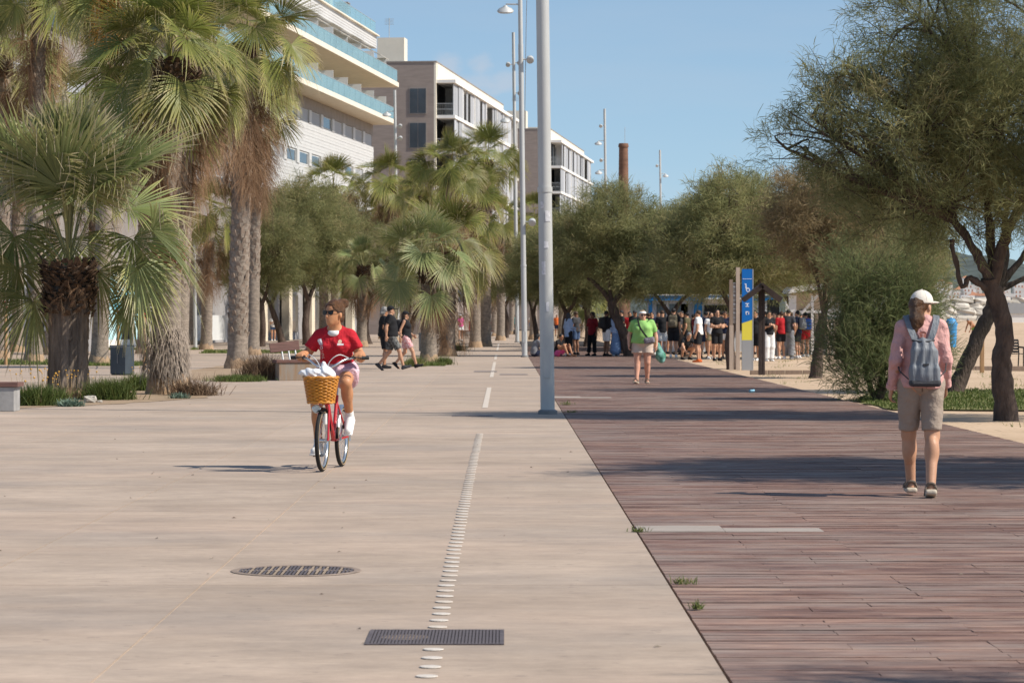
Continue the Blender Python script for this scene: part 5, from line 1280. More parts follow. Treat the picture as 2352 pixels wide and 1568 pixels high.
# shared shapes for the rest of the rows
def proto(seed, lobes, trunk, forks, mat):
    cm, pos, ax, al, li = spray_crown(lobes, 820, 56, 0.28, 0.0082, seed, 0.4, 0.5); cm.materials.append(mat)
    mb = MB()
    for pts, rs in trunk:
        P = curve_pts(pts, 6); k = len(P); mb.tube(P, [rs[0] + (rs[1] - rs[0]) * i / (k - 1) + (0.06 * math.exp(-i / 1.6) if pts[0][2] < 0 else 0) for i in range(k)], 12)
    limbs(mb, forks, lobes, pos, ax, al, li, seed, 0.075, 10, 40, 0.008)
    tm = mb.mesh('trunk', True); tm.materials.append(m_tbark)
    return cm, tm
PT = [proto(61, [((0, 0, 4.6), (2.0, 2.0, 1.6)), ((-1.4, 0.3, 3.9), (1.4, 1.5, 1.2)), ((1.5, -0.2, 4.0), (1.5, 1.5, 1.2)), ((0.2, 0, 5.9), (1.1, 1.2, 0.8)), ((0.4, 0.2, 3.1), (1.7, 1.4, 0.6)), ((-0.9, 0, 5.75), (0.5, 0.6, 0.45)), ((1.9, 0, 5.2), (0.6, 0.6, 0.5)), ((-2.5, 0, 4.7), (0.55, 0.6, 0.5))], [([(0, 0, -0.1), (-0.12, 0, 0.9), (0.08, 0, 1.9)], (0.17, 0.13)), ([(0.06, 0, 1.8), (0.5, 0, 2.5), (1.1, 0, 3.3)], (0.1, 0.06)), ([(0.06, 0, 1.8), (-0.35, 0, 2.6), (-0.9, 0, 3.3)], (0.1, 0.06))], [(1.1, 0, 3.3), (-0.9, 0, 3.3)], m_tam),
      proto(62, [((0.2, 0, 4.3), (1.8, 1.9, 1.7)), ((-1.2, 0, 4.8), (1.2, 1.3, 1.1)), ((1.4, 0.2, 5.0), (1.1, 1.3, 1.0)), ((-0.3, 0, 3.2), (1.7, 1.5, 0.7)), ((0.1, 0, 6.1), (0.8, 0.9, 0.7)), ((-1.9, 0, 5.8), (0.5, 0.5, 0.5)), ((2.2, 0, 4.3), (0.7, 0.7, 0.5)), ((0.9, 0, 6.3), (0.45, 0.5, 0.45))], [([(0, 0, -0.1), (0.2, 0, 0.9), (0.05, 0, 2.0)], (0.16, 0.12)), ([(0.05, 0, 1.9), (-0.5, 0, 2.5), (-0.8, 0, 3.4)], (0.1, 0.05)), ([(0.05, 0, 1.9), (0.3, 0.2, 2.7), (0.9, 0, 3.5)], (0.1, 0.05))], [(-0.8, 0, 3.4), (0.9, 0, 3.5)], m_tam),
      proto(63, [((-0.2, 0, 4.0), (2.2, 2.0, 1.3)), ((1.6, 0, 3.6), (1.2, 1.3, 0.9)), ((-1.8, 0, 3.7), (1.1, 1.2, 1.0)), ((0.3, 0, 5.2), (1.5, 1.4, 0.9)), ((-1.5, 0, 5.0), (0.6, 0.6, 0.5)), ((1.5, 0, 5.4), (0.5, 0.6, 0.5)), ((0.0, 0, 6.2), (0.5, 0.5, 0.45))], [([(0, 0, -0.1), (0.25, 0, 0.8), (0.6, 0, 1.8)], (0.17, 0.12)), ([(0.58, 0, 1.7), (0.2, 0, 2.4), (-0.6, 0, 3.1)], (0.1, 0.05)), ([(0.58, 0, 1.7), (1.0, 0, 2.4), (1.5, 0, 3.1)], (0.09, 0.05))], [(-0.6, 0, 3.1), (1.5, 0, 3.1), (0.6, 0, 1.78)], m_tam)]
ROW = [ # px, base y, scale xyz, proto, rotation, material, label
    (1502, 803, 1.05, 0.92, 2, 0.9, None, 'tamarisk behind the navy shirt at the near kiosk end'),
    (1684, 846, 0.9, 0.84, 0, 0.0, None, 'tamarisk with dark trunk directly behind the notice board'),
    (1578, 818, 1.05, 0.88, 2, 3.3, None, 'slanting tamarisk behind the black-clad queue'),
    (1604, 806, 1.08, 0.93, 1, 1.0, None, 'tamarisk growing in front of the kiosk serving hatch'),
    (1303, 806, 1.02, 0.86, 1, 2.2, None, 'tamarisk just past the second lamp post and the seated pair'),
    (1546, 800, 1.15, 0.96, 0, 1.9, None, 'tamarisk at the corner of the blue kiosk'),
    (1700, 793, 1.12, 1.30, 1, 0.4, None, 'taller tamarisk rising behind the kiosk roof'),
    (1790, 806, 1.15, 1.02, 2, 0.2, 'b', 'brown tamarisk behind the red-shirted queue'),
    (1860, 800, 1.2, 1.12, 0, 5.0, 'b', 'brown tamarisk beside the white beach hut'),
    (1930, 822, 1.1, 1.05, 2, 1.2, None, 'tamarisk behind the feathery green bush'),
    (2050, 812, 1.15, 1.15, 1, 3.0, None, 'tamarisk on the sand behind the white-capped backpacker'),
    (1235, 790, 1.0, 0.95, 2, 2.0, None, 'dark tamarisk between the far lamp posts'),
    (1350, 796, 1.18, 1.0, 0, 4.2, None, 'tamarisk behind the forked tamarisk'),
    (650, 788, 1.25, 1.28, 2, 3.14, None, 'tamarisk with slanting trunk behind the rust streaked bench'),
    (706, 792, 1.3, 1.3, 0, 1.0, None, 'thick-trunked dark tamarisk behind the cyclist'),
    (848, 790, 1.1, 1.0, 1, 2.6, None, 'thin-trunked tamarisk behind the walking group'),
    (790, 782, 1.5, 1.35, 1, 4.0, 'b', 'olive brown tamarisk behind the thick-trunked one'),
    (935, 786, 1.25, 1.1, 2, 0.7, None, 'tamarisk among the palms left of the small palm'),
    (1160, 776, 1.3, 1.2, 0, 2.7, None, 'dark tamarisk beyond the red fabric barrier'),
    (600, 796, 1.1, 1.1, 1, 5.2, None, 'tamarisk behind the thick-skirted palm')]
for (px, py, sxy, sz, k, rz, mm, lab) in ROW:
    b = gp(px, py)
    t = thing('tamarisk_tree', lab, 'tree', b, rz, 'tamarisk trees')
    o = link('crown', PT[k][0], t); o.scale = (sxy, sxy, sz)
    if mm: o.material_slots[0].link = 'OBJECT'; o.material_slots[0].material = m_tamb
    o = link('trunk', PT[k][1], t); o.scale = (sxy, sxy, sz)
# trees beside the deck, outside the picture, whose shade falls on the planks
for (X, Y, k, s, rz, lab) in ((10.3, 26.6, 0, 1.25, 0.3, 'tamarisk shading the middle of the deck'), (7.7, 8.6, 2, 1.0, 1.3, 'tamarisk shading the near end of the deck')):
    t = thing('tamarisk_tree', lab, 'tree', (X, Y, -0.03), rz, 'tamarisk trees')
    o = link('crown', PT[k][0], t); o.scale = (s, s, s); o = link('trunk', PT[k][1], t); o.scale = (s, s, s)

# ================================================================== BEDS, TUFTS AND SHRUBS
m_bed = ground_mat('bed soil', (0.27, 0.19, 0.125), (0.38, 0.28, 0.19), 12, 0.9, 0.5, 20, 0.95, ((0.14, 0.10, 0.06), 9.0))
BEDS = [[(-7.9, 47.6), (-6.5, 50.3), (-5.45, 54.0), (-5.5, 58.0), (-7.5, 60.5), (-10.4, 60.0), (-10.2, 50.0)], [(-6.9, 69.0), (-5.4, 70.5), (-5.2, 80), (-6.5, 90), (-8.6, 90), (-8.9, 72)]]
for k, pl in enumerate(BEDS): patch_sheet('planting_bed', pl, 0.006, m_bed, k)
LOW = [[(-19, 92), (-13.2, 92), (-12.8, 101), (-19, 101)], [(-13.4, 90), (-11.0, 90), (-11.2, 95), (-13.6, 95)], [(-12.5, 122), (-8, 122), (-8.5, 130), (-13, 130)], [(-3.1, 90), (-1.8, 90), (-1.7, 98), (-3.1, 98)], [(-25, 135), (-14, 135), (-14, 141), (-26, 141)]]
pts = []
for k, pl in enumerate(LOW):
    patch_sheet('grass_bed', pl, 0.006, m_turf, 20 + k); pts += scatter(pl, 3500, 30 + k)
me = blades('verge_grass', pts, 0.04, 0.16, 0.012, 0.8, 40, 0.1); me.materials.append(m_grass)
tag(link('verge_grass', me), 'low verge grass in the planting strips under the palms', 'grass', kind='stuff')
def clump(label, px, py, w, h, n, mat, seed, tint=0.0, name='grass_clump', lean=0.9, bw=0.007, flowers=None, cat='plant'):
    b = gp(px, py); r = np.random.default_rng(seed)
    t = thing(name, label, cat, (b[0], b[1], 0.004), 0, 'plants in the palm beds')
    P = np.stack([r.normal(0, w * 0.27, n), r.normal(0, w * 0.27, n), np.zeros(n)], 1)
    me = blades('blades', P, h * 0.45, h * 1.1, bw, lean, seed, tint); me.materials.append(mat); link('blades', me, t)['kind'] = 'stuff'
    if flowers:
        mb = MB(); st = MB()
        for i in range(flowers[0]):
            x, y = r.normal(0, w * 0.3), r.normal(0, w * 0.3); z = h * r.uniform(0.9, 1.45); c = Vector((x * 1.3, y * 1.3, z)); s = r.uniform(0.012, 0.024)
            st.tube([(x, y, 0.05), c], 0.003, 3, False)
            mb.add([c + Vector((s, 0, 0)), c + Vector((-s, 0, 0)), c + Vector((0, s, 0)), c + Vector((0, -s, 0)), c + Vector((0, 0, s)), c + Vector((0, 0, -s))], [(0, 2, 4), (2, 1, 4), (1, 3, 4), (3, 0, 4), (2, 0, 5), (1, 2, 5), (3, 1, 5), (0, 3, 5)])
        a = st.build('flower_stalks', m_stalk, t); a['kind'] = 'stuff'; f = mb.build('flowers', flowers[1], a); f['kind'] = 'stuff'
    return t
m_fl = M('yellow flowers', (0.55, 0.29, 0.05), 0.7, 0.2, 10, 0)
m_dry = leaf_mat('dry shrub', [(0.0, (0.10, 0.065, 0.045)), (0.5, (0.2, 0.13, 0.085)), (1.0, (0.33, 0.24, 0.15))], 0.2, 0.8, 0.1)
m_glauc = leaf_mat('glaucous leaf', [(0.0, (0.08, 0.13, 0.09)), (0.5, (0.17, 0.24, 0.18)), (1.0, (0.28, 0.34, 0.26))], 0.25, 0.6, 0.3)
clump('dark green grass clump with yellow flowers beside the block bench', 84, 931, 0.62, 0.42, 1500, m_grass, 1, -0.12, flowers=(16, m_fl))
clump('second dark grass clump between the bench and the squat palm', 122, 926, 0.34, 0.34, 600, m_grass, 2, -0.1, flowers=(8, m_fl))
clump('large green grass clump right of the squat palm', 250, 918, 0.66, 0.45, 2000, m_grass, 3, -0.05)
clump('green grass clump with yellow flowers behind the litter bin', 318, 897, 0.45, 0.42, 1100, m_grass, 4, -0.04, flowers=(10, m_fl))
clump('dry orange flowering stalks against the squat palm trunk', 168, 917, 0.5, 0.36, 160, m_dry, 5, 0.2, flowers=(18, m_fl))
clump('small grey green rosette at the foot of the squat palm', 165, 933, 0.3, 0.17, 420, m_glauc, 6, 0, 'rosette_plant', 1.6, 0.012)
clump('small grey green rosette at the foot of the ringed palm', 413, 915, 0.28, 0.13, 380, m_glauc, 7, 0, 'rosette_plant', 1.6, 0.012)
clump('dry brown shrub right of the ringed palm', 445, 908, 0.75, 0.48, 700, m_dry, 8, 0, 'dry_shrub', 1.3, 0.006)
clump('low green ground cover at the foot of the thick-skirted palm', 545, 876, 0.95, 0.2, 1700, m_grass, 9, -0.05)
clump('brownish shrub beside the rust streaked bench', 603, 872, 0.8, 0.72, 1500, m_dry, 10, 0.1, 'dry_shrub', 0.8, 0.007)
clump('green tuft at the foot of the small palm', 1018, 838, 0.45, 0.35, 500, m_grass, 11, 0.1)
clump('yellowish tuft behind the round litter bin', 955, 842, 0.5, 0.4, 400, m_grass, 12, 0.25)
clump('green tuft beside the palm with tan skirt', 1050, 806, 0.7, 0.45, 600, m_grass, 13, 0.15)
for k, (px, py, w, lab) in enumerate(((1468, 1222, 0.10, 'small weed sprouting at the deck edge by the pale planks'), (1572, 1342, 0.11, 'yellow green weed between deck and concrete'), (1300, 930, 0.22, 'weed at the foot of the stickered lamp post'), (1312, 948, 0.16, 'weed in the joint beside the deck and lamp post'), (1600, 1400, 0.05, 'tiny weed at the deck joint'))):
    clump(lab, px, py, w, 0.06 + 0.05 * (k == 2), 70, m_grass, 50 + k, 0.15, 'weed', 1.4, 0.003)
# strewn bits on the concrete
def litter():
    r = random.Random(12); mb = MB()
    for i in range(170):
        X = r.uniform(-6, 6); Y = 11 + 45 * r.random() ** 1.6; z = 0.004; s = r.uniform(0.006, 0.02) * (1 if X < 0.9 else 0.8); a = r.uniform(0, 6.28); c, q = math.cos(a) * s, math.sin(a) * s
        if abs(X - 0.9) < 0.05: continue
        mb.add([(X - c, Y - q, z), (X + q * .5, Y - c * .5, z + s * .5), (X + c, Y + q, z), (X - q * .5, Y + c * .5, z + s * .2)], [(0, 1, 2, 3)])
    o = mb.build('dry_litter', M('dry leaf scraps', (.2, .15, .11), .9, .5, 3, 0, col2=(.5, .42, .34)), None); tag(o, 'scattered dry leaf scraps and grit over concrete and planks', 'litter', kind='stuff')
litter()
# ================================================================== PEOPLE: implicit bodies meshed as one surface
V3 = lambda *a: np.array(a, float)
def unit(v): v = np.asarray(v, float); return v / max(1e-9, np.linalg.norm(v))
def rc(a, b, ra, rb, k=0.03, op='+'): return ('rc', np.asarray(a, float), np.asarray(b, float), ra, rb, k, op)
def flat_cone(a, b, ra, rb, k=0.03): return ('fc', np.asarray(a, float), np.asarray(b, float), ra, rb, k, '+')
def el(c, r, k=0.03, op='+', R=None): return ('el', np.asarray(c, float), np.asarray(r, float), R, None, k, op)
def bx(c, h, k=0.02, op='+', R=None, rnd=0.01): return ('bx', np.asarray(c, float), np.asarray(h, float), R, rnd, k, op)
def cut(p, n): return ('pl', np.asarray(p, float), unit(n), None, None, 0, 'x')
def prim_box(p):
    if p[0] in ('rc', 'fc'):
        m = max(p[3], p[4]); return np.minimum(p[1], p[2]) - m, np.maximum(p[1], p[2]) + m
    if p[0] in ('el', 'bx'):
        m = p[2] if p[3] is None else np.full(3, np.linalg.norm(p[2]) if p[0] == 'bx' else p[2].max()); return p[1] - m, p[1] + m
    return None
def prim_eval(p, X):
    if p[0] == 'rc':
        a, b, ra, rb = p[1:5]; ab = b - a; L2 = ab @ ab
        t = np.clip(((X - a) @ ab) / max(L2, 1e-12), 0, 1)
        return np.linalg.norm(X - a - t[..., None] * ab, axis=-1) - (ra + (rb - ra) * t)
    if p[0] == 'fc':
        a, b, ra, rb = p[1:5]; ab = b - a; L = np.linalg.norm(ab); t = ((X - a) @ ab) / (L * L); tc = np.maximum(t, 0)
        return np.maximum(np.linalg.norm(X - a - tc[..., None] * ab, axis=-1) - (ra + (rb - ra) * np.clip(t, 0, 1)), (t - 1) * L)
    if p[0] == 'el':
        q = X - p[1]
        if p[3] is not None: q = q @ p[3]
        r = p[2]; k0 = np.linalg.norm(q / r, axis=-1); k1 = np.linalg.norm(q / (r * r), axis=-1)
        return k0 * (k0 - 1) / np.maximum(k1, 1e-9)
    if p[0] == 'bx':
        q = X - p[1]
        if p[3] is not None: q = q @ p[3]
        q = np.abs(q) - (p[2] - p[4])
        return np.linalg.norm(np.maximum(q, 0), axis=-1) + np.minimum(q.max(-1), 0) - p[4]
    return (X - p[1]) @ p[2]
def sdf_mesh(name, prims, h, noise=None):
    bb = [prim_box(p) for p in prims if p[6] == '+']
    lo = np.min([b[0] for b in bb], 0) - 3 * h; hi = np.max([b[1] for b in bb], 0) + 3 * h
    n = np.ceil((hi - lo) / h).astype(int) + 1
    ax = [lo[i] + h * np.arange(n[i]) for i in range(3)]
    D = np.full(n, 0.3)
    def region(b, m):
        i0 = np.maximum(0, np.floor((b[0] - m - lo) / h).astype(int)); i1 = np.minimum(n, np.ceil((b[1] + m - lo) / h).astype(int) + 1)
        return tuple(slice(i0[i], max(i1[i], i0[i])) for i in range(3))
    def grid(s): return np.stack(np.meshgrid(ax[0][s[0]], ax[1][s[1]], ax[2][s[2]], indexing='ij'), -1)
    for p in prims:
        op, k = p[6], p[5]
        if p[0] == 'pl': s = tuple(slice(0, m) for m in n)
        else: s = region(prim_box(p), 0.12 + k)
        X = grid(s); d = prim_eval(p, X); c = D[s]
        if op == '+':
            if k > 0:
                q = np.clip(0.5 + 0.5 * (c - d) / k, 0, 1); D[s] = c * (1 - q) + d * q - k * q * (1 - q)
            else: D[s] = np.minimum(c, d)
        elif op == '-':
            if k > 0:
                q = np.clip(0.5 - 0.5 * (c + d) / k, 0, 1); D[s] = c * (1 - q) - d * q + k * q * (1 - q)
            else: D[s] = np.maximum(c, -d)
        else: D[s] = np.maximum(c, d)
    if noise:
        X = grid(tuple(slice(0, m) for m in n)); D = D + noise(X)
    # surface nets
    S = D < 0
    cnt = np.zeros(n - 1, int)
    off = [(i, j, k) for i in (0, 1) for j in (0, 1) for k in (0, 1)]
    for o in off: cnt += S[o[0]:n[0] - 1 + o[0], o[1]:n[1] - 1 + o[1], o[2]:n[2] - 1 + o[2]]
    act = (cnt > 0) & (cnt < 8); idx = np.argwhere(act)
    acc = np.zeros((len(idx), 3)); num = np.zeros(len(idx))
    for a in off:
        for axis in range(3):
            if a[axis]: continue
            b = list(a); b[axis] = 1
            va = D[idx[:, 0] + a[0], idx[:, 1] + a[1], idx[:, 2] + a[2]]; vb = D[idx[:, 0] + b[0], idx[:, 1] + b[1], idx[:, 2] + b[2]]
            m = (va < 0) != (vb < 0); t = np.where(m, va / np.where(m, va - vb, 1), 0)
            q = np.array(a, float)[None] + t[:, None] * (np.array(b) - np.array(a))[None]
            acc[m] += q[m]; num[m] += 1
    V = lo + (idx + acc / num[:, None]) * h
    ID = np.full(n - 1, -1); ID[act] = np.arange(len(idx)); Q = []
    for axis in range(3):
        u, v = (axis + 1) % 3, (axis + 2) % 3
        sl0 = [slice(1, -1)] * 3; sl0[axis] = slice(0, -1); sl1 = [slice(1, -1)] * 3; sl1[axis] = slice(1, None)
        A, B = S[tuple(sl0)], S[tuple(sl1)]; e = np.argwhere(A != B)
        if not len(e): continue
        ins = A[e[:, 0], e[:, 1], e[:, 2]]
        e = e.copy(); e[:, u] += 1; e[:, v] += 1
        c = []
        for du, dv in ((-1, -1), (0, -1), (0, 0), (-1, 0)):
            g = e.copy(); g[:, u] += du; g[:, v] += dv; c.append(ID[g[:, 0], g[:, 1], g[:, 2]])
        c = np.stack(c, 1); c[~ins] = c[~ins][:, ::-1]; Q.append(c)
    Q = np.concatenate(Q); Q = Q[(Q >= 0).all(1)]
    return np_mesh(name, V, Q, None, None, True)
def rotm(yaw=0, pitch=0, roll=0):
    return np.array(Matrix.Rotation(yaw, 3, 'Z') @ Matrix.Rotation(pitch, 3, 'X') @ Matrix.Rotation(roll, 3, 'Y'))

# ---- skeleton: facing +Y, x to the right hand side
BASE = dict(pelvis=(0, 0, .95), waist=(0, 0.01, 1.09), chest=(0, .0, 1.27), neck=(0, -.015, 1.43), head=(0, .015, 1.565),
            shR=(.168, -.01, 1.385), elR=(.205, -.035, 1.12), wrR=(.215, .03, .89), shL=(-.168, -.01, 1.385), elL=(-.205, -.035, 1.12), wrL=(-.215, .03, .89),
            hipR=(.088, 0, .92), knR=(.095, .02, .50), anR=(.092, -.03, .085), hipL=(-.088, 0, .92), knL=(-.095, .02, .50), anL=(-.092, -.03, .085))
def pose(**k):
    J = {a: np.array(b, float) for a, b in BASE.items()}
    for a, b in k.items():
        if a in J: J[a] = np.array(b, float)
    J['yaw'] = k.get('yaw', 0.0); J['pitch'] = k.get('pitch', 0.0)
    J['toeR'] = np.array(k.get('toeR', (0.03, 1, 0)), float); J['toeL'] = np.array(k.get('toeL', (-0.03, 1, 0)), float)
    J['hdR'] = unit(k.get('hdR', J['wrR'] - J['elR'])); J['hdL'] = unit(k.get('hdL', J['wrL'] - J['elL']))
    J['pnR'] = unit(k.get('pnR', (-1, 0, 0))); J['pnL'] = unit(k.get('pnL', (1, 0, 0)))
    J['curl'] = k.get('curl', 0.45)
    return J
def head_prims(J, k=1.0):
    c = J['head']; R = rotm(J['yaw'], J['pitch']); g = lambda *p: c + R @ (np.array(p) * k)
    return [el(g(0, -.012, .028), V3(.071, .088, .086) * k, .02, R=R), el(g(0, .022, -.035), V3(.056, .066, .078) * k, .03, R=R), el(g(0, .058, -.088), V3(.026, .024, .022) * k, .03, R=R),
            rc(g(0, .083, .0), g(0, .099, -.032), .007 * k, .0125 * k, .012), el(g(0, .076, -.062), V3(.024, .012, .011) * k, .01, R=R), el(g(.072, -.008, -.018), V3(.011, .02, .03) * k, .008, R=R), el(g(-.072, -.008, -.018), V3(.011, .02, .03) * k, .008, R=R),
            el(g(.03, .078, .004), V3(.014, .008, .008) * k, .012, '-', R=R), el(g(-.03, .078, .004), V3(.014, .008, .008) * k, .012, '-', R=R),
            rc(J['neck'] + V3(0, .005, -.03), g(0, -.02, -.06), .056, .05, .035)]
def hand_prims(wr, d, pn, curl, side, k=1.0, fr=.0088):
    """palm, four unequal bent fingers and a thumb from the side of the palm"""
    d = unit(d); pn = unit(pn - d * (pn @ d)); ac = np.cross(d, pn) * side           # ac points to the thumb side
    P = []; R = np.stack([ac, d, pn], 1)
    P.append(bx(wr + d * .048 * k, V3(.037, .046, .0135) * k, .015, R=R, rnd=.012 * k))
    for i, (o, L) in enumerate(((.030, .070), (.010, .078), (-.010, .073), (-.029, .058))):
        b = wr + (d * .088 + ac * o) * k; c1 = curl * (1 + .12 * i); dirn = d * math.cos(c1) + pn * math.sin(c1); m = b + dirn * L * .5 * k
        c2 = c1 * 2.1; dirn = d * math.cos(c2) + pn * math.sin(c2); e = m + dirn * L * .5 * k
        P += [rc(b, m, fr * k, fr * .95 * k, .006), rc(m, e, fr * .95 * k, fr * .78 * k, .002)]
    b = wr + (d * .022 + ac * .032) * k; m = b + unit(d * .75 + ac * .6 + pn * .35) * .042 * k; e = m + unit(d * .9 + ac * .1 + pn * .45) * .03 * k
    return P + [rc(b, m, fr * 1.2 * k, fr * 1.05 * k, .008), rc(m, e, fr * 1.05 * k, fr * .85 * k, .002)]
def torso_prims(J, f=1.0, female=False, inf=0.0, k=.05):
    sw = .9 if female else 1.0
    P = [el(J['chest'], V3(.145 * sw * f + inf, .105 * f + inf, .165 + inf), k), el(J['waist'], V3((.118 if female else .128) * f + inf, .092 * f + inf, .13 + inf), k), el(J['pelvis'], V3((.158 if female else .146) * f + inf, .115 * f + inf, .105 + inf), k)]
    a, b = J['shR'], J['shL']; m = (a + b) / 2
    P.append(rc(m + (a - m) * .78, m + (b - m) * .78, .058 + inf, .058 + inf, k)); P.append(rc(m + (a - m) * .5 + V3(0, 0, .015), J['neck'] + V3(.02, 0, .03), .045 + inf * .6, .035 + inf * .4, .03)); P.append(rc(m + (b - m) * .5 + V3(0, 0, .015), J['neck'] + V3(-.02, 0, .03), .045 + inf * .6, .035 + inf * .4, .03))
    P.append(rc(J['chest'], J['pelvis'], .10 * f + inf, .11 * f + inf, k))
    if female:
        for s in (1, -1): P.append(el(J['chest'] + V3(.066 * s, .082 * f, -.03), V3(.062, .055, .06) * f + inf, .04))
    return P
def body_mesh(name, J, h, f=1.0, female=False, legf=1.0, hands=True, fr=.0088, armf=1.0, feet=True, hk=1.0):
    P = torso_prims(J, f, female)
    af = (.92 if female else 1.03) * armf; lf = legf
    for s in 'RL':
        P += [rc(J['sh' + s], J['el' + s], .052 * af, .040 * af, .03), rc(J['el' + s], J['wr' + s], .040 * af, .027 * af, .015), el(J['el' + s] * .72 + J['wr' + s] * .28, V3(.041, .041, .06) * af, .03)]
        P += [rc(J['hip' + s], J['kn' + s], .092 * lf, .056 * lf, .04), rc(J['kn' + s], J['an' + s], .053 * lf, .036 * lf, .02)]
        cv = J['kn' + s] * .68 + J['an' + s] * .32; bk = unit(np.cross(J['an' + s] - J['kn' + s], V3(1, 0, 0))); bk = bk if bk[1] < 0 else -bk
        P += [el(cv + bk * .018, V3(.052, .052, .1) * lf, .03)]
        if feet:
            td = unit(J['toe' + s]); a = J['an' + s]; P += [rc(a + V3(0, 0, -.045) - td * .02, a + td * .15 + V3(0, 0, -.055), .036, .026, .03)]
        if hands: P += hand_prims(J['wr' + s], J['hd' + s], J['pn' + s], J['curl'], 1 if s == 'R' else -1, fr=fr)
    P += head_prims(J, hk)
    return sdf_mesh(name, P, h)
def cloth_noise(amp, sx=9.0, seed=0):
    ph = np.random.default_rng(seed).uniform(0, 6.28, 6)
    def f(X):
        x, y, z = X[..., 0], X[..., 1], X[..., 2]
        return amp * (np.sin(x * sx * 2.1 + 3 * np.sin(z * sx + ph[0]) + ph[1]) * np.sin(z * sx * 1.7 + 2 * np.sin(y * sx * 1.3 + ph[2])) + .5 * np.sin((x + z) * sx * 3.4 + ph[3]) * np.sin((y - z) * sx * 2.9 + ph[4]))
    return f
def top_mesh(name, J, h, f=1.0, female=False, sleeve=.55, hem=-.04, inf=.014, neck=.075, loose=0.0, amp=.004, seed=0, hood=False):
    """shirt: torso and sleeves, open neck, cut hem; sleeve 0 none, 1 elbow, 2 wrist"""
    P = torso_prims(J, f + loose * .5, female, inf)
    hz = J['pelvis'] + V3(0, 0, hem)
    P.append(rc(J['waist'], hz, (.112 + loose * .12) * f + inf, (.125 + loose * .15) * f + inf, .05))
    up = unit(J['chest'] - J['pelvis'])
    for s in 'RL':
        a, b, c = J['sh' + s], J['el' + s], J['wr' + s]
        if sleeve > 0:
            e = a + (b - a) * min(1, sleeve); P.append((flat_cone if sleeve <= 1 else rc)(a, e, .056 + inf * .7, (.057 if sleeve <= 1 else .048) + inf * .6, .03))
            if sleeve > 1: P.append(flat_cone(b, b + (c - b) * (sleeve - 1), .046 + inf * .5, .036 + inf * .5, .02))
        else: P.append(el(a - unit(a - b) * -.0, V3(.03, .03, .03), .02))
    P.append(cut(hz, -up))
    P.append(el(J['neck'] + V3(0, .03, .055), V3(neck, neck * .95, .065), .012, '-'))
    return sdf_mesh(name, P, h, cloth_noise(amp, 9, seed))
def bottom_mesh(name, J, h, f=1.0, leg=.55, inf=.018, flare=.014, amp=.003, seed=0, legf=1.0, female=False, wide=0.0, lk=.014):
    """shorts (leg<1) or trousers (leg 1..2)"""
    P = [el(J['pelvis'], V3((.158 if female else .146) * f + inf, .115 * f + inf, .105 + inf), .03), rc(J['pelvis'], J['pelvis'] * .45 + J['waist'] * .55, .115 * f + inf, .11 * f + inf, .04)]
    for s in 'RL':
        a, b, c = J['hip' + s], J['kn' + s], J['an' + s]
        t = min(1, leg); e = a + (b - a) * t
        P.append((flat_cone if leg <= 1 else rc)(a, e, .094 * legf + inf, (.094 + (.058 - .094) * t) * legf + inf + flare + wide, lk))
        if leg > 1:
            e2 = b + (c - b) * (leg - 1); P.append(flat_cone(b, e2, .058 * legf + inf + wide, (.045 * legf + inf + flare + wide), .02))
    up = unit(J['waist'] - J['pelvis'])
    P.append(cut(J['pelvis'] + up * .115, up))
    return sdf_mesh(name, P, h, cloth_noise(amp, 8, seed + 3))
def skirt_mesh(name, J, h, low=.12, spread=.2, inf=.016, seed=0):
    P = [el(J['pelvis'], V3(.16 + inf, .12 + inf, .1 + inf), .03), rc(J['pelvis'], V3(J['pelvis'][0], J['pelvis'][1], low + .18), .135 + inf, spread, .05), cut(J['pelvis'] + V3(0, 0, .11), (0, 0, 1)), cut((0, 0, low), (0, 0, -1))]
    return sdf_mesh(name, P, h, cloth_noise(.008, 10, seed))
def hair_mesh(name, J, h, style='short', k=1.0):
    c = J['head']; R = rotm(J['yaw'], J['pitch']); g = lambda *p: c + R @ (np.array(p) * k)
    P = [el(g(0, -.022, .036), V3(.077, .092, .088) * k, .01, R=R)]
    if style == 'long': P += [rc(g(0, -.07, .0), g(0, -.085, -.17), .068 * k, .05 * k, .04), rc(g(.05, -.03, 0), g(.06, -.04, -.13), .03 * k, .022 * k, .03), rc(g(-.05, -.03, 0), g(-.06, -.04, -.13), .03 * k, .022 * k, .03)]
    if style == 'bun': P += [el(g(.0, -.085, .105), V3(.048, .045, .045) * k, .02)]
    if style == 'curly': P += [el(g(0, -.02, .05), V3(.096, .105, .10) * k, .02), el(g(0, -.05, -.03), V3(.09, .08, .09) * k, .03)]
    if style == 'scarf': P += [el(g(0, -.02, -.02), V3(.088, .095, .12) * k, .03), rc(g(0, -.01, -.1), J['neck'] + V3(0, -.01, -.06), .085 * k, .1, .04)]
    P += [el(g(0, .078, -.02 if style != 'scarf' else -.02), V3(.064, .072, .098 if style != 'scarf' else .085) * k, .015, '-', R=R), cut(g(0, 0, -.055 if style == 'short' else -.4), -R[:, 2])]
    ns = cloth_noise(.004 if style != 'curly' else .012, 22, 5)
    return sdf_mesh(name, P, h, ns)
def cap_mesh(name, J, h, k=1.0):
    c = J['head']; R = rotm(J['yaw'], J['pitch']); g = lambda *p: c + R @ (np.array(p) * k)
    P = [el(g(0, -.012, .04), V3(.088, .103, .088) * k, .01, R=R), cut(g(0, 0, .035), -R[:, 2]), el(g(0, .115, .042), V3(.068, .085, .011) * k, .012, R=R)]
    return sdf_mesh(name, P, h)
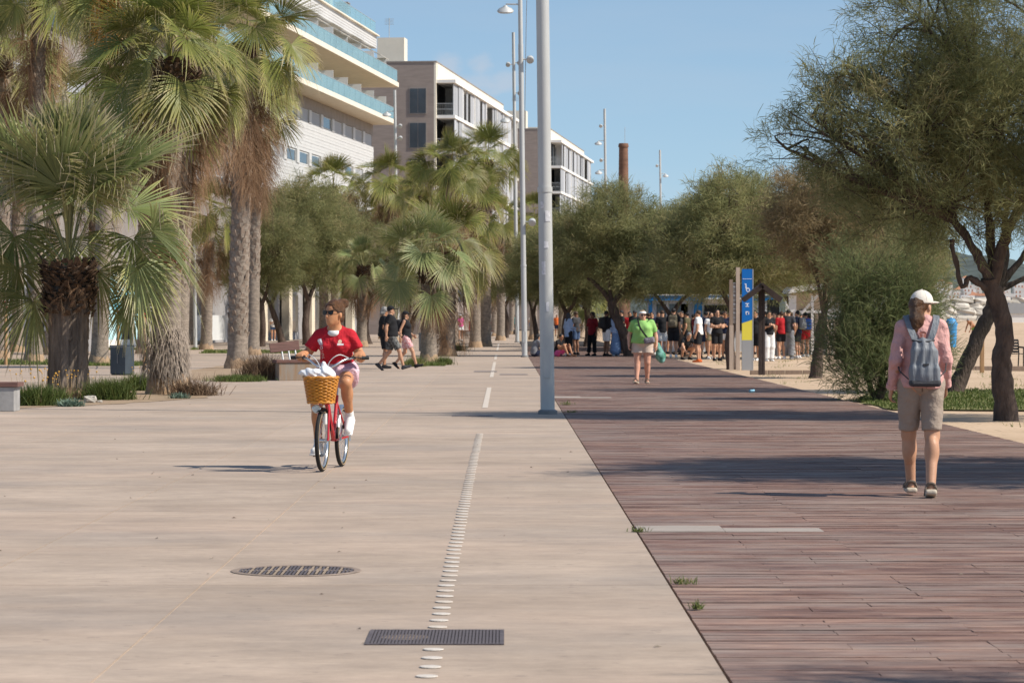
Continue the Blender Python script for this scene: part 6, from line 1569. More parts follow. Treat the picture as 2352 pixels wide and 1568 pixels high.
def shoe_mesh(name, J, s, h, kind='trainer'):
    td = unit(J['toe' + s]); a = J['an' + s]; dn = unit(np.cross(np.cross(td, V3(0, 0, 1)), td)); dn = -dn if dn[2] > 0 else dn
    hl = a + dn * .045 - td * .035; to = a + dn * .052 + td * .17
    P = [rc(hl, to, .042, .036, .02), rc(a + dn * .0, a + dn * .045 + td * .07, .043, .04, .02), rc(hl + dn * .02, to + dn * .012, .034, .034, .01)]
    if kind == 'sock': P.append(rc(a, a - dn * .05, .041, .043, .02))
    up = -dn
    P.append(cut(a + dn * .083, dn))
    return sdf_mesh(name, P, h)
def eyes_mesh(J, k=1.0):
    c = J['head']; R = rotm(J['yaw'], J['pitch']); mb = MB()
    for s in (1, -1):
        p = c + R @ (np.array((.03 * s, .078, .006)) * k)
        mb.lathe([(.001, -.007), (.010, -.004), (.012, 0), (.010, .004), (.001, .007)], tuple(p), 8)
        q = c + R @ (np.array((.031 * s, .082, .026)) * k); mb.box(tuple(q), (.016, .004, .0035), Matrix(R.tolist()))
    return mb
m_eye = M('dark eyes', (0.03, 0.02, 0.015), 0.3, 0, 3, 0)
def skin(name, col): return M(name, col, 0.5, 0.08, 14, 0.08, 90, spec=0.4)
SK = [skin('light tanned skin', (0.50, 0.27, 0.165)), skin('tanned skin', (0.40, 0.19, 0.10)), skin('brown skin', (0.22, 0.105, 0.06)), skin('fair skin', (0.60, 0.36, 0.25))]
def cloth(name, col, **k):
    a = dict(rough=0.9, var=0.1, scale=10, bump=0.25, bscale=14, bdist=0.03); a.update(k); return M('cloth ' + name, col, **a)
CL = {n: cloth(n, c) for n, c in dict(black=(.014, .014, .016), navy=(.016, .022, .05), white=(.72, .71, .69), grey=(.2, .2, .21), charcoal=(.05, .05, .055), red=(.42, .018, .022), darkred=(.2, .012, .02), lightblue=(.33, .42, .58), denim=(.06, .10, .19), skyblue=(.16, .25, .42), khaki=(.22, .18, .10), olive=(.1, .09, .05), beige=(.52, .42, .33), pink=(.62, .10, .28), palepink=(.55, .31, .29), orange=(.6, .13, .03), teal=(.05, .25, .25), green=(.24, .48, .12), yellow=(.55, .45, .08), brown=(.11, .06, .04), taupe=(.33, .26, .205)).items()}
CL['camo'] = M('cloth camouflage', (.03, .03, .032), .9, .3, 18, .2, 14, col2=(.2, .2, .19), detail=2); CL['floral'] = M('cloth floral', (.55, .06, .09), .9, .2, 30, .2, 14, col2=(.8, .68, .66), detail=2)
HAIRM = {n: M('hair ' + n, c, .55, .35, 30, .5, 60, stretch=(3, 3, .5), spec=.4) for n, c in dict(black=(.012, .01, .01), brown=(.06, .032, .018), grey=(.22, .21, .2), blond=(.3, .18, .08), white=(.55, .53, .5)).items()}
# ---- shared poses for the crowd
HV = 0.0185
POSES = {
    'stand': pose(),
    'stand2': pose(knL=(-.11, .06, .50), anL=(-.15, .05, .085), hipL=(-.09, .01, .91), elR=(.24, -.06, 1.13), wrR=(.2, .1, .95), pitch=-.15),
    'phone': pose(elR=(.2, .0, 1.12), wrR=(.09, .22, 1.17), elL=(-.2, .0, 1.12), wrL=(-.09, .21, 1.15), hdR=(-.35, .55, .6), hdL=(.35, .55, .6), pnR=(-.6, 0, .3), pnL=(.6, 0, .3), pitch=-.4, curl=.8),
    'crossed': pose(elR=(.23, .03, 1.12), wrR=(.0, .19, 1.16), elL=(-.23, .03, 1.12), wrL=(.01, .17, 1.11), hdR=(-1, .1, .1), hdL=(1, .1, .0), pnR=(0, -1, 0), pnL=(0, -1, 0), curl=.4),
    'hip': pose(elR=(.3, -.08, 1.14), wrR=(.19, .05, .98), hdR=(-.6, .4, -.5), pnR=(-.5, -.5, 0), knR=(.12, .04, .5), anR=(.16, .04, .085)),
    'walk': pose(knR=(.09, .22, .52), anR=(.085, .33, .12), knL=(-.09, -.02, .49), anL=(-.085, -.30, .17), toeR=(0, 1, .3), toeL=(0, .8, -.7), elR=(.22, -.12, 1.13), wrR=(.22, -.12, .9), elL=(-.21, .03, 1.12), wrL=(-.2, .2, .98)),
    'hold': pose(elR=(.19, .03, 1.12), wrR=(.12, .27, 1.06), hdR=(-.3, 1, .1), pnR=(-1, 0, 0), elL=(-.2, -.06, 1.12), wrL=(-.2, .02, .9)),
    'sit': pose(pelvis=(0, 0, .13), waist=(0, .0, .27), chest=(0, .06, .45), neck=(0, .11, .61), head=(0, .16, .735), shR=(.165, .09, .56), shL=(-.165, .09, .56), elR=(.23, .2, .35), wrR=(.17, .36, .42), elL=(-.23, .2, .35), wrL=(-.17, .36, .42), hipR=(.09, .03, .12), knR=(.16, .4, .42), anR=(.14, .55, .085), hipL=(-.09, .03, .12), knL=(-.16, .4, .42), anL=(-.14, .55, .085), pitch=-.3),
    'crouch': pose(pelvis=(0, -.1, .35), waist=(0, .0, .46), chest=(0, .14, .60), neck=(0, .26, .72), head=(0, .34, .82), shR=(.165, .22, .68), shL=(-.165, .22, .68), elR=(.27, .36, .48), wrR=(.24, .52, .3), elL=(-.25, .36, .5), wrL=(-.18, .5, .33), hipR=(.1, -.06, .34), knR=(.2, .3, .44), anR=(.15, .1, .085), hipL=(-.1, -.06, .34), knL=(-.2, .3, .42), anL=(-.15, .08, .085), pitch=-.5),
    'bend': pose(pelvis=(0, -.1, .9), waist=(0, .0, 1.01), chest=(0, .16, 1.13), neck=(0, .30, 1.22), head=(0, .40, 1.30), shR=(.165, .26, 1.18), shL=(-.165, .26, 1.18), elR=(.22, .33, .92), wrR=(.2, .42, .72), elL=(-.22, .33, .92), wrL=(-.2, .4, .72), hipR=(.09, -.1, .88), hipL=(-.09, -.1, .88), knR=(.1, .02, .49), knL=(-.1, -.04, .49), pitch=-.6)}
_pc = {}
def pm(kind, pz, **k):
    key = (kind, pz, tuple(sorted(k.items())))
    if key in _pc: return _pc[key]
    J = POSES[pz]
    if kind == 'body': me = body_mesh('body', J, HV, fr=.0125, **k)
    elif kind == 'top': me = top_mesh('shirt', J, HV, **k)
    elif kind == 'bottom': me = bottom_mesh('shorts', J, HV, **k)
    elif kind == 'skirt': me = skirt_mesh('skirt', J, HV, **k)
    elif kind == 'hair': me = hair_mesh('hair', J, HV * .8, **k)
    elif kind == 'cap': me = cap_mesh('cap', J, HV * .7)
    elif kind == 'shoeR': me = shoe_mesh('shoe', J, 'R', HV * .9)
    elif kind == 'shoeL': me = shoe_mesh('shoe', J, 'L', HV * .9)
    elif kind == 'eyes': me = eyes_mesh(J).mesh('eyes')
    _pc[key] = me; return me
m_pack = {n: M('pack ' + n, c, .75, .15, 6, .3, 20) for n, c in dict(black=(.016, .016, .018), navy=(.02, .03, .07), olive=(.17, .14, .09), red=(.4, .02, .03), blue=(.04, .12, .42), grey=(.16, .17, .18)).items()}
def backpack_mesh(J, h, w=.15, d=.085, hh=.21):
    c = J['chest'] + V3(0, -.19, -.04); P = [bx(c, (w, d, hh), .02, rnd=.06), bx(c + V3(0, -.08, -.07), (w * .75, .045, hh * .5), .02, rnd=.035)]
    for s in ('R', 'L'):
        a = J['sh' + s]; sg = 1 if s == 'R' else -1
        P += [rc(c + V3(sg * .08, .07, hh * .85), (a[0] * .62, a[1] + .0, a[2] + .085), .016, .016, .01), rc((a[0] * .62, a[1], a[2] + .085), (a[0] * .62, a[1] + .125, a[2] - .08), .016, .015, .01), rc((a[0] * .62, a[1] + .125, a[2] - .08), (a[0] * .8, a[1] + .06, a[2] - .3), .015, .012, .01), rc((a[0] * .8, a[1] + .06, a[2] - .3), c + V3(sg * .12, .05, -hh * .8), .012, .012, .01)]
    return sdf_mesh('pack_body', P, h)
FULL = {'R': None}
def person(label, px, py, height, face, pz, top=None, bottom=None, hair=('short', 'black'), sk=0, shoes='black', sleeve=.6, leg=.7, fem=False, fat=1.0, pack=None, cap=None, skirt=None, wide=0.0, loose=.1, D=None, group='people queueing under the tamarisks', zoff=0.0, packlabel=None, hem=-.06):
    b = gp(px, py) if D is None else (at(px, 0, D)[0], D, 0.0)
    t = thing('person', label, 'person', (b[0], b[1], zoff), rad(face), group)
    k = height / 1.70; t.scale = (k, k, k)
    o = link('body', pm('body', pz, f=fat, female=fem), t, SK[sk], objmat=True)
    link('eyes', pm('eyes', pz), t, m_eye)
    if top: link('shirt', pm('top', pz, f=fat, female=fem, sleeve=sleeve, loose=loose, hem=hem), t, CL[top], objmat=True)
    if skirt: link('skirt', pm('skirt', pz, low=skirt[0], spread=skirt[1]), t, CL[bottom], objmat=True)
    elif bottom: link('trousers' if leg > 1.2 else 'shorts', pm('bottom', pz, f=fat, leg=leg, female=fem, wide=wide), t, CL[bottom], objmat=True)
    if hair: link('hair' if hair[0] != 'scarf' else 'headscarf', pm('hair', pz, style=hair[0]), t, HAIRM.get(hair[1]) or CL[hair[1]], objmat=True)
    if cap: link('cap', pm('cap', pz), t, CL[cap], objmat=True)
    if shoes:
        for s in 'RL': link('shoe', pm('shoe' + s, pz), t, CL[shoes], objmat=True)
    if pack:
        key = ('pack', pz)
        if key not in _pc: _pc[key] = backpack_mesh(POSES[pz], HV)
        p = thing('backpack', packlabel or (pack + ' backpack worn by the ' + label.replace('person in ', 'person in ')), 'backpack', (b[0], b[1], zoff), rad(face), 'backpacks worn in the crowd'); p.scale = (k, k, k)
        link('pack_body', _pc[key], p, m_pack[pack], objmat=True)
        key = ('packp', pz)
        if key not in _pc:
            c = POSES[pz]['chest'] + V3(0, -.325, -.12); _pc[key] = MB().box(tuple(c), (.1, .006, .006)).mesh('zip')
        link('zip', _pc[key], p, m_pack['black'])
    return t
G1 = 'people waiting beside the forked tamarisk'
person('person in pale blue long shirt, black trousers and grey headscarf', 1306, 818, 1.66, 300, 'hold', 'lightblue', 'black', ('scarf', 'charcoal'), 0, 'white', 1.9, 1.9, True, 1.1, group=G1, hem=-.2)
person('person in denim shorts with arms raised to a phone beside the headscarf', 1323, 815, 1.72, 50, 'phone', 'charcoal', 'denim', ('short', 'brown'), 2, 'black', .6, .75, group=G1)
person('person in dark red shirt and black trousers with a hand at the hip', 1361, 817, 1.68, 140, 'hip', 'darkred', 'black', ('curly', 'black'), 2, 'black', .95, 1.9, True, 1.12, group=G1, hem=-.14)
person('person in black jacket and white shorts beside the forked tamarisk', 1393, 818, 1.74, 300, 'hold', 'black', 'white', ('short', 'black'), 2, 'black', 1.9, .85, pack='black', packlabel='large black backpack on the person in white shorts', group=G1)
person('person in pale blue top and long blue skirt at the leaning trunk', 1414, 818, 1.66, 20, 'stand', 'lightblue', 'skyblue', ('long', 'black'), 1, 'white', 1.8, 1, True, skirt=(.05, .22), group=G1)
person('person in black shirt half behind the leaning trunk', 1427, 812, 1.78, 100, 'stand', 'black', 'charcoal', ('short', 'black'), 0, 'black', .6, 1.9, group=G1)
person('person in bright red shirt beyond the leaning trunk', 1446, 810, 1.72, 190, 'stand2', 'red', 'black', ('short', 'black'), 1, 'black', .6, .8, group=G1)
person('person in black shirt and white cap behind the woman in green', 1458, 812, 1.78, 200, 'stand', 'black', 'black', ('short', 'black'), 1, 'black', .6, 1.9, cap='charcoal', group=G1)
Q = 'people queueing at the kiosk'
person('person in navy shirt behind the woman with the green bag', 1497, 815, 1.7, 170, 'stand2', 'navy', 'black', ('short', 'black'), 0, 'white', .6, .8, group=Q)
person('person in black shirt and white shorts seen from behind', 1521, 820, 1.74, 10, 'phone', 'black', 'white', ('short', 'brown'), 0, 'white', .65, .8, group=Q)
person('tall person in black with an olive backpack', 1547, 821, 1.83, 350, 'stand', 'black', 'black', ('short', 'black'), 0, 'white', .65, .85, pack='olive', packlabel='olive brown backpack on the tall person in black', group=Q)
person('person in black crouching low with an arm to the ground', 1572, 826, 1.72, 205, 'crouch', 'black', 'charcoal', ('short', 'grey'), 0, 'black', .6, .8, group=Q)
person('person in grey and white shirt, black shorts and coral shoes', 1604, 832, 1.72, 70, 'stand', 'white', 'black', ('short', 'brown'), 0, 'orange', .6, .8, group=Q)
person('person in navy with a blue backpack beside the coral shoes', 1621, 823, 1.70, 20, 'stand2', 'navy', 'navy', ('short', 'black'), 0, 'black', .6, .75, pack='navy', packlabel='navy backpack beside the person with coral shoes', group=Q)
person('person in white shirt and khaki shorts in the queue', 1633, 825, 1.66, 200, 'stand', 'white', 'khaki', ('long', 'brown'), 0, 'white', .5, .6, True, group=Q)
person('person in black with arms crossed beside the notice board', 1647, 829, 1.75, 200, 'crossed', 'black', 'black', ('short', 'black'), 0, 'black', .6, .85, fat=1.08, group=Q)
person('person in navy shirt and white shorts beside the notice board', 1666, 824, 1.70, 160, 'phone', 'navy', 'white', ('short', 'brown'), 1, 'black', .6, .6, group=Q)
R_ = 'people standing right of the totem'
person('person in black between totem and roofed signpost', 1735, 829, 1.72, 150, 'stand', 'black', 'black', ('short', 'black'), 1, 'white', .7, 1.0, group=R_)
person('person in black top and wide white trousers beside the signpost', 1766, 830, 1.70, 200, 'phone', 'black', 'white', ('long', 'black'), 0, 'white', .5, 1.95, True, wide=.035, group=R_)
person('person in khaki shirt and pale grey trousers', 1779, 824, 1.66, 150, 'hold', 'khaki', 'grey', ('long', 'brown'), 0, 'white', 1.0, 1.9, True, wide=.02, group=R_)
person('person in red shirt and black shorts seen from behind', 1795, 825, 1.70, 15, 'stand', 'red', 'black', ('short', 'brown'), 0, 'white', .7, .7, loose=.2, group=R_)
person('person in charcoal shirt and baggy grey trousers', 1811, 825, 1.77, 340, 'stand2', 'charcoal', 'grey', ('short', 'black'), 0, 'grey', .65, 1.95, wide=.035, group=R_)
person('person in navy with a dark red backpack', 1832, 823, 1.73, 60, 'hold', 'navy', 'black', ('short', 'black'), 0, 'white', .6, .8, pack='grey', packlabel='dark grey backpack on the person in navy', group=R_)
person('person in red shirt and red shorts at the end of the queue', 1850, 820, 1.68, 20, 'stand', 'red', 'red', ('short', 'black'), 0, 'white', .6, .6, pack='blue', packlabel='blue backpack on the person all in red', group=R_)
BK = 'people farther back at the kiosk'
for (px, py, hh, fc, pz, tp, bt, hr, lb) in ((1482, 806, 1.70, 150, 'stand', 'charcoal', 'denim', 'black', 'person in charcoal and denim at the kiosk corner'), (1508, 805, 1.68, 30, 'stand2', 'white', 'black', 'brown', 'person in white shirt and black shorts at the kiosk corner'),
        (1533, 806, 1.75, 200, 'crossed', 'black', 'navy', 'black', 'person in black and navy with crossed arms at the back'), (1560, 808, 1.72, 160, 'stand', 'navy', 'charcoal', 'black', 'person in navy and charcoal at the back'), (1585, 806, 1.66, 190, 'phone', 'palepink', 'denim', 'brown', 'person in pale pink shirt looking at a phone'),
        (1592, 810, 1.62, 20, 'stand', 'black', 'beige', 'black', 'person in black shirt and beige shorts at the back'), (1612, 806, 1.74, 170, 'stand2', 'charcoal', 'black', 'black', 'person in charcoal shirt under the serving hatch'), (1640, 808, 1.70, 170, 'stand', 'brown', 'black', 'brown', 'person in brown shirt under the serving hatch'),
        (1655, 809, 1.76, 10, 'stand2', 'black', 'denim', 'black', 'person in black shirt and denim at the serving hatch'), (1745, 810, 1.72, 190, 'stand', 'teal', 'black', 'black', 'person in teal shirt behind the roofed signpost'), (1758, 808, 1.76, 20, 'stand2', 'black', 'charcoal', 'black', 'person in black behind the loudspeaker'),
        (1787, 809, 1.74, 170, 'phone', 'navy', 'black', 'black', 'person in navy looking at a phone by the hut'), (1803, 808, 1.72, 190, 'stand', 'black', 'khaki', 'brown', 'person in black shirt and khaki shorts by the hut'), (1822, 809, 1.75, 160, 'stand2', 'charcoal', 'navy', 'black', 'person in charcoal and navy by the hut'),
        (1842, 808, 1.66, 190, 'stand', 'navy', 'denim', 'brown', 'person in navy and denim by the hut'), (1578, 812, 1.7, 60, 'hold', 'olive', 'black', 'black', 'person in olive shirt between the tree trunks'),
        (1490, 812, 1.66, 40, 'stand2', 'black', 'white', 'brown', 'person in black shirt and white shorts behind the green bag'), (1512, 811, 1.72, 190, 'phone', 'charcoal', 'black', 'black', 'person in charcoal and black looking at a phone near the kiosk corner'), (1538, 813, 1.64, 220, 'stand', 'navy', 'navy', 'black', 'person all in navy beside the olive backpack'),
        (1556, 815, 1.68, 30, 'hold', 'charcoal', 'beige', 'brown', 'person in charcoal shirt and beige shorts behind the crouching one'), (1566, 810, 1.76, 140, 'stand2', 'black', 'black', 'black', 'person all in black behind the crouching one'), (1598, 815, 1.65, 300, 'phone', 'darkred', 'black', 'black', 'person in dark red shirt behind the coral shoes'),
        (1627, 812, 1.74, 150, 'stand', 'black', 'grey', 'black', 'person in black shirt and grey shorts in mid queue'), (1643, 814, 1.68, 30, 'hold', 'lightblue', 'black', 'brown', 'person in pale blue shirt in mid queue'), (1660, 813, 1.73, 340, 'stand2', 'black', 'olive', 'black', 'person in black shirt and olive shorts behind crossed arms'),
        (1673, 811, 1.7, 200, 'stand', 'grey', 'black', 'brown', 'person in grey shirt behind the notice board'), (1728, 814, 1.74, 20, 'hold', 'charcoal', 'black', 'black', 'person in charcoal shirt just past the totem'), (1772, 815, 1.71, 350, 'stand2', 'black', 'denim', 'black', 'person in black and denim below the loudspeaker'),
        (1817, 813, 1.7, 40, 'stand', 'palepink', 'black', 'brown', 'person in pale pink and black near the hut post'), (1838, 814, 1.67, 320, 'hold', 'black', 'black', 'black', 'person in black beside the blue backpack')):
    person(lb, px, py, hh, fc, pz, tp, bt, ('short', hr), 0, 'black', .6, .75, group=BK)
S_ = 'people sitting on the ground'
person('person in grey sitting on the ground beside the lamp post', 1228, 819, 1.70, 300, 'sit', 'grey', 'navy', ('long', 'black'), 0, 'white', 1.8, 1.8, True, group=S_)
person('person in black and pink sitting beside the stickered lamp post', 1281, 819, 1.70, 235, 'sit', 'black', 'pink', ('short', 'black'), 1, 'brown', .6, .7, group=S_)
W_ = 'people walking on the promenade'
person('person in black shirt and cap with camouflage shorts walking', 897, 851, 1.80, 275, 'walk', 'black', 'camo', ('short', 'black'), 0, 'charcoal', .65, .9, fat=1.22, cap='black', group=W_, loose=.2)
person('grey-haired person in black walking behind the camouflage shorts', 882, 846, 1.76, 285, 'stand2', 'black', 'black', ('curly', 'grey'), 1, 'black', .7, .9, group=W_, fat=1.1)
person('person in black vest and floral shorts walking beside the litter bin', 931, 847, 1.66, 265, 'walk', 'black', 'floral', ('long', 'brown'), 0, 'black', 0, .75, True, 1.12, 'black', 'black', packlabel='black backpack on the person in floral shorts', group=W_)
FARG = 'people in the distance'
person('person in bright pink top and white shorts near the far bench', 1058, 783, 1.70, 200, 'hold', 'pink', 'white', ('long', 'blond'), 0, 'white', .6, .55, True, cap='white', group=FARG)
person('person in dark green and black beside the third lamp post', 1183, 768, 1.75, 10, 'walk', 'teal', 'black', ('short', 'black'), 1, 'black', .6, 1.9, group=FARG)
person('person in white shirt and blue shorts far down the promenade', 1220, 764, 1.72, 180, 'walk', 'white', 'skyblue', ('short', 'white'), 0, 'brown', .6, .8, group=FARG)
person('person in orange shirt behind the headscarf', 1279, 772, 1.72, 180, 'stand', 'orange', 'navy', ('short', 'brown'), 1, 'black', .6, .8, group=FARG)
person('person in white top, denim shorts and blue cap under the trees', 628, 783, 1.66, 190, 'phone', 'white', 'denim', ('long', 'black'), 0, 'white', .5, .45, True, cap='navy', group=FARG)
person('shirtless person in black shorts seen from behind near the tarpaulins', 28, 802, 1.76, 15, 'stand', None, 'black', ('short', 'brown'), 1, 'charcoal', 0, .75, group=FARG)
person('person in orange vest reaching out behind the squat palm', 180, 806, 1.72, 120, 'bend', 'orange', 'navy', ('short', 'brown'), 1, 'white', 0, .7, group=FARG)
BE = 'people on the beach'
person('person in green swim shorts bending on the beach', 2236, 786, 1.70, 120, 'bend', None, 'green', ('short', 'grey'), 1, None, 0, .35, group=BE, zoff=-.02)
for px, D, lb, bt in ((2309, 262, 'person in dark swimwear near the boulders', 'brown'), (2322, 268, 'person in grey swim shorts near the boulders', 'charcoal')):
    X = at(px, 0, D)[0]; person(lb, px, 0, 1.74, 200, 'stand', None, bt, ('short', 'brown'), 0, None, 0, .4, D=D, group=BE, zoff=sand_z(X, D))
# ================================================================== THE THREE NEAR PEOPLE AND THE BICYCLE
from mathutils.bvhtree import BVHTree
def bvh_of(me): return BVHTree.FromPolygons([v.co.copy() for v in me.vertices], [tuple(p.vertices) for p in me.polygons])
def decal(name, verts, faces, me_target, mat, parent, fwd=1.0, lift=.0022):
    """flat print laid on the cloth: every vertex dropped onto the garment along its front"""
    t = bvh_of(me_target); out = []
    for x, z in verts:
        hit = t.ray_cast(Vector((x, fwd * 1.0, z)), Vector((0, -fwd, 0)))
        y = hit[0].y if hit[0] else 0.0
        out.append((x, y + fwd * lift, z))
    return MB().add(out, faces).build(name, mat, parent)
def text_flat(body, size):
    c = bpy.data.curves.new('print', 'FONT'); c.body = body; c.size = size; c.resolution_u = 2
    o = bpy.data.objects.new('print', c); COL.objects.link(o); dg = bpy.context.evaluated_depsgraph_get()
    me = bpy.data.meshes.new_from_object(o.evaluated_get(dg)); bpy.data.objects.remove(o)
    vs = [(v.co.x, v.co.y) for v in me.vertices]; fs = [tuple(p.vertices) for p in me.polygons]; bpy.data.meshes.remove(me); return vs, fs
def ribbon(pts, w, th, nrm=None):
    """flat webbing strap along a path"""
    mb = MB(); P = curve_pts(pts, 5); vs, fs = [], []
    for i, p in enumerate(P):
        d = (P[min(i + 1, len(P) - 1)] - P[max(i - 1, 0)]).normalized(); n = Vector(nrm(p) if nrm else (0, -1, 0)); n = (n - d * n.dot(d)).normalized(); s = d.cross(n)
        vs += [p + s * w + n * th, p - s * w + n * th, p - s * w - n * th, p + s * w - n * th]
    for i in range(len(P) - 1):
        for k in range(4): fs.append((i * 4 + k, i * 4 + (k + 1) % 4, i * 4 + 4 + (k + 1) % 4, i * 4 + 4 + k))
    return mb.add(vs, fs)
HR = 0.0093
m_rubber = M('black rubber', (.018, .017, .017), .8, .2, 30, .2, 60); m_chrome = M('chrome', (.62, .63, .64), .22, .1, 5, 0, metal=.9); m_redframe = M('red bicycle enamel', (.48, .012, .02), .3, .08, 4, 0, spec=.6, coat=.4)
m_tyrewall = M('tan tyre wall', (.30, .22, .13), .8, .2, 20); m_blackp = M('black plastic trim', (.02, .02, .022), .5, .2, 10)
# ------------------------------------------------------------------ backpacker
def sandal(t, J, s):
    a = J['an' + s]; td = unit(J['toe' + s]); lat = unit(np.cross(td, V3(0, 0, 1))); dn = np.cross(td, lat); dn = dn if dn[2] < 0 else -dn
    R = np.stack([lat, td, -dn], 1); c = a + td * .055 + dn * .074
    so = link('sandal_sole', sdf_mesh('sandal_sole', [bx(c, (.043, .13, .014), .01, R=R, rnd=.012), bx(c - td * .07, (.04, .055, .02), .02, R=R, rnd=.012)], .007), t, M('pale sandal sole', (.5, .43, .34), .7, .1, 8))
    mt = M('taupe sandal strap', (.16, .125, .10), .8, .2, 20)
    st = MB()
    for f_, hgt in ((-.045, .035), (.06, .045), (.125, .03)):
        b = a + td * f_ + dn * .062; arc = []
        for q in range(9):
            w = math.pi * q / 8; arc.append(b + lat * math.cos(w) * .046 - dn * math.sin(w) * (hgt + .02))
        st.tube(arc, .009, 6)
    bk = [a + lat * .046 + dn * .05, a - td * .05 + lat * .03 + dn * .01, a - td * .06 + dn * .0, a - td * .05 - lat * .03 + dn * .01, a - lat * .046 + dn * .05]
    st.tube(curve_pts(bk, 4), .009, 6); st.build('sandal_strap', mt, t, True)
def backpacker():
    X, Y, _ = gp(2116, 1140)
    t = thing('person', 'person in pink shirt, taupe shorts and cream cap walking away on the deck', 'person', (X, Y, 0.002), rad(-3), 'people walking close by')
    J = pose(shR=(.150, -.005, 1.375), shL=(-.150, -.015, 1.365), elL=(-.205, -.07, 1.11), wrL=(-.235, .03, .88), elR=(.198, -.03, 1.11), wrR=(.21, .12, .90), hipR=(.086, 0, .92), knR=(.088, -.03, .49), anR=(.062, -.20, .105), hipL=(-.086, 0, .92), knL=(-.09, .12, .50), anL=(-.066, .19, .115), toeL=(-.03, 1, .0), toeR=(.05, 1, -.3), head=(0.012, .02, 1.545), yaw=-.62, pitch=-.03, curl=.55)
    link('body', body_mesh('body', J, HR, 1.06, True, 1.08), t, SK[0], objmat=True)
    mp = M('cloth pink cotton', (.60, .335, .31), .9, .08, 12, .7, 13, bdist=.06)
    link('shirt', top_mesh('shirt', J, HR, .98, True, 1.93, -.07, .013, .07, .2, .0055, 4), t, mp)
    # cuffs
    for s in 'RL':
        a, b = J['el' + s], J['wr' + s]; d = unit(b - a); MB().tube([tuple(a + (b - a) * .86), tuple(b - d * .0)], [.047, .049], 16).build('cuff', mp, t, True)
    mt = M('cloth taupe twill', (.335, .27, .22), .9, .06, 12, .55, 12, bdist=.05)
    link('shorts', bottom_mesh('shorts', J, HR, 1.03, .90, .012, .004, .005, 2, 1.04, True, lk=.004), t, mt)
    # seams and belt
    ph = J['pelvis']
    ribbon([ph + V3(0, -.16, .09), ph + V3(0, -.165, .0), ph + V3(0, -.10, -.1)], .0035, .002).build('seam', M('dark seam', (.12, .09, .075), .9), t)
    # hair falling left of the neck
    c = J['head']; R = rotm(J['yaw']); g = lambda *p: c + R @ np.array(p)
    hp = [el(g(0, -.02, .03), (.080, .096, .086), .01, R=R), rc(g(-.01, -.075, .0), (-.035, -.095, 1.42), .062, .05, .04), rc((-.035, -.095, 1.44), (-.075, -.105, 1.315), .05, .026, .03), rc((-.05, -.06, 1.47), (-.115, -.075, 1.35), .035, .016, .03), el(g(0, .07, -.03), (.06, .07, .085), .015, '-', R=R)]
    link('hair', sdf_mesh('hair', hp, .007, cloth_noise(.004, 26, 3)), t, M('hair chestnut', (.07, .03, .013), .42, .5, 26, .7, 50, stretch=(5, 5, .35), spec=.4, col2=(.15, .065, .022)))
    mc = M('cloth cream cap', (.70, .645, .57), .85, .05, 12, .2, 30)
    cp = link('cap', sdf_mesh('cap', [el(g(0, -.012, .038), (.089, .104, .092), .01, R=R), cut(g(0, 0, .022), -R[:, 2]), el(g(0, .118, .028), (.07, .088, .012), .014, R=R), el(g(0, -.108, .03), (.035, .03, .026), .008, '-', R=R)], .006), t, mc)
    MB().lathe([(.009, 0), (.008, .006), (.002, .009)], tuple(g(0, -.012, .128)), 10).build('cap_button', mc, cp)
    seam = MB()
    for q in range(6):
        w = q * math.pi / 3; seam.tube([g(.0895 * math.sin(w) * math.cos(u), -.012 + .1045 * math.cos(w) * math.cos(u), .038 + .0925 * math.sin(u)) for u in np.linspace(0.05, 1.5, 7)], .0013, 4, False)
    seam.build('cap_seams', M('cap stitching', (.52, .47, .41), .9), cp)
    for s in 'RL': sandal(t, J, s)
    MB().tube([tuple(J['wrL'] + V3(.0, .0, .012)), tuple(J['wrL'] - V3(0, 0, .004))], .033, 14).build('bracelet', m_blackp, t)
    # grey backpack
    b = thing('backpack', 'small grey drawstring backpack with dark base on the pink shirt', 'backpack', (X, Y, 0.002), rad(-3))
    m1 = M('grey nylon', (.175, .19, .21), .55, .08, 8, .35, 16, stretch=(3, 3, .4), spec=.5, bdist=.03); m2 = M('charcoal nylon', (.05, .05, .055), .7, .1, 8, .2, 20)
    yb = -.215
    def folds(Xg):
        x, z = Xg[..., 0], Xg[..., 2]; return .0045 * np.sin(x * 95 + 1.5 * np.sin(z * 14)) * np.clip((z - .93) * 8, 0, 1)
    link('pack_body', sdf_mesh('pack_body', [rc((0.012, yb, .985), (0.0, yb + .02, 1.225), .088, .062, .02), bx((.012, yb - .005, .985), (.122, .072, .075), .03, rnd=.03), bx((0.0, yb + .012, 1.19), (.088, .052, .07), .05, rnd=.03), bx((0.006, yb, 1.09), (.105, .064, .12), .04, rnd=.03)], .0075, folds), b, m1)
    link('pack_base', sdf_mesh('pack_base', [bx((.012, yb - .006, .925), (.126, .078, .03), .02, rnd=.025)], .0075), b, m2)
    rim = MB().tube([( .088 * math.cos(a) , yb + .012 + .052 * math.sin(a), 1.262 + .006 * math.cos(2 * a)) for a in np.linspace(0, 2 * math.pi, 25)[:-1]], .008, 6, closed=True); rim.build('drawstring_rim', m2, b, True)
    for s in (1, -1):
        ribbon([(s * .055, yb + .05, 1.262), (s * .085, -.145, 1.33), (s * .115, -.085, 1.425), (s * .12, .0, 1.465), (s * .125, .10, 1.40)], .026, .004, lambda p: (0, -1, .55)).build('strap', m1, b)
        MB().tube([(s * .118, yb + .03, .955), (s * .185, -.12, 1.02), (s * .21, -.02, 1.16)], .006, 6).build('drawcord', m2, b)
    MB().box((.015, yb - .082, 1.075), (.022, .004, .006)).build('emblem', m2, b); MB().box((.005, yb - .082, 1.066), (.010, .004, .004)).build('emblem', m2, b)
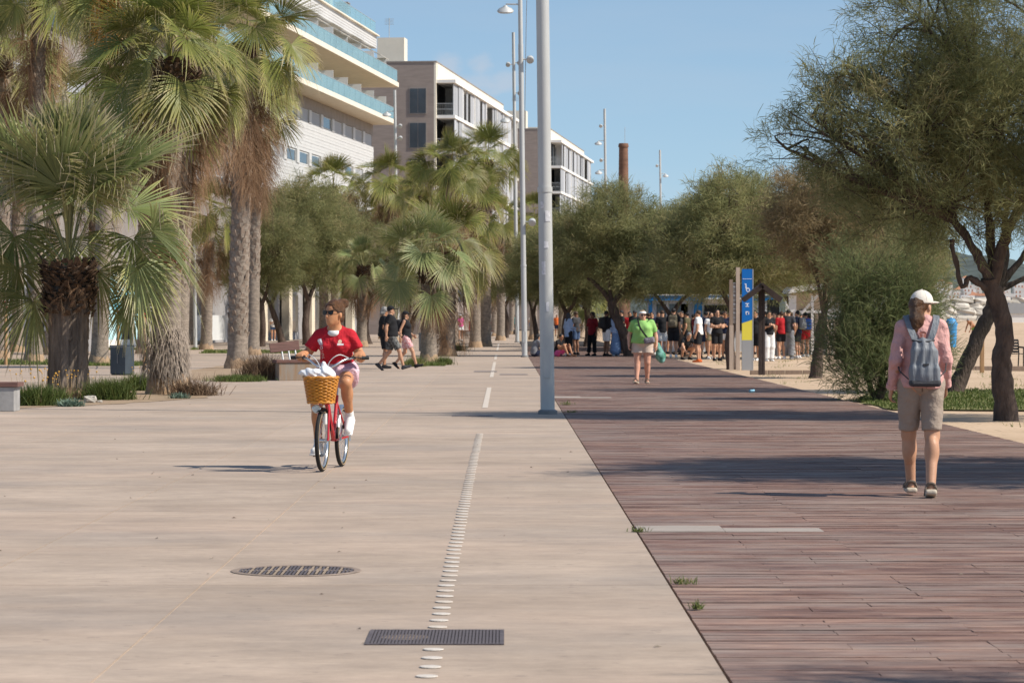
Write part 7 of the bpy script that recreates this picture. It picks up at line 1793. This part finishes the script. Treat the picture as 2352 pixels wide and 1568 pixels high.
    ribbon([(.0, yb + .03, 1.27), (-.02, yb + .06, 1.325), (.02, yb + .06, 1.325), (.005, yb + .03, 1.27)], .008, .003).build('grab_loop', M('red brown webbing', (.25, .09, .07), .8), b)
backpacker()

# ------------------------------------------------------------------ cyclist and bicycle (both in the bicycle's frame: +Y is ahead)
BX, BY, BRZ = -1.650, 28.62, rad(172.3)
def bicycle():
    t = thing('bicycle', 'red step-through bicycle with wicker front basket ridden towards the beach promenade viewer', 'bicycle', (BX, BY, 0.001), BRZ)
    t['label'] = 'red step-through bicycle with orange wicker front basket and round headlamp'
    Rw = .292
    def wheel(y):
        w = empty('wheel', (0, y, Rw), 0, t)
        ring = lambda r, rr_, n=40: [(0, r * math.cos(2 * math.pi * i / n), r * math.sin(2 * math.pi * i / n)) for i in range(n)]
        MB().tube(ring(Rw - .019, 0), .0195, 10, closed=True).build('tyre', m_rubber, w, True)
        for s in (-1, 1): MB().tube([(s * .0135, p[1], p[2]) for p in ring(Rw - .022, 0)], .0085, 6, closed=True).build('tyre_wall', m_tyrewall, w, True)
        MB().tube(ring(Rw - .048, 0), .0125, 8, closed=True).build('rim', m_chrome, w, True)
        MB().tube([(-.045, 0, 0), (.045, 0, 0)], .022, 12).build('hub', m_chrome, w, True)
        MB().tube([(-.075, 0, 0), (.075, 0, 0)], .007, 8).build('axle', m_chrome, w)
        sp = MB()
        for i in range(28):
            a = 2 * math.pi * i / 28; b_ = a + (.5 if i % 2 else -.5); s = .03 if i % 4 < 2 else -.03
            sp.tube([(s, .02 * math.cos(b_), .02 * math.sin(b_)), (0, (Rw - .05) * math.cos(a), (Rw - .05) * math.sin(a))], .0014, 3, False)
        sp.build('spokes', m_chrome, w)
        return w
    yf, yr = .49, -.49
    fw = wheel(yf); rw = wheel(yr)
    MB().lathe([(.02, -.006), (.035, -.004), (.035, .004), (.02, .006)], (.05, 0, 0), 12, Matrix.Rotation(rad(90), 3, 'Y')).build('sprocket', m_chrome, rw)
    # fork and head
    for s in (-1, 1): MB().tube(curve_pts([(s * .055, yf, Rw), (s * .052, yf - .03, .42), (s * .045, yf - .085, .60), (s * .02, yf - .10, .64)], 4), .011, 8).build('fork_blade', m_redframe, t, True)
    MB().tube([(-.05, yf - .1, .64), (.05, yf - .1, .64)], .016, 10).build('fork_crown', m_redframe, t, True)
    MB().tube([(0, yf - .095, .63), (0, yf - .15, .84)], .022, 14).build('head_tube', m_redframe, t, True)
    MB().tube([(0, yf - .15, .84), (0, yf - .175, .97)], .014, 10).build('stem', m_chrome, t, True)
    MB().tube(curve_pts([(0, yf - .14, .78), (0, .12, .50), (0, -.02, .33), (0, -.06, .285)], 5), .021, 12).build('down_tube', m_redframe, t, True)
    MB().tube(curve_pts([(0, yf - .125, .70), (0, .10, .43), (0, -.04, .36), (0, -.14, .40)], 5), .015, 10).build('top_tube', m_redframe, t, True)
    MB().tube([(0, -.05, .27), (0, -.235, .70)], .018, 12).build('seat_tube', m_redframe, t, True)
    MB().tube([(0, -.235, .70), (0, -.275, .815)], .013, 10).build('seat_post', m_chrome, t, True)
    for s in (-1, 1):
        MB().tube([(s * .02, -.06, .275), (s * .06, yr, Rw)], .010, 8).build('chain_stay', m_redframe, t, True); MB().tube([(s * .012, -.2, .62), (s * .058, yr, Rw)], .009, 8).build('seat_stay', m_redframe, t, True)
    link('saddle', sdf_mesh('saddle', [rc((0, -.38, .845), (0, -.2, .835), .075, .03, .02), rc((-.05, -.38, .85), (.05, -.38, .85), .05, .05, .03), cut((0, 0, .80), (0, 0, -1))], .01), t, m_blackp)
    # handlebar, grips, levers
    bar = curve_pts([(.36, .115, 1.068), (.25, .165, 1.068), (.17, .27, 1.05), (.085, .345, .995), (0, .325, .965), (-.085, .345, .995), (-.17, .27, 1.05), (-.25, .165, 1.068), (-.36, .115, 1.068)], 5)
    MB().tube(bar, .0115, 10).build('handlebar', m_chrome, t, True)
    for s in (-1, 1):
        MB().tube([(s * .235, .172, 1.068), (s * .375, .108, 1.068)], .0175, 12).build('grip', m_blackp, t, True)
        MB().tube(curve_pts([(s * .205, .20, 1.07), (s * .235, .235, 1.075), (s * .35, .19, 1.068)], 4), .006, 6).build('brake_lever', m_blackp, t, True)
        MB().tube(curve_pts([(s * .205, .21, 1.065), (s * .14, .40, 1.10), (s * .05, .43, 1.02), (s * .02, .41, .86)], 5), .0045, 6).build('brake_cable', M('pale cable', (.55, .55, .55), .5), t, True)
    # mudguards, lamp, rack
    def guard(y, a0, a1):
        vs, fs = [], []; n = 16
        for i in range(n + 1):
            a = rad(a0 + (a1 - a0) * i / n)
            for x, dr in ((-.03, -.012), (-.015, 0), (.015, 0), (.03, -.012)): vs.append((x, y + (Rw + .022 + dr) * math.cos(a), Rw + (Rw + .022 + dr) * math.sin(a)))
        for i in range(n):
            for k in range(3): fs.append((i * 4 + k, i * 4 + k + 1, i * 4 + k + 5, i * 4 + k + 4))
        return MB().add(vs, fs)
    guard(yf, 62, 165).build('mudguard', m_blackp, t, True); guard(yr, 20, 190).build('mudguard', m_chrome, t, True)
    lamp = MB().lathe([(.012, -.06), (.038, -.02), (.043, .012), (.039, .016)], (.036, yf + .09, .595), 20, Matrix.Rotation(rad(-90), 3, 'X')).build('headlamp', m_chrome, t, True)
    MB().lathe([(.037, 0), (.031, .008), (.002, .011)], (.036, yf + .106, .595), 20, Matrix.Rotation(rad(-90), 3, 'X')).build('lens', M('lamp lens', (.55, .62, .62), .1, .2, 30, 0, spec=.8), lamp, True)
    MB().tube([(.036, yf + .04, .595), (.02, yf - .06, .64)], .007, 6).build('lamp_bracket', m_chrome, t)
    MB().tube([(-.03, yf + .015, .55), (-.03, yf + .015, .45)], .019, 10).build('dynamo', M('white dynamo', (.7, .7, .68), .4, .05, 5, 0), t, True)
    # cranks and pedals
    MB().lathe([(.095, -.004), (.1, 0), (.095, .004)], (.055, -.05, .275), 28, Matrix.Rotation(rad(90), 3, 'Y')).build('chainring', m_chrome, t)
    for s, dy, dz_ in ((1, .03, -.145), (-1, -.03, .145)):
        c = MB().tube([(s * .07, -.05, .275), (s * .085, -.05 + dy, .275 + dz_)], .0105, 8).build('crank_arm', m_chrome, t, True)
        MB().box((s * .14, -.05 + dy, .275 + dz_), (.045, .045, .012), Matrix.Rotation(rad(0 if s > 0 else -38), 3, 'X')).build('pedal', m_blackp, c)
    MB().tube(curve_pts([(.06, -.05, .37), (.06, -.3, .345), (.06, yr, .33)], 4), .008, 6).build('chain_guard', m_redframe, t, True)
    # wicker basket
    m_wick = M('varnished wicker', (.56, .20, .016), .45, .3, 40, .4, 60, spec=.5, col2=(.72, .31, .035), coat=.2)
    bk = empty('basket', (0, .555, 0), 0, t)
    zb, zt = .655, .89
    def rad_at(z): u = (z - zb) / (zt - zb); return .122 + .040 * u, .10 + .03 * u
    ns = 22
    for k in range(15):
        z = zb + .012 + k * (zt - zb - .024) / 14; rx, ry = rad_at(z); P = []
        for i in range(ns * 4):
            a = 2 * math.pi * i / (ns * 4); wv = .006 * math.cos(ns / 2 * a * 1.0 + (math.pi if k % 2 else 0)); P.append(((rx + wv) * math.cos(a), (ry + wv) * math.sin(a), z))
        MB().tube(P, .0082, 6, closed=True).build('weave_strand', m_wick, bk, True)
    for i in range(ns):
        a = 2 * math.pi * (i + .5) / ns; P = []
        for z in (zb, (zb + zt) / 2, zt): rx, ry = rad_at(z); P.append((rx * math.cos(a), ry * math.sin(a), z))
        MB().tube(P, .0055, 5).build('stake', m_wick, bk)
    for z, r_ in ((zt, .0125), (zb, .011)):
        rx, ry = rad_at(z); MB().tube([((rx + .004) * math.cos(a), (ry + .004) * math.sin(a), z + .004 * math.sin(9 * a)) for a in np.linspace(0, 2 * math.pi, 61)[:-1]], r_, 8, closed=True).build('rim_braid', m_wick, bk, True)
    MB().lathe([(.12, zb), (.12, zb + .012)], n=24).build('basket_floor', m_wick, bk)
    MB().tube([(-.08, .41, .78), (.08, .41, .78)], .008, 6).build('basket_bracket', m_chrome, t)
    # plastic bag in the basket
    b = thing('plastic_bag', 'white plastic carrier bag stuffed in the wicker basket', 'bag', (BX, BY, 0), BRZ)
    def crumple(Xg):
        x, y, z = Xg[..., 0], Xg[..., 1], Xg[..., 2]
        return .010 * np.abs(np.sin(x * 38 + 2.4 * np.sin(z * 31 + y * 9))) + .007 * np.sin(z * 55 + 3 * np.sin(x * 27)) * np.sin(y * 33) - .008
    link('bag_film', sdf_mesh('bag_film', [el((0, .555, .865), (.138, .11, .05), .03), el((.06, .56, .925), (.095, .09, .045), .03), el((-.045, .56, .925), (.085, .08, .06), .03), rc((-.055, .56, .93), (-.025, .57, 1.03), .05, .016, .03), rc((.12, .57, .93), (.19, .57, .935), .05, .018, .03), cut((0, 0, .84), (0, 0, -1))], .0085, crumple), b, M('white plastic film', (.76, .76, .77), .35, .04, 9, .3, 25, spec=.5, bdist=.02))
    return t
bicycle()
def gingham():
    m, nt, N, L = _nodes('pink gingham cotton'); out = N('ShaderNodeOutputMaterial'); b = N('ShaderNodeBsdfPrincipled'); b.inputs['Roughness'].default_value = .9
    tc = N('ShaderNodeTexCoord'); sep = N('ShaderNodeSeparateXYZ'); L(tc.outputs['Object'], sep.inputs[0]); fs = []
    for ch in (0, 2):
        k = N('ShaderNodeMath'); k.operation = 'MULTIPLY'; k.inputs[1].default_value = 82; L(sep.outputs[ch], k.inputs[0])
        f = N('ShaderNodeMath'); f.operation = 'FRACT'; L(k.outputs[0], f.inputs[0]); g = N('ShaderNodeMath'); g.operation = 'GREATER_THAN'; g.inputs[1].default_value = .5; L(f.outputs[0], g.inputs[0]); fs.append(g.outputs[0])
    a = N('ShaderNodeMath'); a.operation = 'ADD'; L(fs[0], a.inputs[0]); L(fs[1], a.inputs[1]); h = N('ShaderNodeMath'); h.operation = 'MULTIPLY'; h.inputs[1].default_value = .5; L(a.outputs[0], h.inputs[0])
    cr = N('ShaderNodeValToRGB'); e = cr.color_ramp.elements; e[0].color = (.78, .68, .70, 1); e[1].color = (.48, .19, .27, 1); x = e.new(.5); x.color = (.65, .42, .48, 1); L(h.outputs[0], cr.inputs[0]); L(cr.outputs[0], b.inputs['Base Color'])
    n = N('ShaderNodeTexNoise'); n.inputs['Scale'].default_value = 16; bp = N('ShaderNodeBump'); bp.inputs['Strength'].default_value = .4; bp.inputs['Distance'].default_value = .03; L(n.outputs['Fac'], bp.inputs['Height']); L(bp.outputs[0], b.inputs['Normal']); L(b.outputs[0], out.inputs[0]); return m
def cyclist():
    t = thing('person', 'person in red T-shirt, pink gingham shorts and sunglasses riding the red bicycle', 'person', (BX, BY, 0.001), BRZ, 'people walking close by')
    t['group'] = 'people close by'
    J = pose(pelvis=(0, -.28, .945), waist=(0, -.235, 1.06), chest=(0, -.17, 1.205), neck=(0, -.125, 1.335), head=(0, -.075, 1.495),
             shR=(.155, -.135, 1.275), shL=(-.155, -.135, 1.275), elR=(.287, -.12, 1.075), wrR=(.282, .072, 1.105), elL=(-.262, -.13, 1.07), wrL=(-.272, .072, 1.105),
             hdR=(.08, 1, -.12), hdL=(-.08, 1, -.12), pnR=(0, -.15, -1), pnL=(0, -.15, -1), curl=.95,
             hipR=(.092, -.26, .93), knR=(.135, .085, .625), anR=(.15, -.075, .235), hipL=(-.092, -.26, .93), knL=(-.155, .13, .83), anL=(-.155, -.075, .505), toeR=(.04, 1, -.05), toeL=(-.05, 1, -.62), yaw=-.48, pitch=.0)
    link('body', body_mesh('body', J, HR, 1.12, True, 1.04, armf=1.12, hk=1.08), t, skin('deep tanned skin', (.50, .235, .115)), objmat=True)
    mr = M('cloth red jersey', (.47, .014, .026), .85, .06, 12, .7, 12, bdist=.06)
    def chest_folds(Xg):
        x, z = Xg[..., 0], Xg[..., 2]; u = np.clip((1.30 - z) * 6, 0, 1) * np.clip((z - 1.1) * 8, 0, 1)
        return .0075 * np.sin(x * 62 + (z - 1.2) * 40 * np.sign(x)) * u
    P = torso_prims(J, 1.1, True, .014)
    P.append(rc(J['waist'], J['pelvis'] + V3(0, .04, .0), .145, .165, .05))
    for s in 'RL':
        a, b = J['sh' + s], J['el' + s]; e = a + (b - a) * .62; P.append(flat_cone(a, e, .062, .066, .03))
    P += [cut(J['pelvis'] + V3(0, 0, .085), (0, -.12, -1)), el(J['neck'] + V3(0, .045, .045), (.08, .085, .072), .01, '-')]
    sm = sdf_mesh('shirt', P, HR, chest_folds); link('shirt', sm, t, mr)
    up = [el(J['neck'] + V3(0, .03, -.035), (.066, .072, .046), .02), el(J['neck'] + V3(0, .045, .04), (.062, .062, .056), .008, '-')]
    link('undershirt', sdf_mesh('undershirt', up, .008), t, CL['white'])
    gm = gingham()
    link('shorts', bottom_mesh('shorts', J, HR, 1.12, .6, .022, .024, .004, 5, 1.04, True), t, gm)
    # print on the shirt
    wt = M('white shirt print', (.75, .70, .70), .8, .08, 30, 0)
    vs, fs = text_flat('TOTOR', .046); decal('shirt_print', [(.093 + y, 1.055 + x * .95) for x, y in vs], fs, sm, wt, t)
    ov = [(.128 + .024 * math.cos(a) + .006 * math.sin(3 * a), 1.222 + .03 * math.sin(a)) for a in np.linspace(0, 2 * math.pi, 19)[:-1]]; decal('shirt_print', ov, [tuple(range(18))], sm, wt, t)
    eb = M('cream emblem print', (.72, .5, .36), .8, .1, 30, 0)
    decal('emblem', [(-.072 + .019 * math.cos(a), 1.222 + .02 * math.sin(a)) for a in np.linspace(0, 2 * math.pi, 17)[:-1]], [tuple(range(16))], sm, eb, t)
    decal('emblem', [(-.048, 1.186), (-.108, 1.186), (-.108, 1.203), (-.048, 1.206)], [(0, 1, 2, 3)], sm, wt, t)
    # hair swept into a bun
    k = 1.08; c = J['head']; R = rotm(J['yaw']); g = lambda *p: c + R @ (np.array(p) * k)
    hp = [el(g(0, -.02, .035), V3(.079, .098, .089) * k, .01, R=R), el(g(-.028, -.10, .085), V3(.052, .048, .046) * k, .02), rc(g(-.07, -.02, .01), g(-.078, -.015, -.06), .014, .006, .02), rc(g(.07, -.02, .01), g(.078, -.012, -.05), .014, .006, .02), el(g(0, -.06, -.04), V3(.062, .06, .055) * k, .03),
          el(g(0, .085, -.022), V3(.066, .075, .088) * k, .02, '-', R=R), el(g(.078, .02, -.03), V3(.02, .035, .04) * k, .01, '-', R=R), el(g(-.078, .02, -.03), V3(.02, .035, .04) * k, .01, '-', R=R)]
    link('hair', sdf_mesh('hair', hp, .007, cloth_noise(.0045, 30, 8)), t, M('hair honey brown', (.05, .022, .01), .4, .5, 26, .7, 50, stretch=(1, 5, 5), spec=.4, col2=(.19, .08, .026)))
    # sunglasses
    sg = empty('sunglasses', (0, 0, 0), 0, t); mk = M('black lens', (.006, .006, .008), .25, 0, 5, 0, spec=.4)
    Rm = Matrix(R.tolist())
    for s in (1, -1):
        pts = [(.004, .016), (.036, .021), (.058, .018), (.052, -.008), (.036, -.021), (.014, -.018), (.003, -.002)]
        vs = [g(s * (x + .004), .092 - .35 * x * x * 8, z + .004) for x, z in pts] + [g(s * (x + .004), .086 - .35 * x * x * 8, z + .004) for x, z in pts]; n = 7
        MB().add([tuple(v) for v in vs], [tuple(range(n)), tuple(range(2 * n - 1, n - 1, -1))] + [(i, n + i, n + (i + 1) % n, (i + 1) % n) for i in range(n)]).build('lens', mk, sg)
        MB().tube([g(s * .056, .08, .018), g(s * .076, .04, .012), g(s * .078, -.02, .006)], .003, 6).build('temple_arm', mk, sg)
    MB().tube([g(-.008, .096, .012), g(.008, .096, .012)], .0035, 6).build('bridge', mk, sg)
    lp = [el(g(0, .081, -.063), V3(.019, .008, .0055) * k, .004, R=R), el(g(0, .080, -.072), V3(.015, .008, .0055) * k, .004, R=R)]
    link('lips', sdf_mesh('lips', lp, .003), t, skin('lips', (.42, .12, .10)))
    for s in (1, -1): MB().tube([tuple(g(s * (.02 + .007 * i), .084 - .0022 * i * i, .034 + .003 * (i < 3) - .002 * i)) for i in range(5)], .0028, 5).build('eyebrow', HAIRM['brown'], t)
    wm = M('cloth white trainer', (.78, .77, .75), .7, .05, 12, .15, 30)
    for s in 'RL':
        sh = link('shoe', shoe_mesh('shoe', J, s, .008), t, wm)
        a = J['an' + s]; td = unit(J['toe' + s]); lat = unit(np.cross(td, V3(0, 0, 1))); upv = np.cross(lat, td); upv = upv if upv[2] > 0 else -upv
        for q in range(4): MB().tube([tuple(a + td * (.035 + q * .022) + lat * w + upv * (.008 - q * .012 - abs(w) * .25)) for w in (-.03, 0, .03)], .004, 5).build('lace', CL['grey'], sh)
        R2 = np.stack([lat, td, upv], 1); link('sole', sdf_mesh('sole', [bx(a + td * .068 - upv * .083, (.043, .14, .012), .01, R=R2, rnd=.011)], .008), sh, wm)
        d = unit(J['kn' + s] - a); MB().tube([tuple(a - d * .03), tuple(a + d * .055), tuple(a + d * .062)], [.043, .043, .041], 14).build('sock', CL['white'], t, True)
cyclist()

# ------------------------------------------------------------------ woman in green
def green_walker():
    X, Y, _ = gp(1476, 881)
    J = pose(shR=(.2, -.01, 1.335), shL=(-.2, -.01, 1.335), elR=(.29, -.04, 1.07), wrR=(.30, .06, .86), elL=(-.29, -.04, 1.06), wrL=(-.305, .02, .84), knR=(.115, .05, .47), anR=(.13, .16, .10), knL=(-.105, .03, .47), anL=(-.10, -.10, .10), hipR=(.105, 0, .88), hipL=(-.105, 0, .88), pelvis=(0, 0, .93), waist=(0, .04, 1.05), chest=(0, .02, 1.22), neck=(0, 0, 1.385), head=(0, .03, 1.50), toeR=(.25, 1, .12), toeL=(-.1, 1, 0), yaw=.25)
    t = thing('person', 'person in bright green T-shirt and beige shorts walking towards the lamp post', 'person', (X, Y, 0.002), rad(177), 'people close by')
    h = .0115
    link('body', body_mesh('body', J, h, 1.42, True, 1.22, armf=1.18, fr=.0095), t, skin('pink fair skin', (.60, .31, .21)), objmat=True)
    link('eyes', eyes_mesh(J).mesh('eyes'), t, m_eye)
    link('shirt', top_mesh('shirt', J, h, 1.42, True, .72, -.03, .022, .08, .2, .006, 7), t, M('cloth lime green', (.265, .49, .145), .9, .08, 8, .4, 8, bdist=.05))
    link('shorts', bottom_mesh('shorts', J, h, 1.36, .52, .02, .03, .005, 8, 1.2, True), t, M('cloth pale beige', (.58, .46, .38), .9, .08, 9, .3, 10))
    link('hair', hair_mesh('hair', J, .009, 'short'), t, HAIRM['blond'])
    c = J['head']; R = rotm(J['yaw']); g = lambda *p: c + R @ np.array(p)
    link('headband', sdf_mesh('headband', [el(g(0, -.005, .05), (.084, .098, .06), .01, R=R), cut(g(0, 0, .045), -R[:, 2]), el(g(0, -.03, .10), (.07, .08, .05), .01, '-', R=R)], .008), t, CL['white'])
    for s in (1, -1): MB().box(tuple(g(.03 * s, .088, .008)), (.024, .006, .014), Matrix(R.tolist())).build('sunglass_lens', m_blackp, t)
    for s in 'RL': sandal(t, J, s)
    bvh = None
    b = thing('shoulder_bag', 'grey patterned shoulder bag on a black strap across the green T-shirt', 'bag', (X, Y, 0.002), rad(177))
    link('pouch', sdf_mesh('pouch', [bx((-.15, .285, .955), (.12, .04, .07), .03, rnd=.035, R=rotm(0, 0, .18)), bx((-.15, .325, .945), (.09, .015, .045), .02, rnd=.012, R=rotm(0, 0, .18))], .01), b, M('speckled fabric', (.10, .09, .11), .85, .3, 70, .2, 30, col2=(.34, .30, .33), detail=2))
    MB().tube([(-.25, .315, 1.01), (-.05, .325, 1.035)], .004, 5).build('zip', m_blackp, b)
    ribbon([(-.10, .29, 1.02), (.0, .275, 1.15), (.07, .215, 1.28), (.105, .10, 1.42), (.10, -.02, 1.44)], .019, .003, lambda p: (0, 1, .2)).build('strap', CL['black'], b)
    ribbon([(-.13, .13, 1.40), (-.17, .02, 1.425), (-.16, -.12, 1.33)], .012, .003, lambda p: (0, .4, 1)).build('strap', CL['black'], b)
    b = thing('beach_bag', 'green and teal printed beach bag held behind the green T-shirt', 'bag', (X, Y, 0.002), rad(177))
    link('bag_body', sdf_mesh('bag_body', [rc((-.33, -.09, .86), (-.40, -.08, .60), .05, .11, .04), rc((-.40, -.08, .60), (-.42, -.06, .52), .11, .07, .03)], .012, cloth_noise(.004, 14, 3)), b, M('leaf print fabric', (.02, .20, .09), .8, .3, 9, .2, 20, col2=(.25, .5, .45), detail=2))
    MB().tube([(-.33, -.09, .9), (-.31, -.06, .84), (-.33, -.05, .80)], .012, 6).build('handle', CL['green'], b)
green_walker()
